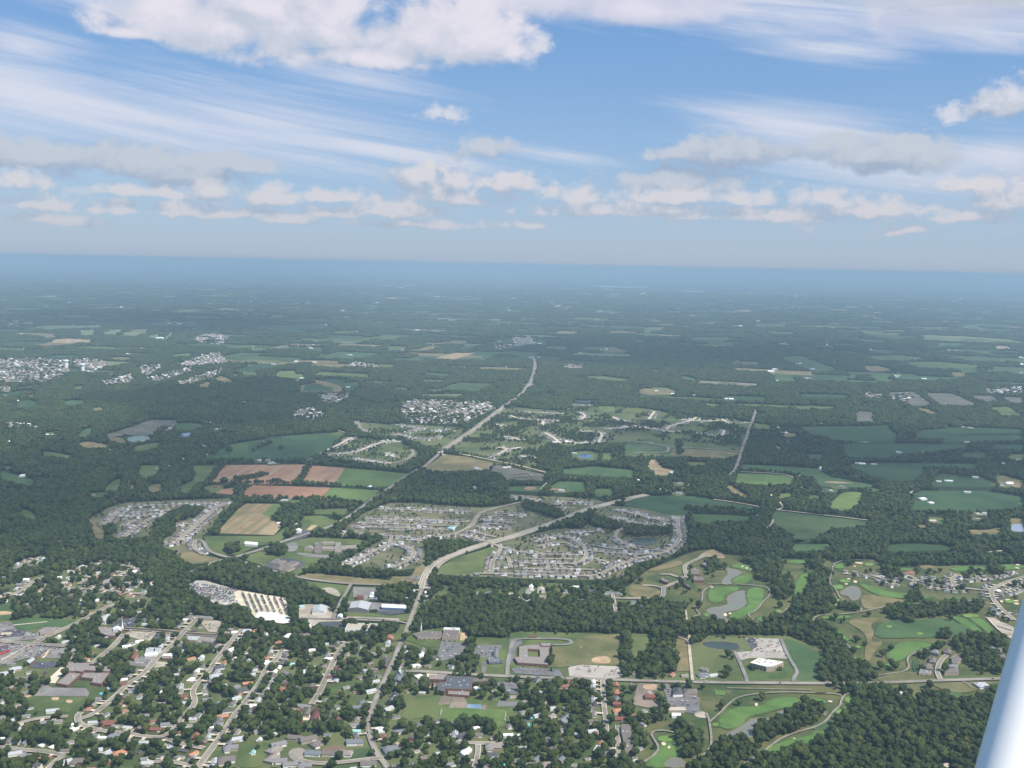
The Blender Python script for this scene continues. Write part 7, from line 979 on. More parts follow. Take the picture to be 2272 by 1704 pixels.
water('water',(.18,.175,.135),.42); water('water_dark',(.045,.06,.045),.3); water('water_blue',(.07,.13,.22)); water('water_blue2',(.25,.3,.38)); water('water_far',(.45,.5,.55),.3); water('pool',(.12,.55,.68))
COLS={'white':(.78,.77,.74),'white_roof':(.74,.70,.62),'white_blue':(.66,.70,.74),'light_grey':(.42,.43,.44),'grey':(.21,.205,.205),'tan_grey':(.26,.225,.2),'brown_grey':(.17,.145,.13),
 'dark_grey':(.09,.09,.095),'dark_blue':(.10,.105,.118),'slate':(.165,.175,.19),'brown':(.15,.1,.07),'red_dark':(.21,.085,.065),'red_brown':(.24,.12,.095),'maroon':(.15,.065,.06),'orange':(.46,.22,.12),
 'orange_brown':(.33,.16,.095),'pale_tan':(.46,.40,.32),'aqua':(.33,.56,.52),'tan':(.40,.33,.25),'brick':(.20,.10,.075),'red':(.42,.07,.06),'blue':(.13,.17,.30),'pale':(.62,.53,.38),'pink':(.52,.33,.27),'cream':(.62,.55,.42),'glass':(.03,.04,.05)}
def colmat(kind,c):
    k=f'{c}_{kind}'
    if k in MATS: return MATS[k]
    m=pbr(k,COLS[c],.85 if kind=='roof' else .8,.25); t=NT(m.node_tree); b=t.n['Principled BSDF']
    g=t.new('ShaderNodeNewGeometry'); n=t.noise(g.outputs['Position'],.12,4,.7); n2=t.noise(g.outputs['Position'],1.3,2,.6)
    f=t.m('ADD',.78,t.m('ADD',t.m('MULTIPLY',n,.3),t.m('MULTIPLY',n2,.14)))
    v=t.new('ShaderNodeCombineXYZ')
    for i in range(3): t.put(v.inputs[i],f)
    t.put(b.inputs['Base Color'],t.mix(1.0,(*COLS[c],1),v.outputs[0],'MULTIPLY')); return m
def leafmat(name,dark,light,yel):
    m=pbr(name,dark,.75,.15); t=NT(m.node_tree); b=t.n['Principled BSDF']
    oi=t.new('ShaderNodeObjectInfo'); g=t.new('ShaderNodeNewGeometry')
    big=t.noise(g.outputs['Position'],.012,3,.6); fine=t.noise(g.outputs['Position'],.35,2,.6)
    c=t.mix(t.ramp(t.m('ADD',t.m('MULTIPLY',oi.outputs['Random'],.55),t.m('MULTIPLY',big,1.0)),.45,1.15,False),(*dark,1),(*light,1))
    c=t.mix(t.m('MULTIPLY',t.ramp(fine,.45,.8),.45),c,(*yel,1)); c=t.mix(t.m('MULTIPLY',t.m('GREATER_THAN',oi.outputs['Random'],.965),.6),c,(.09,.09,.02,1))
    t.put(b.inputs['Base Color'],c); return m
LEAF=leafmat('leaf_broad',(.020,.036,.010),(.060,.086,.023),(.095,.11,.03))
CONI=leafmat('leaf_conifer',(.009,.022,.013),(.015,.03,.016),(.02,.035,.018))
BARK=pbr('bark',(.09,.065,.045),.9)
# ================= object helpers =================
def link(o,parent=None):
    COL.objects.link(o)
    if parent: o.parent=parent
    return o
def mesh(name,V,F,mats,parent=None,mi=None,smooth=False):
    me=bpy.data.meshes.new(name); me.from_pydata([tuple(v) for v in V],[],F)
    for m in mats: me.materials.append(m)
    if mi is not None: me.polygons.foreach_set('material_index',mi)
    if smooth: me.polygons.foreach_set('use_smooth',[True]*len(me.polygons))
    me.update(); return link(bpy.data.objects.new(name,me),parent)
def tag(o,label,cat=None,group=None,kind=None):
    o['label']=label
    if cat: o['category']=cat
    if group: o['group']=group
    if kind: o['kind']=kind
    return o
def empty(name,loc,rz=0):
    o=bpy.data.objects.new(name,None); o.location=loc; o.rotation_euler=(0,0,rz); o.empty_display_size=2; return link(o)
def inv(o): return Matrix.Translation(o.location)@o.rotation_euler.to_matrix().to_4x4()
def chaikin(p,n=2,closed=True):
    for _ in range(n):
        q=[]; L=len(p)
        for i in range(L if closed else L-1):
            a,b=p[i],p[(i+1)%L]; q+=[(a[0]*.75+b[0]*.25,a[1]*.75+b[1]*.25),(a[0]*.25+b[0]*.75,a[1]*.25+b[1]*.75)]
        if not closed: q=[p[0]]+q+[p[-1]]
        p=q
    return p
def inside(pts,poly):
    """numpy even-odd test"""
    x,y=pts[:,0],pts[:,1]; P=np.array(poly,float); r=np.zeros(len(pts),bool)
    bb=(x>P[:,0].min())&(x<P[:,0].max())&(y>P[:,1].min())&(y<P[:,1].max()); ix=np.nonzero(bb)[0]
    if len(ix)==0: return r
    X,Y=x[ix],y[ix]; c=np.zeros(len(ix),bool)
    for i in range(len(P)):
        x1,y1=P[i-1]; x2,y2=P[i]
        if y1==y2: continue
        c^=((y1>Y)!=(y2>Y))&(X<(x2-x1)*(Y-y1)/(y2-y1)+x1)
    r[ix]=c; return r
def tri(loops,z=0):
    vs=[Vector((a,b,0)) for l in loops for a,b in l]
    f=geometry.tessellate_polygon([[Vector((a,b,0)) for a,b in l] for l in loops])
    out=[]
    for t in f:
        a,b,c=(vs[i] for i in t); out.append(tuple(t) if (b-a).cross(c-a).z>0 else tuple(reversed(t)))
    return [(v.x,v.y,z) for v in vs],out
# ================= haze =================
hz_=bpy.data.materials.new('haze_air'); hz_.use_nodes=True; h=NT(hz_.node_tree); h.n.clear()
pv=h.new('ShaderNodeVolumePrincipled'); pv.inputs['Color'].default_value=(.455,.63,.785,1); pv.inputs['Density'].default_value=5.1e-5
pv.inputs['Anisotropy'].default_value=.0
ho=h.new('ShaderNodeOutputMaterial'); h.l.new(pv.outputs[0],ho.inputs['Volume'])
S_=305000; zt=CAMH+20
hv=[(x,y,z) for z in (-1,zt) for x,y in ((-S_,-S_),(S_,-S_),(S_,S_),(-S_,S_))]
tag(mesh('haze',hv,[(3,2,1,0),(4,5,6,7),(0,1,5,4),(1,2,6,5),(2,3,7,6),(3,0,4,7)],[hz_]),'pale blue summer haze over the whole plain','haze',None,'stuff')
# ================= clouds overhead, above the picture, that shade parts of the plain =================
cm=bpy.data.materials.new('cloud_water'); cm.use_nodes=True; cn=NT(cm.node_tree); cn.n.clear()
cv_=cn.new('ShaderNodeVolumePrincipled'); cv_.inputs['Color'].default_value=(.97,.98,1,1); cv_.inputs['Density'].default_value=.0012
co_=cn.new('ShaderNodeOutputMaterial'); cn.l.new(cv_.outputs[0],co_.inputs['Volume'])
for i,((gx,gy),rx_,ry_,th,hh) in enumerate(zip(POINTS['cloud_shade'],(800,1300,420,520,2600,2600,700),(900,900,330,400,2000,2500,1100),(360,400,300,300,430,430,320),(2900,2900,2900,2900,3300,4600,2900))):
    k=hh/math.tan(SUN_EL); cx,cy=gx+k*math.sin(SUN_AZ),gy+k*math.cos(SUN_AZ); bm=bmesh.new(); bmesh.ops.create_icosphere(bm,subdivisions=4,radius=1); rr=random.Random(i+3); ph=[rr.uniform(0,6) for _ in range(6)]
    for v in bm.verts:
        d=v.co.normalized(); n_=math.sin(d.x*3+ph[0])*math.cos(d.y*4+ph[1])+.6*math.sin(d.x*8+ph[2])*math.sin(d.y*7+ph[3])+.3*math.sin(d.x*15+ph[4]+d.y*13); s_=1+.22*n_
        v.co=(cx+d.x*rx_*s_,cy+d.y*ry_*s_,hh+d.z*th*(1 if d.z>0 else .45)*s_)
    me=bpy.data.meshes.new('cloud'); bm.to_mesh(me); bm.free(); me.materials.append(cm); tag(link(bpy.data.objects.new('cloud',me)),'soft cumulus cloud high above the plain','cloud',None,'structure')
# ================= ground disc =================
rings=[300,900,1500,2200,3200,4500,7000,11000,18000,30000,60000,120000,300000]; NA=128
gv=[(0,0,0)]+[(r*math.cos(2*math.pi*k/NA),r*math.sin(2*math.pi*k/NA),0) for r in rings for k in range(NA)]
gf=[(0,1+k,1+(k+1)%NA) for k in range(NA)]
for i in range(len(rings)-1):
    a=1+i*NA; b=a+NA; gf+=[(a+k,b+k,b+(k+1)%NA,a+(k+1)%NA) for k in range(NA)]
gm=pbr('plain_ground',(.03,.05,.02),.95,.1); t=NT(gm.node_tree); g=t.new('ShaderNodeNewGeometry'); p=t.vm('MULTIPLY',g.outputs['Position'],(1,1,0))
n1=t.noise(p,.0016,5,.6,.3); n2=t.noise(p,.012,4,.65); n3=t.noise(p,.12,3,.7)
c=t.mix(t.ramp(n1,.4,.6),(.017,.03,.012,1),(.024,.04,.016,1)); c=t.mix(t.ramp(n2,.5,.7),c,(.032,.048,.02,1)); c=t.mix(t.m('MULTIPLY',t.ramp(n3,.5,.75),.4),c,(.06,.07,.035,1))
t.put(t.n['Principled BSDF'].inputs['Base Color'],c)
tag(mesh('ground',gv,gf,[gm]),'wide flat green plain running to the horizon','ground',None,'structure')
# ================= far farmland (5-46 km) =================
traced=[s[3] for s in SHEETS]
TB=[(min(p[0] for p in q),max(p[0] for p in q),min(p[1] for p in q),max(p[1] for p in q)) for q in traced]
def free(x,y,m=60):
    for a,b,c_,d in TB:
        if a-m<x<b+m and c_-m<y<d+m: return False
    return True
FF={k:([],[]) for k in ('crop_teal','crop_mid','meadow','meadow_dry','crop_dark2','stubble_pale','crop_light2','suburb_ground')}
FAR=[]
ORI=-.22
def wedge(r1,r2,n):
    out=[]
    while len(out)<n:
        r=math.sqrt(random.uniform(r1*r1,r2*r2)); a=random.uniform(-R(30),R(30)); out.append((r*math.sin(a),r*math.cos(a)))
    return out
for r1,r2,n,s in ((4500,7500,40,.8),(7500,13000,200,1.0),(13000,22000,700,1.1),(22000,36000,1100,1.5),(36000,60000,1100,2.2),(60000,110000,900,4)):
    for x,y in wedge(r1,r2,n):
        if r1<13000 and not free(x,y): continue
        L=random.uniform(120,420)*s; Wd=random.uniform(60,220)*s; a=ORI+(math.pi/2 if random.random()<.25 else 0)+random.gauss(0,.05)
        ca_,sa=math.cos(a),math.sin(a); q=[]
        for dx,dy in ((-L,-Wd),(L,-Wd),(L,Wd),(-L,Wd)):
            dx*=random.uniform(.75,1.05); dy*=random.uniform(.7,1.1); q.append((x+dx*ca_-dy*sa,y+dx*sa+dy*ca_))
        k=random.choices(list(FF),(6,4,4,2,8,.5,.8,.5))[0]
        V,F_=FF[k]; b=len(V); z=.5+.002*len(FAR); V+=[(u,v,z) for u,v in q]; F_.append((b,b+1,b+2,b+3)); FAR.append(q)
for k,(V,F_) in FF.items():
    tag(mesh('farmland',V,F_,[MATS[k]]),'distant patchwork of fields between dark woods','farmland',None,'structure')
# ================= sheets =================
ZL=[.05]
def nz(): ZL[0]+=.004; return ZL[0]
LABS={'fairway':'smooth mown bright green golf fairway','green':'round pale green golf putting green','bunker':'small pale sand bunker on the golf course','pond':'still pond water','field':'flat farm field','car_park':'paved car park','lawn':'mown grass between houses','infield':'bare tan baseball infield','swimming_pool':'bright turquoise pool water'}
clear=[]; hard=[]; SHP=[]
for name,mt,sm,pts,lab in SHEETS:
    if sm: pts=chaikin([tuple(p) for p in pts],2)
    else: pts=[tuple(p) for p in pts]
    if name in('fairway','green','pond') and sm:     # soft collar of longer grass or bank round the shape
        cxy=(sum(p[0] for p in pts)/len(pts),sum(p[1] for p in pts)/len(pts)); ar=sum(pts[i-1][0]*pts[i][1]-pts[i][0]*pts[i-1][1] for i in range(len(pts)))
        ring=[]
        for i,p in enumerate(pts):
            d=Vector(pts[(i+1)%len(pts)])-Vector(pts[i-1]); n_=Vector((d.y,-d.x)); n_=n_.normalized()*(1 if ar>0 else -1) if n_.length>1e-6 else Vector((0,0)); k_=random.uniform(3,6.5) if name!='pond' else random.uniform(1.5,4); ring.append((p[0]+n_.x*k_,p[1]+n_.y*k_))
        V,F_=tri([ring],nz()); tag(mesh('rough_collar' if name!='pond' else 'pond_bank',V,F_,[MATS['park_green' if name!='pond' else 'meadow_dry']]),'strip of longer grass round a golf shape' if name!='pond' else 'dry grassy bank of a pond','grass',None,'structure')
    z=nz(); V,F_=tri([pts],z)
    far=pts[0][1]>4200
    o=mesh(name,V,F_,[MATS[mt]]); tag(o,lab or LABS.get(name,name.replace('_',' ')+' on the ground')+(', grey green' if name=='pond' else ''),name.replace('_',' '),None,'structure')
    if not ((name=='lawn' and mt in('lawn','lawn2')) or name=='rough_grass'):
        (hard if mt in('asphalt','asphalt_dark','lot','lot_tan','lot_pale','lot_brown','pale_conc','pool','yard_sand','yard_grey','white_gravel','court_blue','street') else clear).append(pts)
    SHP.append((name,mt,pts))
# dark mown contour stripes on the golf slope are left to the turf material
# small glades with lone houses in the wide woods
GLH=[]
GV={k:([],[]) for k in ('meadow','lawn','meadow_dry','crop_mid')}
for r1,r2,n,s in ((3300,5200,130,.8),(5200,9500,120,1.0)):
    for x,y in wedge(r1,r2,n):
        if not free(x,y,-10): continue
        m_=9; L=random.uniform(28,75)*s; Wd=random.uniform(22,50)*s; a=random.uniform(-.6,.3); q=[]
        for k in range(m_):
            t_=2*math.pi*k/m_; r=random.uniform(.65,1.15); u,v=L*r*math.cos(t_),Wd*r*math.sin(t_); q.append((x+u*math.cos(a)-v*math.sin(a),y+u*math.sin(a)+v*math.cos(a)))
        q=chaikin(q,1); clear.append(q); k=random.choice(('meadow','lawn','lawn','crop_mid','lawn')); V,F_=GV[k]; b=len(V); v_,f_=tri([q],nz()); V+=v_; F_+=[tuple(i+b for i in t_) for t_ in f_]
        if random.random()<.75:
            for _ in range(random.choice((1,2,3))): GLH.append((x+random.uniform(-.4,.4)*L,y+random.uniform(-.3,.3)*Wd))
for k,(V,F_) in GV.items(): tag(mesh('glade',V,F_,[MATS[k]]),'small grassy clearings in the wide woods','clearing',None,'structure')
# far housing estates
TOWNS=[(k,v) for k,v in POINTS.items() if k.startswith('far_town')]
for k,v in TOWNS:
    V,F_=tri([chaikin(v,1)],nz()); tag(mesh('suburb_ground',V,F_,[MATS['suburb_ground']]),'pale built-up ground of a distant housing estate','estate ground',None,'structure')
# ================= roads =================
SEG=[]
def ribbon(pts,w,z):
    P=[Vector((a,b)) for a,b in pts]; V=[];F_=[]
    for i,p in enumerate(P):
        d=Vector((0,0))
        if i: d+=(p-P[i-1]).normalized()
        if i<len(P)-1: d+=(P[i+1]-p).normalized()
        if d.length<1e-6: d=Vector((1,0))
        d.normalize(); n=Vector((-d.y,d.x)); wd=w(i) if callable(w) else w
        V+=[(p.x+n.x*wd/2,p.y+n.y*wd/2,z),(p.x-n.x*wd/2,p.y-n.y*wd/2,z)]
    F_=[(2*i+1,2*i+3,2*i+2,2*i) for i in range(len(P)-1)]
    return V,F_
def offset(pts,d):
    V,_=ribbon(pts,abs(d)*2,0); return [(v[0],v[1]) for v in (V[0::2] if d>0 else V[1::2])]
def dens(pts,step):
    out=[pts[0]]
    for a,b in zip(pts,pts[1:]):
        n=max(1,int(math.hypot(b[0]-a[0],b[1]-a[1])/step)); out+=[(a[0]+(b[0]-a[0])*k/n,a[1]+(b[1]-a[1])*k/n) for k in range(1,n+1)]
    return out
RD=[]
for kind,wd,pts,hs_,lab in ROADS:
    pts=[tuple(p) for p in pts]
    if kind=='street' and wd<12: wd*=1.05
    if len(pts)>2: pts=chaikin(pts,2,False)
    RD.append((kind,wd,pts,hs_,lab))
    far=min(p[1] for p in pts)>3500
    base={'main':'road','road':'road','street':'street','pale_street':'pale_conc'}.get(kind,kind)
    if kind in('parkway','street','main') and not far:   # concrete kerb strip a little wider than the carriageway
        V,F_=ribbon(pts,wd+(2.2 if kind=='street' else 3.0),nz()); tag(mesh('kerb_strip',V,F_,[MATS['kerb']]),'pale concrete kerb and gutter along a street','kerb',None,'structure')
    if kind=='parkway':
        for s in (1,-1):
            V,F_=ribbon(offset(pts,s*(wd/2+5)),2.6,nz()); tag(mesh('footpath',V,F_,[MATS['kerb']]),'pale concrete footpath beside the wide parkway','footpath',None,'structure')
    if kind=='newroad':
        V,F_=ribbon(pts,wd+5,nz()); tag(mesh('road_verge',V,F_,[MATS['sand_dirt']]),'orange tan dirt verge of the newly laid road','verge',None,'structure')
    V,F_=ribbon(pts,wd,nz()); nm={'cart_path':'golf_cart_path','track':'gravel_track','lane':'access_lane','parkway':'parkway','newroad':'road','pale_street':'street'}.get(kind,kind if kind!='main' else 'road')
    tag(mesh(nm,V,F_,[MATS[base]]),{'cart_path':'narrow winding golf cart path','track':'pale gravel track','lane':'narrow paved access lane','parkway':'wide four lane road with pale pavement'}.get(kind,'weathered pale asphalt '+('street' if kind=='street' else 'road')),'path' if kind=='cart_path' else 'road',None,'structure')
    if kind in('road','parkway','main') and not far:
        z=nz()
        if kind=='parkway':
            V,F_=ribbon(pts,2.2,z); tag(mesh('road_median',V,F_,[MATS['kerb']]),'pale centre strip of the parkway','median',None,'structure')
        else:
            V,F_=ribbon(pts,.35,z); tag(mesh('road_marking',V,F_,[colmat('paint','cream')]),'painted centre line of the road','road marking',None,'structure')
    for a,b in zip(pts,pts[1:]): SEG.append((a[0],a[1],b[0],b[1],wd/2))
SEG=np.array(SEG)
mid=(SEG[:,:2]+SEG[:,2:4])/2; hl=np.hypot(*(SEG[:,2:4]-SEG[:,:2]).T)/2
def road_gap(x,y):
    """distance from the nearest road edge"""
    c_=np.hypot(mid[:,0]-x,mid[:,1]-y)<hl+60; S=SEG[c_]
    if len(S)==0: return 99
    ax,ay,bx,by,hw=S.T; dx,dy=bx-ax,by-ay; t_=np.clip(((x-ax)*dx+(y-ay)*dy)/(dx*dx+dy*dy+1e-9),0,1)
    return float((np.hypot(x-ax-t_*dx,y-ay-t_*dy)-hw).min())
# ================= projection for choosing what shows =================
Rm=np.array(cam.matrix_world.to_3x3())
def proj(P3):
    q=(np.asarray(P3,float)-np.array([0,0,CAMH]))@Rm
    return 1136+2250*q[...,0]/-q[...,2], 852-2250*q[...,1]/-q[...,2]
def in_view(x,y,m=10,z=0):
    u,v=proj((x,y,z)); return -m<u<2272+m and v<1704+m and not (u>2180 and v>1660-(u-2180)*3.7)
# ================= labels =================
LMX=np.array([l[1:] for l in LANDMARKS],float); ORDN=['first','second','third','fourth','fifth','sixth','seventh','eighth','ninth','tenth','eleventh','twelfth','thirteenth','fourteenth','fifteenth','sixteenth','seventeenth','eighteenth','nineteenth','twentieth']+['twenty-'+q for q in ('first','second','third','fourth','fifth','sixth','seventh','eighth','ninth')]+['thirtieth']+['thirty-'+q for q in ('first','second','third','fourth','fifth','sixth','seventh','eighth','ninth')]
def near_labels(items,fmt):
    """items: (obj,x,y,desc); names each by the nearest landmark, the side it lies on and its rank there"""
    B={}
    for o,x,y,d in items:
        ds=np.hypot(LMX[:,0]-x,LMX[:,1]-y); i=int(ds.argmin()); dx,dy=x-LMX[i,0],y-LMX[i,1]
        side=('right of' if dx>0 else 'left of') if abs(dx)>abs(dy)*.8 else ('behind' if dy>0 else 'in front of')
        B.setdefault((i,side,d),[]).append((ds[i],o))
    for (i,side,d),L in B.items():
        L.sort(key=lambda e:e[0]); nm=LANDMARKS[i][0]
        if len(nm.split())>7: nm=' '.join(nm.split()[:7])
        for k,(q,o) in enumerate(L):
            o['label']=fmt.format(d=d,side=side,nm=nm)+('' if len(L)==1 else ', nearest one' if k==0 else f', {ORDN[min(k,38)]} nearest')
# ================= buildings =================
BLD=[]
def roof_faces(q,h,kind,over=.6,rise=None):
    """quad q (4 points ccw) -> wall and roof geometry"""
    P=[Vector((a,b)) for a,b in q]
    if (P[1]-P[0]).length+(P[3]-P[2]).length<(P[2]-P[1]).length+(P[0]-P[3]).length: P=P[1:]+P[:1]
    wd=((P[2]-P[1]).length+(P[0]-P[3]).length)/2; rise=rise or min(wd*.24,4.5)
    c_=sum(P,Vector((0,0)))/4; O=[c_+(p-c_)*(1+over/max((p-c_).length,1)) for p in P]
    r0,r1=(O[0]+O[3])/2,(O[1]+O[2])/2
    if kind=='hip':
        d=(r1-r0); L=d.length; k=min(.38,(wd*.5)/max(L,1)); r0,r1=r0+d*k,r1-d*k
    V=[(*o,h) for o in O]+[(*r0,h+rise),(*r1,h+rise)]
    F_=[(0,1,5,4),(2,3,4,5)]+([(3,0,4),(1,2,5)] if kind=='hip' else [])+[(3,2,1,0)]
    gab=[] if kind=='hip' else [([(*P[3],h),(*P[0],h),(*((P[0]+P[3])/2),h+rise*.93)]),([(*P[1],h),(*P[2],h),(*((P[1]+P[2])/2),h+rise*.93)])]
    return V,F_,gab
def boxg(cx,cy,z0,lx,ly,lz,a=0):
    c_,s=math.cos(a),math.sin(a); V=[]
    for z in (z0,z0+lz):
        for x,y in ((-lx/2,-ly/2),(lx/2,-ly/2),(lx/2,ly/2),(-lx/2,ly/2)): V.append((cx+x*c_-y*s,cy+x*s+y*c_,z))
    return V,[(3,2,1,0),(4,5,6,7),(0,1,5,4),(1,2,6,5),(2,3,7,6),(3,0,4,7)]
for name,cat,pts,h,rc,wc,kind,lab in BUILDINGS:
    if not lab: continue
    p=[tuple(a) for a in pts]
    ar=sum(p[i-1][0]*p[i][1]-p[i][0]*p[i-1][1] for i in range(len(p)))
    if ar<0: p=p[::-1]
    cx=sum(a for a,b in p)/len(p); cy=sum(b for a,b in p)/len(p)
    root=empty(name,(cx,cy,0)); tag(root,lab,cat); q=[(a-cx,b-cy) for a,b in p]; BLD.append(p)
    if kind in('gable','hip') and len(q)==4:
        V=[(a,b,z) for z in (0,h) for a,b in q]; F_=[(i,(i+1)%4,4+(i+1)%4,4+i) for i in range(4)]
        RV_,RF,gab=roof_faces(q,h,kind)
        for gtri in gab: b=len(V); V+=gtri; F_.append((b,b+1,b+2))
        mesh('wall',V,F_,[colmat('wall',wc)],root); mesh('roof',RV_,RF,[colmat('roof',rc)],root)
    else:
        n=len(q); loops=[q]
        if kind=='court':
            ix=[(.5,.5)]; c_=Vector((sum(a for a,b in q)/n,sum(b for a,b in q)/n)); u=Vector(q[0]); 
            loops.append([(-11.5,-14),(12.5,-16),(12.5,22),(-11.5,24)][::-1])
        V=[];F_=[]
        for L in loops:
            b=len(V); m_=len(L); V+=[(a,c2,z) for z in (0,h+.5) for a,c2 in L]; F_+=[(b+i,b+(i+1)%m_,b+m_+(i+1)%m_,b+m_+i) for i in range(m_)]
            if L is q:   # inner face and cap of the parapet
                c_=Vector((sum(a for a,_ in L)/m_,sum(_ for a,_ in L)/m_))
                ins=[Vector(a)+(c_-Vector(a)).normalized()*.7 for a in L]; b2=len(V); V+=[(a[0],a[1],z) for z in (h+.5,h-.1) for a in ins]
                F_+=[(b+m_+i,b+m_+(i+1)%m_,b2+(i+1)%m_,b2+i) for i in range(m_)]+[(b2+i,b2+(i+1)%m_,b2+m_+(i+1)%m_,b2+m_+i) for i in range(m_)]
        mesh('wall',V,F_,[colmat('wall',wc)],root)
        V,F_=tri(loops,h); mesh('roof',V,F_,[colmat('roof',rc)],root)
        # roof plant boxes
        xs=[a for a,b in q]; ys=[b for a,b in q]; k=0
        for _ in range(60):
            if k>= (8 if h>8 or len(q)>5 else 3): break
            a,b=random.uniform(min(xs),max(xs)),random.uniform(min(ys),max(ys))
            pt=np.array([[a,b]]); 
            if inside(pt,[(x*.8,y*.8) for x,y in q])[0] and not (len(loops)>1 and inside(pt,[(x*1.25,y*1.25) for x,y in loops[1]])[0]):
                V,F_=boxg(a,b,h+.02,random.uniform(1.6,3.4),random.uniform(1.6,2.6),1.3,.3); mesh('roof_unit',V,F_,[colmat('roof','light_grey' if rc!='white_roof' else 'grey')],root); k+=1
        # windows
        for i in range(n):
            A_,B_=Vector(q[i]),Vector(q[(i+1)%n]); d=B_-A_; L=d.length
            if L<14: continue
            d/=L; nn=Vector((d.y,-d.x))
            if nn.y>.2 and name!='office_building': continue
            m_=int(min(L/(6 if kind=='office' else 9),14))
            for j in range(m_):
                c0=A_+d*(L*(j+.5)/m_); hh=(h*.62 if kind=='office' else 1.6); w2=1.1 if kind=='office' else 2.6
                a,b=c0-d*w2+nn*.03,c0+d*w2+nn*.03; z0=1.2
                mesh('window',[(a.x,a.y,z0),(b.x,b.y,z0),(b.x,b.y,z0+hh),(a.x,a.y,z0+hh)],[(0,1,2,3)],[colmat('pane','glass')],root)
# ================= houses =================
def house_geo(kind,L,D,h,rise):
    """street side is -y. returns dict part -> (verts, faces)"""
    out={}
    def prism(x0,x1,y0,y1,h,rise,axis='x',hip=0,ov=.5):
        q=[(x0,y0),(x1,y0),(x1,y1),(x0,y1)]; V=[(a,b,z) for z in (0,h) for a,b in q]; F_=[(i,(i+1)%4,4+(i+1)%4,4+i) for i in range(4)]
        X0,X1,Y0,Y1=x0-ov,x1+ov,y0-ov,y1+ov
        if axis=='x':
            m_=(Y0+Y1)/2; k=hip*(Y1-Y0)/2; RV_=[(X0,Y0,h),(X1,Y0,h),(X1,Y1,h),(X0,Y1,h),(X0+k,m_,h+rise),(X1-k,m_,h+rise)]
            RF=[(0,1,5,4),(2,3,4,5)]; g_=[[(x0,y1,h),(x0,y0,h),(x0,(y0+y1)/2,h+rise*.9)],[(x1,y0,h),(x1,y1,h),(x1,(y0+y1)/2,h+rise*.9)]]; e=[(3,0,4),(1,2,5)]
        else:
            m_=(X0+X1)/2; k=hip*(X1-X0)/2; RV_=[(X0,Y0,h),(X1,Y0,h),(X1,Y1,h),(X0,Y1,h),(m_,Y0+k,h+rise),(m_,Y1-k,h+rise)]
            RF=[(3,0,4,5),(1,2,5,4)]; g_=[[(x0,y0,h),(x1,y0,h),((x0+x1)/2,y0,h+rise*.9)],[(x1,y1,h),(x0,y1,h),((x0+x1)/2,y1,h+rise*.9)]]; e=[(0,1,4),(2,3,5)]
        RF=RF+[(3,2,1,0)]
        if hip: RF+=e
        else:
            for t3 in g_: b=len(V); V+=t3; F_.append((b,b+1,b+2))
        for k_,v,f in (('wall',V,F_),('roof',RV_,RF)):
            A_,B_=out.setdefault(k_,([],[])); b=len(A_); A_+=v; B_+=[tuple(i+b for i in t_) for t_ in f]
    def quad(part,x0,x1,y,z0,z1):
        A_,B_=out.setdefault(part,([],[])); b=len(A_); A_+=[(x0,y,z0),(x1,y,z0),(x1,y,z1),(x0,y,z1)]; B_.append((b,b+1,b+2,b+3))
    if kind==0:   # ranch, gable
        prism(-L/2,L/2,-D/2,D/2,h,rise); quad('garage_door',L/2-5.6,L/2-1,-D/2-.04,.1,2.4)
    elif kind==1: # two storeys with front garage wing
        prism(-L/2,L/2,-D/2+1,D/2,h,rise,'x',.0); prism(L/2-7,L/2-.2,-D/2-5,-D/2+1.2,3.1,1.9,'y'); quad('garage_door',L/2-6.2,L/2-1,-D/2-5.04,.1,2.5)
    elif kind==2: # hip ranch with wing
        prism(-L/2,L/2,-D/2,D/2,h,rise,'x',.9); prism(-L/2+.6,-L/2+7.5,-D/2-4,-D/2+1,h-.05,rise*.75,'y',.8); quad('garage_door',-L/2+1.4,-L/2+6.6,-D/2-4.04,.1,2.4)
    else:         # cottage, gable end to the street
        prism(-D/2,D/2,-L/2,L/2,h,rise*1.2,'y'); prism(-D/2-2.6,-D/2+.1,-2,3,2.6,1.0,'x')
    V,F_=boxg(L*.18,D*.12,h,.9,.9,rise+.9); out['chimney']=(V,F_)
    return out
HP=[]; HK=[]; used=set()
def place_ok(x,y,md=15,mroad=6.5):
    if road_gap(x,y)<mroad: return False
    c_=(int(x//20),int(y//20))
    for i in(-1,0,1):
        for j in(-1,0,1):
            for a,b in GRID.get((c_[0]+i,c_[1]+j),()):
                if (a-x)**2+(b-y)**2<md*md: return False
    return True
GRID={}
def addh(x,y,a,rc,wc,k,kind,setb,drive=True):
    GRID.setdefault((int(x//20),int(y//20)),[]).append((x,y)); HP.append(dict(x=x,y=y,a=a,rc=rc,wc=wc,k=k,kind=kind,sb=setb,dr=drive))
allno=[np.array(p) for p in (hard+clear)]
def blocked(x,y,m=0):
    pt=np.array([[x,y]])
    for p in hard+BLD:
        if inside(pt,p)[0]: return True
    return False
blk=[(min(a for a,b in p),max(a for a,b in p),min(b for a,b in p),max(b for a,b in p),p) for p in hard+BLD+[q for n,m,q in SHP if not((n=='lawn' and m in('lawn','lawn2')) or n in('rough_grass','meadow_patch','bare_ground','bare_lot','infield'))]]
def blocked(x,y,m=8):
    for a,b,c_,d,p in blk:
        if a-m<x<b+m and c_-m<y<d+m:
            for dx,dy in ((0,0),(m,0),(-m,0),(0,m),(0,-m)):
                if inside(np.array([[x+dx,y+dy]]),p)[0]: return True
    return False
for x,y,a,rc,wc,k in [(h_[0],h_[1],h_[2],h_[3],h_[4],h_[5]) for h_ in HOUSES]:
    addh(x,y,R(a)+random.choice((0,math.pi))*0,rc,wc,k,random.choice((0,0,2,3)) if k<1.2 else random.choice((0,2)),0,False)
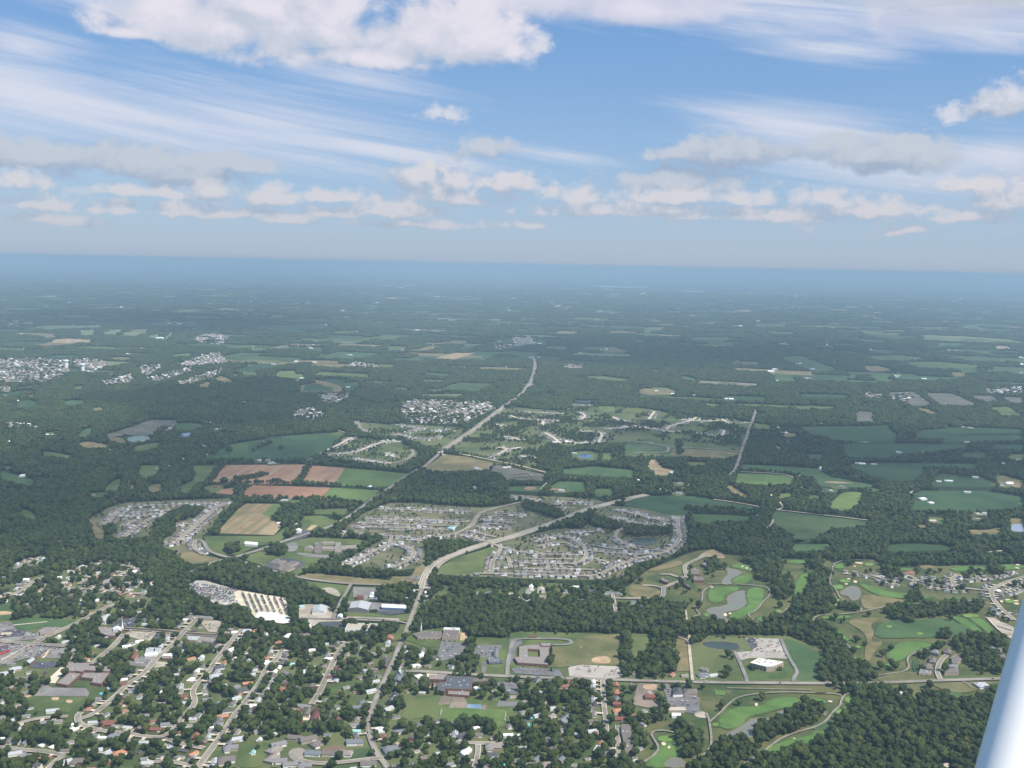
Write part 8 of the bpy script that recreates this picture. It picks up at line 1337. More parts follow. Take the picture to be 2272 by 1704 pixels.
TOWNR=['grey','tan_grey','brown_grey','light_grey','dark_grey','slate','grey','brown_grey','tan_grey','white','light_grey','tan_grey','brown_grey','grey','light_grey','red_brown','orange_brown']
NEWR=['grey','brown_grey','tan_grey','slate','grey','brown_grey','light_grey']
for kind,wd,pts,hs_,lab in RD:
    if not hs_: continue
    sp_,sb,pr=hs_; far=pts[0][1]>2450; new=far
    tot=0
    for side in (1,-1):
        acc=sp_*.5
        for a,b in zip(pts,pts[1:]):
            d=Vector((b[0]-a[0],b[1]-a[1])); L=d.length
            if L<1e-3: continue
            d/=L; n=Vector((-d.y,d.x))*side
            while acc<L:
                if random.random()<pr:
                    off=wd/2+sb+random.uniform(-1.5,2.5); p=Vector(a)+d*acc+n*off
                    if place_ok(p.x,p.y,sp_*.72) and not blocked(p.x,p.y):
                        ang=math.atan2(n.y,n.x)-math.pi/2+ (0)   # street side (-y) faces the road
                        addh(p.x,p.y,ang+random.gauss(0,.05),random.choice(NEWR if new else TOWNR),random.choice(['white','tan','cream','pale_tan','tan','brown_grey','white','slate'] if new else ['white','tan','brick','white','cream','brick']),random.uniform(.85,1.1)*(.9 if new else 1),random.choice((1,1,2,1)) if new else random.choice((0,0,2,3,0)),off-wd/2)
                acc+=sp_*random.uniform(.9,1.15)
            acc-=L
# infill in the old town
town=[z[2] for z in ZONES[:1]][0]; tp=np.array(town)
for _ in range(4200):
    x,y=random.uniform(-1250,250),random.uniform(1350,2450)
    if not inside(np.array([[x,y]]),town)[0] or not place_ok(x,y,25,8) or blocked(x,y,8): continue
    addh(x,y,random.choice((.55,-1.0,.1))+random.gauss(0,.1),random.choice(TOWNR),random.choice(['white','tan','brick','white']),random.uniform(.6,.98),random.choice((0,0,3,2)),0,False)
    if len(HP)>3400: break
for x,y in GLH: addh(x,y,ORI+random.choice((0,1.57)),random.choice(('grey','tan_grey','light_grey','white','pale_tan','brown_grey')),random.choice(('white','tan','cream')),random.uniform(1.0,1.5),random.choice((0,1,2)),0,False)
# distant estates
for k,v in TOWNS:
    P_=np.array(v); a0,a1,b0,b1=P_[:,0].min(),P_[:,0].max(),P_[:,1].min(),P_[:,1].max()
    n=int((a1-a0)*(b1-b0)/950); n=min(n,600)
    c_=np.c_[rng.uniform(a0,a1,n),rng.uniform(b0,b1,n)]; ok=inside(c_,v)
    for x,y in c_[ok]:
        if place_ok(x,y,17,2): addh(x,y,random.choice((ORI,ORI+1.57)),random.choice(['grey','tan_grey','brown_grey','light_grey','white','pale_tan']),random.choice(['white','tan','pink','cream']),random.uniform(.95,1.5),1,0,False)
# lone far farms and sheds
for r1,r2,n,k in ((3800,7000,80,1.3),(7000,12000,90,1.9),(12000,22000,80,2.8),(22000,36000,40,5)):
    for x,y in wedge(r1,r2,n):
        for j in range(random.choice((1,1,2,3))): addh(x+random.gauss(0,40*k*.4),y+random.gauss(0,30*k*.4),ORI,random.choice(('white','white','light_grey','pale_tan')),'white',k*random.uniform(.6,1.2),0,0,False)
SIZ={0:(16,9,2.9,2.4),1:(12.5,10,5.6,2.8),2:(16,10,3.0,2.6),3:(12,8.5,4.6,2.6)}
def dims(h_):
    L,D,hh,rr=SIZ[h_['kind']]; return L,D,hh,rr
HP2=[h_ for h_ in HP if in_view(h_['x'],h_['y'],12)]
HP2.sort(key=lambda h_:(h_['x']**2+h_['y']**2)/h_['k']**1.2)
near=HP2[:300]; rest=HP2[300:]
cache={}
lab_items=[]
RN={'white':'white','light_grey':'pale grey','grey':'grey','tan_grey':'tan-grey','brown_grey':'brown','dark_grey':'dark grey','slate':'slate blue','red_dark':'dark red','red_brown':'red-brown','maroon':'maroon','orange':'orange','orange_brown':'orange-brown','pale_tan':'pale tan','aqua':'aqua'}
KN={0:'low gabled',1:'two-storey',2:'hipped',3:'small gabled'}
for h_ in near:
    root=empty('house',(h_['x'],h_['y'],0),h_['a']); root.scale=(h_['k'],)*3; tag(root,'','house','houses of the town')
    for part,(V,F_) in house_geo(h_['kind'],*dims(h_)).items():
        mtl=colmat('roof',h_['rc']) if part=='roof' else colmat('wall','white' if h_['wc']!='white' else 'cream') if part=='garage_door' else colmat('wall','brick') if part=='chimney' else colmat('wall',h_['wc'])
        ck=(h_['kind'],part,mtl.name)
        if ck not in cache:
            me=bpy.data.meshes.new(part); me.from_pydata(V,[],F_); me.materials.append(mtl); me.update(); cache[ck]=me
        link(bpy.data.objects.new(part,cache[ck]),root)
    lab_items.append((root,h_['x'],h_['y'],f"{RN[h_['rc']]}-roofed {KN[h_['kind']]} house"))
near_labels(lab_items,'{d} {side} {nm}')
# the rest: one mesh
mats=[];mix_={};V=[];F_=[];MI=[]
def mid_(m):
    if m.name not in mix_: mix_[m.name]=len(mats); mats.append(m)
    return mix_[m.name]
geo={k:house_geo(k,*SIZ[k]) for k in SIZ}
for h_ in rest:
    c_,s=math.cos(h_['a']),math.sin(h_['a']); k=h_['k']; far=h_['y']>5000
    for part,(v,f) in geo[h_['kind']].items():
        if part=='chimney' or (far and part=='garage_door'): continue
        m=mid_(colmat('roof',h_['rc']) if part=='roof' else colmat('wall',h_['wc'] if part=='wall' else 'cream')); b=len(V)
        V+=[(h_['x']+k*(x*c_-y*s),h_['y']+k*(x*s+y*c_),k*z) for x,y,z in v]; F_+=[tuple(i+b for i in t_) for t_ in f]; MI+=[m]*len(f)
tag(mesh('distant_houses',V,F_,mats,None,MI),'hundreds of small roofs of the estates further away','houses',None,'stuff')
# driveways
V=[];F_=[]; zd=nz()
for h_ in HP2:
    if not h_['dr'] or h_['y']>5200: continue
    c_,s=math.cos(h_['a']),math.sin(h_['a']); L,D,_,_=dims(h_); k=h_['k']
    xg={0:L/2-3.3,1:L/2-3.6,2:-L/2+4,3:-D/2-1.5}[h_['kind']]*k; y0=-(D/2+(4.8 if h_['kind']==1 else 3.8 if h_['kind']==2 else -1))*k; y1=-h_['sb']-.5
    if y1>y0: y1=y0-1
    w2=3.1 if h_['kind']!=3 else 1.5; b=len(V)
    V+=[(h_['x']+x*c_-y*s,h_['y']+x*s+y*c_,zd) for x,y in ((xg-w2,y0),(xg-w2,y1),(xg+w2,y1),(xg+w2,y0))]; F_.append((b,b+1,b+2,b+3))
tag(mesh('driveway_paving',V,F_,[MATS['pale_conc']]),'pale concrete driveways joining the houses to the streets','driveway',None,'structure')
# ================= trees =================
def blob_mesh(r,c_,seed,sub=2,rough=.22,sq=(1,1,1)):
    bm=bmesh.new(); bmesh.ops.create_icosphere(bm,subdivisions=sub,radius=1); rr=random.Random(seed)
    V=[]; ph=[rr.uniform(0,6) for _ in range(6)]
    for v in bm.verts:
        d=v.co.normalized(); n_=math.sin(d.x*4+ph[0])*math.sin(d.y*5+ph[1])+.6*math.sin(d.z*7+ph[2]+d.x*3)+rr.uniform(-.5,.5)
        q=d*r*(1+rough*n_*.5); V.append((c_[0]+q.x*sq[0],c_[1]+q.y*sq[1],c_[2]+q.z*sq[2]))
    F_=[tuple(v.index for v in f.verts) for f in bm.faces]; bm.free(); return V,F_
def crown(seed,rad,h0,h1,nb=7,leaves=190,sub=2,shape='round'):
    rr=random.Random(seed); V=[];F_=[]
    def add(v,f): b=len(V); V.extend(v); F_.extend(tuple(i+b for i in t_) for t_ in f)
    cs=[]
    if shape=='cone':
        for k in range(nb):
            z=h0+(h1-h0)*k/nb; r=rad*(1-k/nb)*.95+.3; cs.append(((rr.uniform(-.2,.2),rr.uniform(-.2,.2),z),r,(1,1,.8)))
    else:
        cs.append(((0,0,(h0+h1)/2+.3),rad*.66,(1,1,(h1-h0)/2/rad/.72)))
        for k in range(nb):
            a=2*math.pi*k/nb*1.0+rr.uniform(-.5,.5); q=rr.uniform(.4,.62)*rad; z=h0+(h1-h0)*rr.uniform(.28,.78); cs.append(((q*math.cos(a),q*math.sin(a),z),rad*rr.uniform(.34,.5),(1,1,.9)))
    for i,(c_,r,sq) in enumerate(cs): add(*blob_mesh(r,c_,seed*31+i,sub,.3,sq))
    for _ in range(leaves):
        c_,r,sq=rr.choice(cs); u=rr.uniform(-.6,1); a=rr.uniform(0,6.283); q=math.sqrt(max(0,1-u*u)); n_=Vector((q*math.cos(a),q*math.sin(a),u))
        p=Vector(c_)+Vector((n_.x*sq[0],n_.y*sq[1],n_.z*sq[2]))*r*rr.uniform(.95,1.18); s=rr.uniform(.35,.75)*rad/6
        t1=n_.orthogonal().normalized(); t1.rotate(Matrix.Rotation(rr.uniform(0,6.28),3,n_)); t2=(n_.cross(t1)+n_*rr.uniform(-.7,.7)).normalized(); t1=(t1+n_*rr.uniform(-.7,.7)).normalized()
        b=len(V); V.extend([tuple(p-t1*s-t2*s*.7),tuple(p+t1*s-t2*s),tuple(p+t1*s*.8+t2*s),tuple(p-t1*s*.9+t2*s)]); F_.append((b,b+1,b+2,b+3))
    return V,F_
def trunk(rad,h):
    V=[];F_=[]; n=6
    for r,z in ((rad*1.5,0),(rad,h*.25),(rad*.7,h*.6),(rad*.3,h)):
        V+=[(r*math.cos(2*math.pi*k/n),r*math.sin(2*math.pi*k/n),z) for k in range(n)]
    for i in range(3): F_+=[(i*n+k,i*n+(k+1)%n,(i+1)*n+(k+1)%n,(i+1)*n+k) for k in range(n)]
    for a in (0,2.1,4.2):
        b=len(V); d=Vector((math.cos(a),math.sin(a),1.1)).normalized(); s=Vector((-d.y,d.x,0)).normalized()*rad*.35; p0=Vector((0,0,h*.4)); p1=p0+d*h*.5
        V+=[tuple(p0-s),tuple(p0+s),tuple(p1+s*.4),tuple(p1-s*.4),tuple(p0+Vector((0,0,rad*.7)))]; F_+=[(b,b+1,b+2,b+3),(b+1,b+4,b+2),(b+4,b,b+3),(b+2,b+4,b+3)]
    return V,F_
TV=[]   # (crown mesh, trunk mesh) unit: crown radius 6, height 12
for i in range(7):
    cv=crown(i+1,6,2.2,12+(i%3)*1.0,6+i%3,200); me=bpy.data.meshes.new('crown'); me.from_pydata(cv[0],[],cv[1]); me.materials.append(LEAF); me.update()
    tv=trunk(.38,7.5); mt=bpy.data.meshes.new('trunk'); mt.from_pydata(tv[0],[],tv[1]); mt.materials.append(BARK); mt.update(); TV.append((me,mt))
cv=crown(40,3.2,1,13,8,150,1,'cone'); cme=bpy.data.meshes.new('crown'); cme.from_pydata(cv[0],[],cv[1]); cme.materials.append(CONI); cme.update()
tv=trunk(.25,9); cmt=bpy.data.meshes.new('trunk'); cmt.from_pydata(tv[0],[],tv[1]); cmt.materials.append(BARK); cmt.update()
src=bpy.data.collections.new('tree_sources')
def source(name,parts):
    V=[];F_=[];MI=[];ms=[]
    for (v,f),m in parts:
        b=len(V); V+=list(v); F_+=[tuple(i+b for i in t_) for t_ in f]
        if m not in ms: ms.append(m)
        MI+=[ms.index(m)]*len(f)
    me=bpy.data.meshes.new(name); me.from_pydata(V,[],F_)
    for m in ms: me.materials.append(m)
    me.polygons.foreach_set('material_index',MI); me.update(); src.objects.link(bpy.data.objects.new(name,me))
def geom(me): return [tuple(v.co) for v in me.vertices],[tuple(p.vertices) for p in me.polygons]
for i in range(7): source(f'a{i}',[(geom(TV[i][0]),LEAF),(geom(TV[i][1]),BARK)])
source('a7',[(geom(cme),CONI),(geom(cmt),BARK)])
def cluster(seed,size,n,r0,r1,lv,sub=1):
    rr=random.Random(seed); V=[];F_=[]
    for k in range(n):
        a=rr.uniform(0,6.283); q=math.sqrt(rr.uniform(0,1))*size*.5; r=rr.uniform(r0,r1); v,f=blob_mesh(r,(q*math.cos(a),q*math.sin(a),rr.uniform(6,10)),seed*77+k,2 if sub>1 else 2,.3,(1,1,1.1)); b=len(V); V+=v; F_+=[tuple(i+b for i in t_) for t_ in f]
        for _ in range(lv):
            a2=rr.uniform(0,6.283);u=rr.uniform(-.2,1);qq=math.sqrt(1-u*u); p=Vector((q*math.cos(a)+r*qq*math.cos(a2),q*math.sin(a)+r*qq*math.sin(a2),8+r*u*1.1)); s=r*.22
            b=len(V); V+=[tuple(p+Vector((rr.uniform(-s,s),rr.uniform(-s,s),rr.uniform(-s,s)))) for _ in range(3)]; F_.append((b,b+1,b+2))
    return V,F_
for i in range(4): source(f'b{i}',[(cluster(i+5,22,6,5,7.5,26),LEAF)])
for i in range(4): source(f'c{i}',[(cluster(i+15,70,22,6,10,6),LEAF)])
# candidate points: jittered grids by range
def jgrid(r1,r2,step):
    x=np.arange(-r2*.62,r2*.62,step); y=np.arange(r1*.8,r2,step); X,Y=np.meshgrid(x,y); P_=np.c_[X.ravel(),Y.ravel()]+rng.uniform(-.48,.48,(X.size,2))*step
    r=np.hypot(*P_.T); a=np.abs(np.arctan2(P_[:,0],P_[:,1])); return P_[(r>=r1)&(r<r2)&(a<R(29.5))]
def vnoise(P_,s,seed):
    """smooth value noise"""
    q=P_/s; i=np.floor(q).astype(int); f=q-i; f=f*f*(3-2*f)
    def hsh(a,b): h_=(a*374761393+b*668265263+seed*974634777)&0xffffffff; h_=((h_^(h_>>13))*1274126177)&0xffffffff; return ((h_^(h_>>16))&0xffff)/65535.
    a=hsh(i[:,0],i[:,1]);b=hsh(i[:,0]+1,i[:,1]);c_=hsh(i[:,0],i[:,1]+1);d=hsh(i[:,0]+1,i[:,1]+1)
    return (a*(1-f[:,0])+b*f[:,0])*(1-f[:,1])+(c_*(1-f[:,0])+d*f[:,0])*f[:,1]
HZN=[chaikin(z[2],1) for z in ZONES]
hkd=kdtree.KDTree(len(HP))
for i,h_ in enumerate(HP): hkd.insert((h_['x'],h_['y'],0),i)
hkd.balance()
def density(P_,rng_class):
    Q_=P_/(1-.017)
    n=len(P_); big=vnoise(P_,160,3)*.6+vnoise(P_,60,5)*.4
    D_=np.where(big<.25,.75,1.0); SZ=np.ones(n); W_=np.ones(n,bool)
    if rng_class>=1: D_=np.where(big<.30,.35,np.where(big<.38,.8,1.0))
    for (d,sz,_),poly in list(zip(ZONES,HZN))[:10]:
        m=inside(P_,poly)|inside(Q_,poly); fs_=2.6 if (rng_class>=1 and sz>=.6) else 1.0; cl=vnoise(P_[m],38*fs_,9)*.65+vnoise(P_[m],15*fs_,4)*.35
        if fs_>1: cl=.5+(cl-.5)*1.7
        D_[m]=d if d<.06 else np.clip(d+(cl-.5)*2.6*(d**.5),0,1)*(1.0); SZ[m]=sz; W_[m]=False
    for poly in clear:
        m=inside(P_,poly)|inside(Q_,poly); D_[m]=0.0; W_[m]=False
    for q in [v for k,v in TOWNS]:
        m=inside(P_,q)|inside(Q_,q); D_[m]=.3; W_[m]=False
    if rng_class>=1:
        for q in FAR:
            m=inside(P_,q); D_[m]=0
    for (d,sz,_),poly in list(zip(ZONES,HZN))[10:]:
        m=inside(P_,poly); D_[m]=d; SZ[m]=sz; W_[m]=d>.9
    for wdt,dd,pts in HEDGES:
        for a,b in zip(pts,pts[1:]):
            dx,dy=b[0]-a[0],b[1]-a[1]; L2=dx*dx+dy*dy+1e-6; t_=np.clip(((P_[:,0]-a[0])*dx+(P_[:,1]-a[1])*dy)/L2,0,1)
            m=np.hypot(P_[:,0]-a[0]-t_*dx,P_[:,1]-a[1]-t_*dy)<max(wdt/2,6+rng_class*6); D_[m]=np.maximum(D_[m],.9*dd); SZ[m]=min(1,max(.55,wdt/14)); W_[m]=False
    for poly in hard+BLD:
        m=inside(P_,poly)|inside(Q_*.9985,poly); D_[m]=0
    return D_,SZ,W_
def prune(P_,keep,extra):
    """drop trees on roads and on houses"""
    out=[]
    for i in np.nonzero(keep)[0]:
        x,y=P_[i]
        if road_gap(x,y)<extra: continue
        co,ix,ds=hkd.find((x,y,0))
        if ds<(8.5 if y<2600 else 9.5)*HP[ix]['k']**.5: continue
        if y>=2700 and random.random()<.85 and road_gap(x*1.009,y*1.009)<1.5: continue
        if y<2700:
            if random.random()<.88 and road_gap(x*1.008,y*1.008)<1.5: continue
            co,ix,ds=hkd.find((x*1.008,y*1.008,0))
            if ds<10 and random.random()<.8: continue
        out.append(i)
    return np.array(out,int)
ALLP=[]
for cls,(r1,r2,step) in enumerate(((1250,2700,9.4),(2700,5200,11.5),(5200,9000,20),(9000,19000,62),(19000,32000,150))):
    P_=jgrid(r1,r2,step); D_,SZ,W_=density(P_,cls); keep=rng.random(len(P_))<D_
    if cls<2:
        keep=prune(P_,keep,2.2 if cls==0 else 5)
    elif cls==2:
        ok=np.ones(len(P_),bool)
        for s in SEG[SEG[:,1]>4000]:
            ax,ay,bx,by,hw=s; dx,dy=bx-ax,by-ay; m=np.abs(P_[:,0]-(ax+bx)/2)<abs(dx)/2+40
            t_=np.clip(((P_[m,0]-ax)*dx+(P_[m,1]-ay)*dy)/(dx*dx+dy*dy+1e-9),0,1); ok[np.nonzero(m)[0][np.hypot(P_[m,0]-ax-t_*dx,P_[m,1]-ay-t_*dy)<hw+11]]=False
        keep=np.nonzero(keep&ok)[0]
    else: keep=np.nonzero(keep)[0]
    ALLP.append((P_[keep],SZ[keep],W_[keep],cls))
    print('trees',cls,len(keep))
# individual trees: the 300 that show largest outside closed woodland
P_,SZ,W_,_=ALLP[0]; size=SZ*np.where(W_,rng.uniform(.6,1.5,len(P_)),rng.uniform(.62,1.42,len(P_)))
d2=np.hypot(P_[:,0],P_[:,1]); score=size/d2*1500; score[W_]=0
for i in range(len(P_)):
    if score[i]>0 and (not in_view(P_[i,0],P_[i,1],-4,6)): score[i]=0
pick=np.argsort(-score)[:292]; lab_items=[]
rot=rng.uniform(0,6.283,len(P_)); vid=rng.integers(0,7,len(P_))
for i in pick:
    r_=empty('broadleaf_tree',(P_[i,0],P_[i,1],0),rot[i]); s=float(size[i]); zs=s*random.uniform(.85,1.2); r_.scale=(s,s,zs); tag(r_,'','tree','broad trees among the houses')
    me,mt=TV[vid[i]]; link(bpy.data.objects.new('crown',me),r_); link(bpy.data.objects.new('trunk',mt),r_)
    lab_items.append((r_,P_[i,0],P_[i,1],('large' if s>1.13 else 'medium-sized' if s>.85 else 'small')+' round green tree'))
near_labels(lab_items,'{d} {side} {nm}')
for j,(x,y) in enumerate(POINTS['conifers']):
    r_=empty('conifer_tree',(x,y,0),j); s=[.95,.9,1.0,.7,.75,.7,.8,.85][j%8]; r_.scale=(s,s,s*1.05); link(bpy.data.objects.new('crown',cme),r_); link(bpy.data.objects.new('trunk',cmt),r_); tag(r_,'','tree','dark pointed conifers')
    r_['label']=['leftmost of three dark conifers on the dry golf mound','nearest of three dark conifers on the dry golf mound','rightmost of three dark conifers on the dry golf mound','dark conifer at left foot of the slate blue church','dark conifer on the lawn strip by the square school loop','dark pointed conifer left of the tree-lined creek, above the green slope','pointed conifer standing behind the golf court estate','second pointed conifer behind the golf court estate, further right'][j]
rest_=np.setdiff1d(np.arange(len(P_)),pick)
def gn_trees(name,P_,scl,rot,vid,prefix,label):
    me=bpy.data.meshes.new(name); me.vertices.add(len(P_)); co=np.zeros((len(P_),3)); co[:,:2]=P_; me.vertices.foreach_set('co',co.ravel())
    a=me.attributes.new('scl','FLOAT_VECTOR','POINT'); a.data.foreach_set('vector',scl.ravel())
    a=me.attributes.new('rot','FLOAT','POINT'); a.data.foreach_set('value',rot)
    a=me.attributes.new('vid','INT','POINT'); a.data.foreach_set('value',vid.astype(np.int32))
    o=link(bpy.data.objects.new(name,me)); tag(o,label,'trees',None,'stuff')
    cl=bpy.data.collections.new(name+'_sources')
    for s_ in sorted(src.objects,key=lambda q:q.name):
        if s_.name[0]==prefix: cl.objects.link(s_)
    ng=bpy.data.node_groups.new(name,'GeometryNodeTree'); ng.interface.new_socket('Geometry',in_out='INPUT',socket_type='NodeSocketGeometry'); ng.interface.new_socket('Geometry',in_out='OUTPUT',socket_type='NodeSocketGeometry')
    N=ng.nodes; Lk=ng.links; gi=N.new('NodeGroupInput'); go=N.new('NodeGroupOutput'); ip=N.new('GeometryNodeInstanceOnPoints'); ci=N.new('GeometryNodeCollectionInfo')
    ci.inputs[0].default_value=cl; ci.inputs['Separate Children'].default_value=True; ci.inputs['Reset Children'].default_value=True
    def at(nm,tp):
        q=N.new('GeometryNodeInputNamedAttribute'); q.data_type=tp; q.inputs[0].default_value=nm; return q.outputs['Attribute']
    cx=N.new('ShaderNodeCombineXYZ'); Lk.new(at('rot','FLOAT'),cx.inputs[2])
    Lk.new(gi.outputs[0],ip.inputs['Points']); Lk.new(ci.outputs[0],ip.inputs['Instance']); ip.inputs['Pick Instance'].default_value=True
    Lk.new(at('vid','INT'),ip.inputs['Instance Index']); Lk.new(cx.outputs[0],ip.inputs['Rotation']); Lk.new(at('scl','FLOAT_VECTOR'),ip.inputs['Scale']); Lk.new(ip.outputs[0],go.inputs[0])
    md=o.modifiers.new('scatter','NODES'); md.node_group=ng; return o
def sc3(s,zlo=.85,zhi=1.2): return np.c_[s,s,s*rng.uniform(zlo,zhi,len(s))]
v0=vid[rest_].copy(); v0[rng.random(len(v0))<.03]=7
gn_trees('woodland_trees',P_[rest_],sc3(size[rest_]),rot[rest_],v0,'a','dense dark green broadleaf trees of the near woods and gardens')
P1,S1,W1,_=ALLP[1]; s1=S1*rng.uniform(.85,1.4,len(P1))*np.where(W1,1.08,1.0); gn_trees('middle_woodland',P1,sc3(s1),rng.uniform(0,6.28,len(P1)),rng.integers(0,7,len(P1)),'a','dark green woods beyond the town')
P2,S2,W2,_=ALLP[2]; s2=np.where(W2,1,.6)*rng.uniform(.8,1.3,len(P2)); gn_trees('far_woodland',P2,sc3(s2),rng.uniform(0,6.28,len(P2)),rng.integers(0,4,len(P2)),'b','distant dark woods and hedgerows')
P3,S3,W3,_=ALLP[3]; s3=rng.uniform(.8,1.2,len(P3)); gn_trees('horizon_woodland',P3,np.c_[s3,s3,rng.uniform(.8,1.3,len(P3))],rng.uniform(0,6.28,len(P3)),rng.integers(0,4,len(P3)),'c','very distant woods fading in the haze')
P4,S4,W4,_=ALLP[4]; s4=rng.uniform(1.8,2.8,len(P4)); gn_trees('horizon_forest',P4,np.c_[s4,s4,rng.uniform(1.0,1.6,len(P4))],rng.uniform(0,6.28,len(P4)),rng.integers(0,4,len(P4)),'c','woods on the horizon almost lost in haze')
# ================= towers, spire, goals =================
def lathe(prof,n=20,z0=0,cx=0,cy=0):
    V=[];F_=[]
    for r,z in prof: V+=[(cx+r*math.cos(2*math.pi*k/n),cy+r*math.sin(2*math.pi*k/n),z0+z) for k in range(n)]
    for i in range(len(prof)-1): F_+=[(i*n+k,i*n+(k+1)%n,(i+1)*n+(k+1)%n,(i+1)*n+k) for k in range(n)]
    F_.append(tuple((len(prof)-1)*n+k for k in range(n))); return V,F_
for (x,y),lab,h_,r_ in zip(POINTS['water_tower'],('left taller white water tower above the far housing estate','right shorter white water tower beside the dark wood'),(58,50),(16,16)):
    t_=empty('water_tower',(x,y,0)); tag(t_,lab,'water tower','white water towers')
    V,F_=lathe([(12.5,0),(12.5,h_-18),(12.8,h_-17)],24); mesh('column',V,F_,[colmat('wall','white')],t_)
    V,F_=lathe([(12.8,h_-17),(r_+1,h_-12),(r_+3,h_-7),(r_+2.6,h_-3.5),(r_-1,h_-.8),(r_*.5,h_+.3),(.6,h_+.6)],24); mesh('tank',V,F_,[colmat('wall','white')],t_)
    V,F_=boxg(0,-12.6,0,4,.4,6); mesh('door',V,F_,[colmat('wall','light_grey')],t_)
x,y=POINTS['radio_mast'][0]; t_=empty('radio_mast',(x,y,0)); tag(t_,'thin pale radio mast between the two white water towers','mast')
for a in (0,2.094,4.189):
    c_,s=math.cos(a)*2.2,math.sin(a)*2.2; V,F_=boxg(c_,s,0,.7,.7,75); mesh('leg',V,F_,[colmat('wall','light_grey')],t_)
for k in range(8): V,F_=lathe([(2.8,0),(2.8,.6)],3,4+k*9); mesh('brace',V,F_,[colmat('wall','light_grey')],t_)
x,y=POINTS['steeple'][0]; t_=empty('church_steeple',(x,y,0)); tag(t_,'tall white pointed steeple on a brick tower beside the white church roof','steeple')
V,F_=boxg(0,0,0,4.6,4.6,11); mesh('tower_base',V,F_,[colmat('wall','brick')],t_)
V,F_=boxg(0,0,11,3.6,3.6,4); mesh('belfry',V,F_,[colmat('wall','white')],t_)
V,F_=lathe([(2.3,15),(1.3,21),(.55,29),(.08,36)],8); mesh('spire',V,F_,[colmat('wall','white')],t_)
x,y=POINTS['spire'][0]; t_=empty('church_spire',(x,y,0)); tag(t_,'small white needle spire rising from the fan-shaped brown church','spire')
V,F_=boxg(0,0,0,3,3,9); mesh('spire_base',V,F_,[colmat('wall','white')],t_); V,F_=lathe([(1.5,9),(.7,15),(.08,21)],8); mesh('spire_point',V,F_,[colmat('wall','white')],t_)
for (x,y),lab in zip(POINTS['goal'],('white goal frame at the left end of the pitch','second white goal frame at the left end of the pitch','white goal frame at the right end, nearer the houses','white goal frame at the right end, nearer the school')):
    t_=empty('goal_post',(x,y,0),R(8)); tag(t_,lab,'goal','goals on the school pitch')
    for yy in (-3.6,3.6): V,F_=boxg(0,yy,0,.45,.45,8); mesh('post',V,F_,[colmat('wall','white')],t_)
    V,F_=boxg(0,0,2.6,.45,7.5,.45); mesh('crossbar',V,F_,[colmat('wall','white')],t_)
# ================= cars =================
CC={'white':(.78,.78,.78),'silver':(.42,.43,.45),'black':(.02,.02,.025),'dark blue':(.03,.05,.12),'red':(.35,.03,.03),'tan':(.35,.29,.2),'dark grey':(.08,.08,.085),'maroon':(.12,.02,.03)}
CM={k:pbr('paint_'+k.replace(' ','_'),v,.3,.5) for k,v in CC.items()}; GL=colmat('pane','glass'); TY=pbr('tyre',(.02,.02,.02),.9)
def car_geo():
    V=[];F_=[];MI=[]
    prof=[(-2.25,.35),(-2.3,.75),(-1.9,.95),(-1.3,1.0),(-.75,1.45),(.75,1.48),(1.45,1.02),(2.15,.9),(2.3,.6),(2.25,.35)]
    for s in (-1,1):
        for x,z in prof: V.append((x,s*(.88 if z<1.1 else .68),z))
    n=len(prof)
    for i in range(n-1): F_.append((i,i+1,n+i+1,n+i)); MI.append(1 if i in(3,5) else 0)
    F_.append(tuple(range(n))[::-1]); MI.append(0); F_.append(tuple(range(n,2*n))); MI.append(0)
    for s in (-1,1):
        b=len(V); V+=[(-1.15,s*.84,1.06),(1.2,s*.84,1.06),(.7,s*.71,1.42),(-.7,s*.71,1.42)]; F_.append((b,b+1,b+2,b+3) if s<0 else (b+3,b+2,b+1,b)); MI.append(1)
    for x in (-1.4,1.4):
        for s in (-1,1):
            b=len(V); m_=10; V+=[(x+.33*math.cos(6.283*k/m_),s*.9,.33+.33*math.sin(6.283*k/m_)) for k in range(m_)]+[(x+.33*math.cos(6.283*k/m_),s*.68,.33+.33*math.sin(6.283*k/m_)) for k in range(m_)]
            F_+=[tuple(range(b,b+m_))]+[(b+k,b+(k+1)%m_,b+m_+(k+1)%m_,b+m_+k) for k in range(m_)]; MI+=[2]*(m_+1)
    return V,F_,MI
CG=car_geo(); cmesh={}
for k,m in CM.items():
    me=bpy.data.meshes.new('car'); me.from_pydata(CG[0],[],CG[1]); [me.materials.append(q) for q in (m,GL,TY)]; me.polygons.foreach_set('material_index',CG[2]); me.update(); cmesh[k]=me
cars=[]; placed=[]
def car(x,y,a,col=None):
    if any((x-u)**2+(y-v)**2<7 for u,v in placed): return
    placed.append((x,y)); col=col or random.choices(list(CC),(6,4,3,2,2,2,3,1))[0]
    o=link(bpy.data.objects.new('parked_car',cmesh[col])); o.location=(x,y,ZL[0]+.02); o.rotation_euler=(0,0,a); tag(o,'','car','cars parked in lots and driveways'); cars.append((o,x,y,col+' car'))
for name,mt,pts in SHP:
    if name=='car_park' and pts[0][1]<2600:
        P_=np.array(pts); e=[(Vector(pts[i])-Vector(pts[i-1])) for i in range(len(pts))]; d=max(e,key=lambda q:q.length).normalized(); a=math.atan2(d.y,d.x); n=Vector((-d.y,d.x)); c0=P_.mean(0)
        for row in range(-12,13):
            for k in range(-30,31):
                if random.random()>.10: continue
                p=Vector(c0)+d*k*2.9+n*row*8.5
                if inside(np.array([[p.x,p.y]]),[tuple(np.array(q)*.93+c0*.07) for q in pts])[0] and in_view(p.x,p.y) and not any(inside(np.array([[p.x,p.y]]),b)[0] for b in BLD): car(p.x,p.y,a+1.57+random.gauss(0,.04))
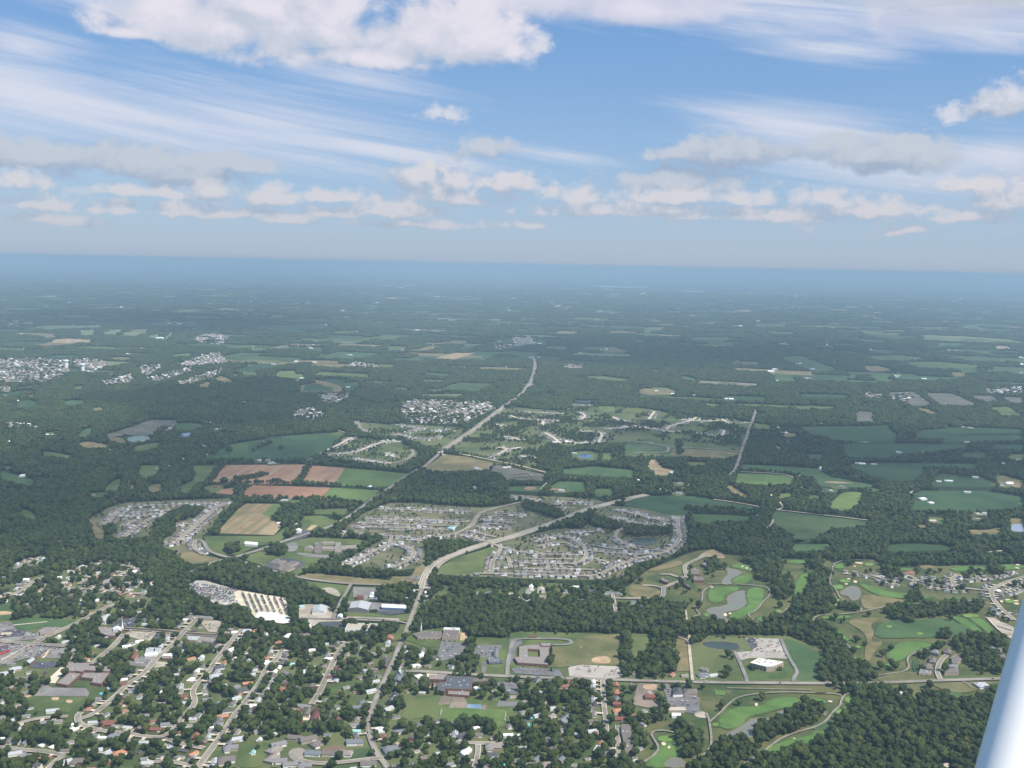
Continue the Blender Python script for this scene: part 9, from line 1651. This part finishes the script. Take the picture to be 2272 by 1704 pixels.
for h_ in near:
    if h_['dr'] and random.random()<.3:
        c_,s=math.cos(h_['a']),math.sin(h_['a']); yy=-h_['sb']*.75; xg={0:4.7,1:2.6,2:-4,3:-5.7}[h_['kind']]*h_['k']; car(h_['x']+xg*c_-yy*s,h_['y']+xg*s+yy*c_,h_['a']+1.57)
for kind,wd,pts,_,lab in RD:
    if lab in('main','cross','parkway','shopping','ne','diagonal') and pts[0][1]<4000:
        q=dens(pts,5)
        for i in range(3,len(q)-1):
            if random.random()<.035 and in_view(*q[i]):
                d=(Vector(q[i+1])-Vector(q[i])).normalized(); s=random.choice((-1,1)); n=Vector((-d.y,d.x))*wd*.25*s; car(q[i][0]+n.x,q[i][1]+n.y,math.atan2(d.y,d.x)+(0 if s<0 else math.pi))
cars.sort(key=lambda c_:c_[2])
for c_ in cars[290:]: bpy.data.objects.remove(c_[0])
cars=cars[:290]; near_labels(cars,'{d} {side} {nm}')
# salvage yard: rows of wrecks, uncountable
V=[];F_=[];MI=[]; ms=[CM['white'],CM['silver'],CM['black'],CM['dark blue'],CM['red'],CM['tan'],CM['dark grey'],GL]
def wreck(x,y,a):
    c_,s=math.cos(a),math.sin(a); b=len(V); m=random.choice((0,0,1,1,1,2,3,4,5,5,6)); k=random.uniform(.9,1.1)
    v=[(-2.2,-.85,0),(2.2,-.85,0),(2.2,.85,0),(-2.2,.85,0),(-2.2,-.85,.95),(2.2,-.85,.85),(2.2,.85,.85),(-2.2,.85,.95),(-.9,-.65,1.45),(.8,-.65,1.45),(.8,.65,1.45),(-.9,.65,1.45)]
    V.extend([(x+k*(p*c_-q*s),y+k*(p*s+q*c_),.2+ZL[0]+k*z) for p,q,z in v]); F_.extend([tuple(i+b for i in f) for f in ((0,1,5,4),(1,2,6,5),(2,3,7,6),(3,0,4,7),(4,5,9,8),(5,6,10,9),(6,7,11,10),(7,4,8,11),(8,9,10,11))]); MI.extend([m]*4+[7]*4+[m])
sandy=[q for n,m,q in SHP if m=='yard_sand'][0]; greyy=[q for n,m,q in SHP if m=='yard_grey'][0]; wg=[q for n,m,q in SHP if m=='white_gravel'][0]
for a0,a1 in zip(POINTS['yard_rows'][0::2],POINTS['yard_rows'][1::2]):
    A_,B_=Vector(a0),Vector(a1); d=(B_-A_); L=d.length; d/=L; n=Vector((-d.y,d.x)); a=math.atan2(d.y,d.x)
    k=0
    while k<L:
        for s in (1,):
            p=A_+d*k+n*s*2.4
            if random.random()<.88 and inside(np.array([[p.x,p.y]]),sandy)[0] and not inside(np.array([[p.x,p.y]]),wg)[0]: wreck(p.x,p.y,a+1.57+random.gauss(0,.12))
        k+=2.9
G0,G1,G2,G3=[Vector(p) for p in POINTS['yard_grey_axis']]
for r_ in range(26):
    u=(r_+.5)/26; A_=G0.lerp(G3,u); B_=G1.lerp(G2,u); d=B_-A_; L=d.length; d/=L; k=0
    while k<L:
        p=A_+d*k+Vector((random.gauss(0,.4),random.gauss(0,.4)))
        if random.random()<(.55 if r_%3 else .12) and inside(np.array([[p.x,p.y]]),greyy)[0] and not inside(np.array([[p.x,p.y]]),sandy)[0]: wreck(p.x,p.y,math.atan2(d.y,d.x)+1.4)
        k+=2.5 if random.random()<.93 else 12
tag(mesh('scrapped_cars',V,F_,ms,None,MI),'rows of scrapped cars in the salvage yard','cars',None,'stuff')
# ================= wing strut of the aircraft we look out of =================
def strut():
    o=empty('wing_strut',(0,0,CAMH)); tag(o,'smooth white aircraft strut crossing the lower right corner, close to the camera','aircraft strut')
    M_=cam.matrix_world.to_3x3(); r=.145
    def pt(px,py,dz): v=Vector(((px-1136)/2250,-(py-852)/2250,-1))*dz; return M_@v
    top=pt(2272,1319,1.50); bot=pt(2152,1739,1.30); ax=(bot-top).normalized(); view=((top+bot)/2).normalized()
    side=ax.cross(view).normalized()
    if side.dot(M_@Vector((1,0,0)))<0: side=-side
    fw=side.cross(ax).normalized()
    V=[];F_=[]; n=48; a0=top-ax*1.2; a1=bot+ax*.9; K=24
    for i in range(K+1):
        p=a0.lerp(a1,i/K)
        for k in range(n):
            t_=2*math.pi*k/n; V.append(tuple(p+side*(r*(1-math.cos(t_)))*.5+fw*(r*.5*math.sin(t_))))
    for i in range(K):
        for k in range(n): F_.append((i*n+k,i*n+(k+1)%n,(i+1)*n+(k+1)%n,(i+1)*n+k))
    F_.append(tuple(range(n))); F_.append(tuple(K*n+k for k in range(n))[::-1])
    m=pbr('white_aircraft_paint',(.93,.89,.82),.6,.3)
    s_=mesh('fairing',V,F_,[m],o,smooth=True); bmx=bmesh.new(); bmx.from_mesh(s_.data); bmesh.ops.recalc_face_normals(bmx,faces=bmx.faces); bmx.to_mesh(s_.data); bmx.free()
strut()
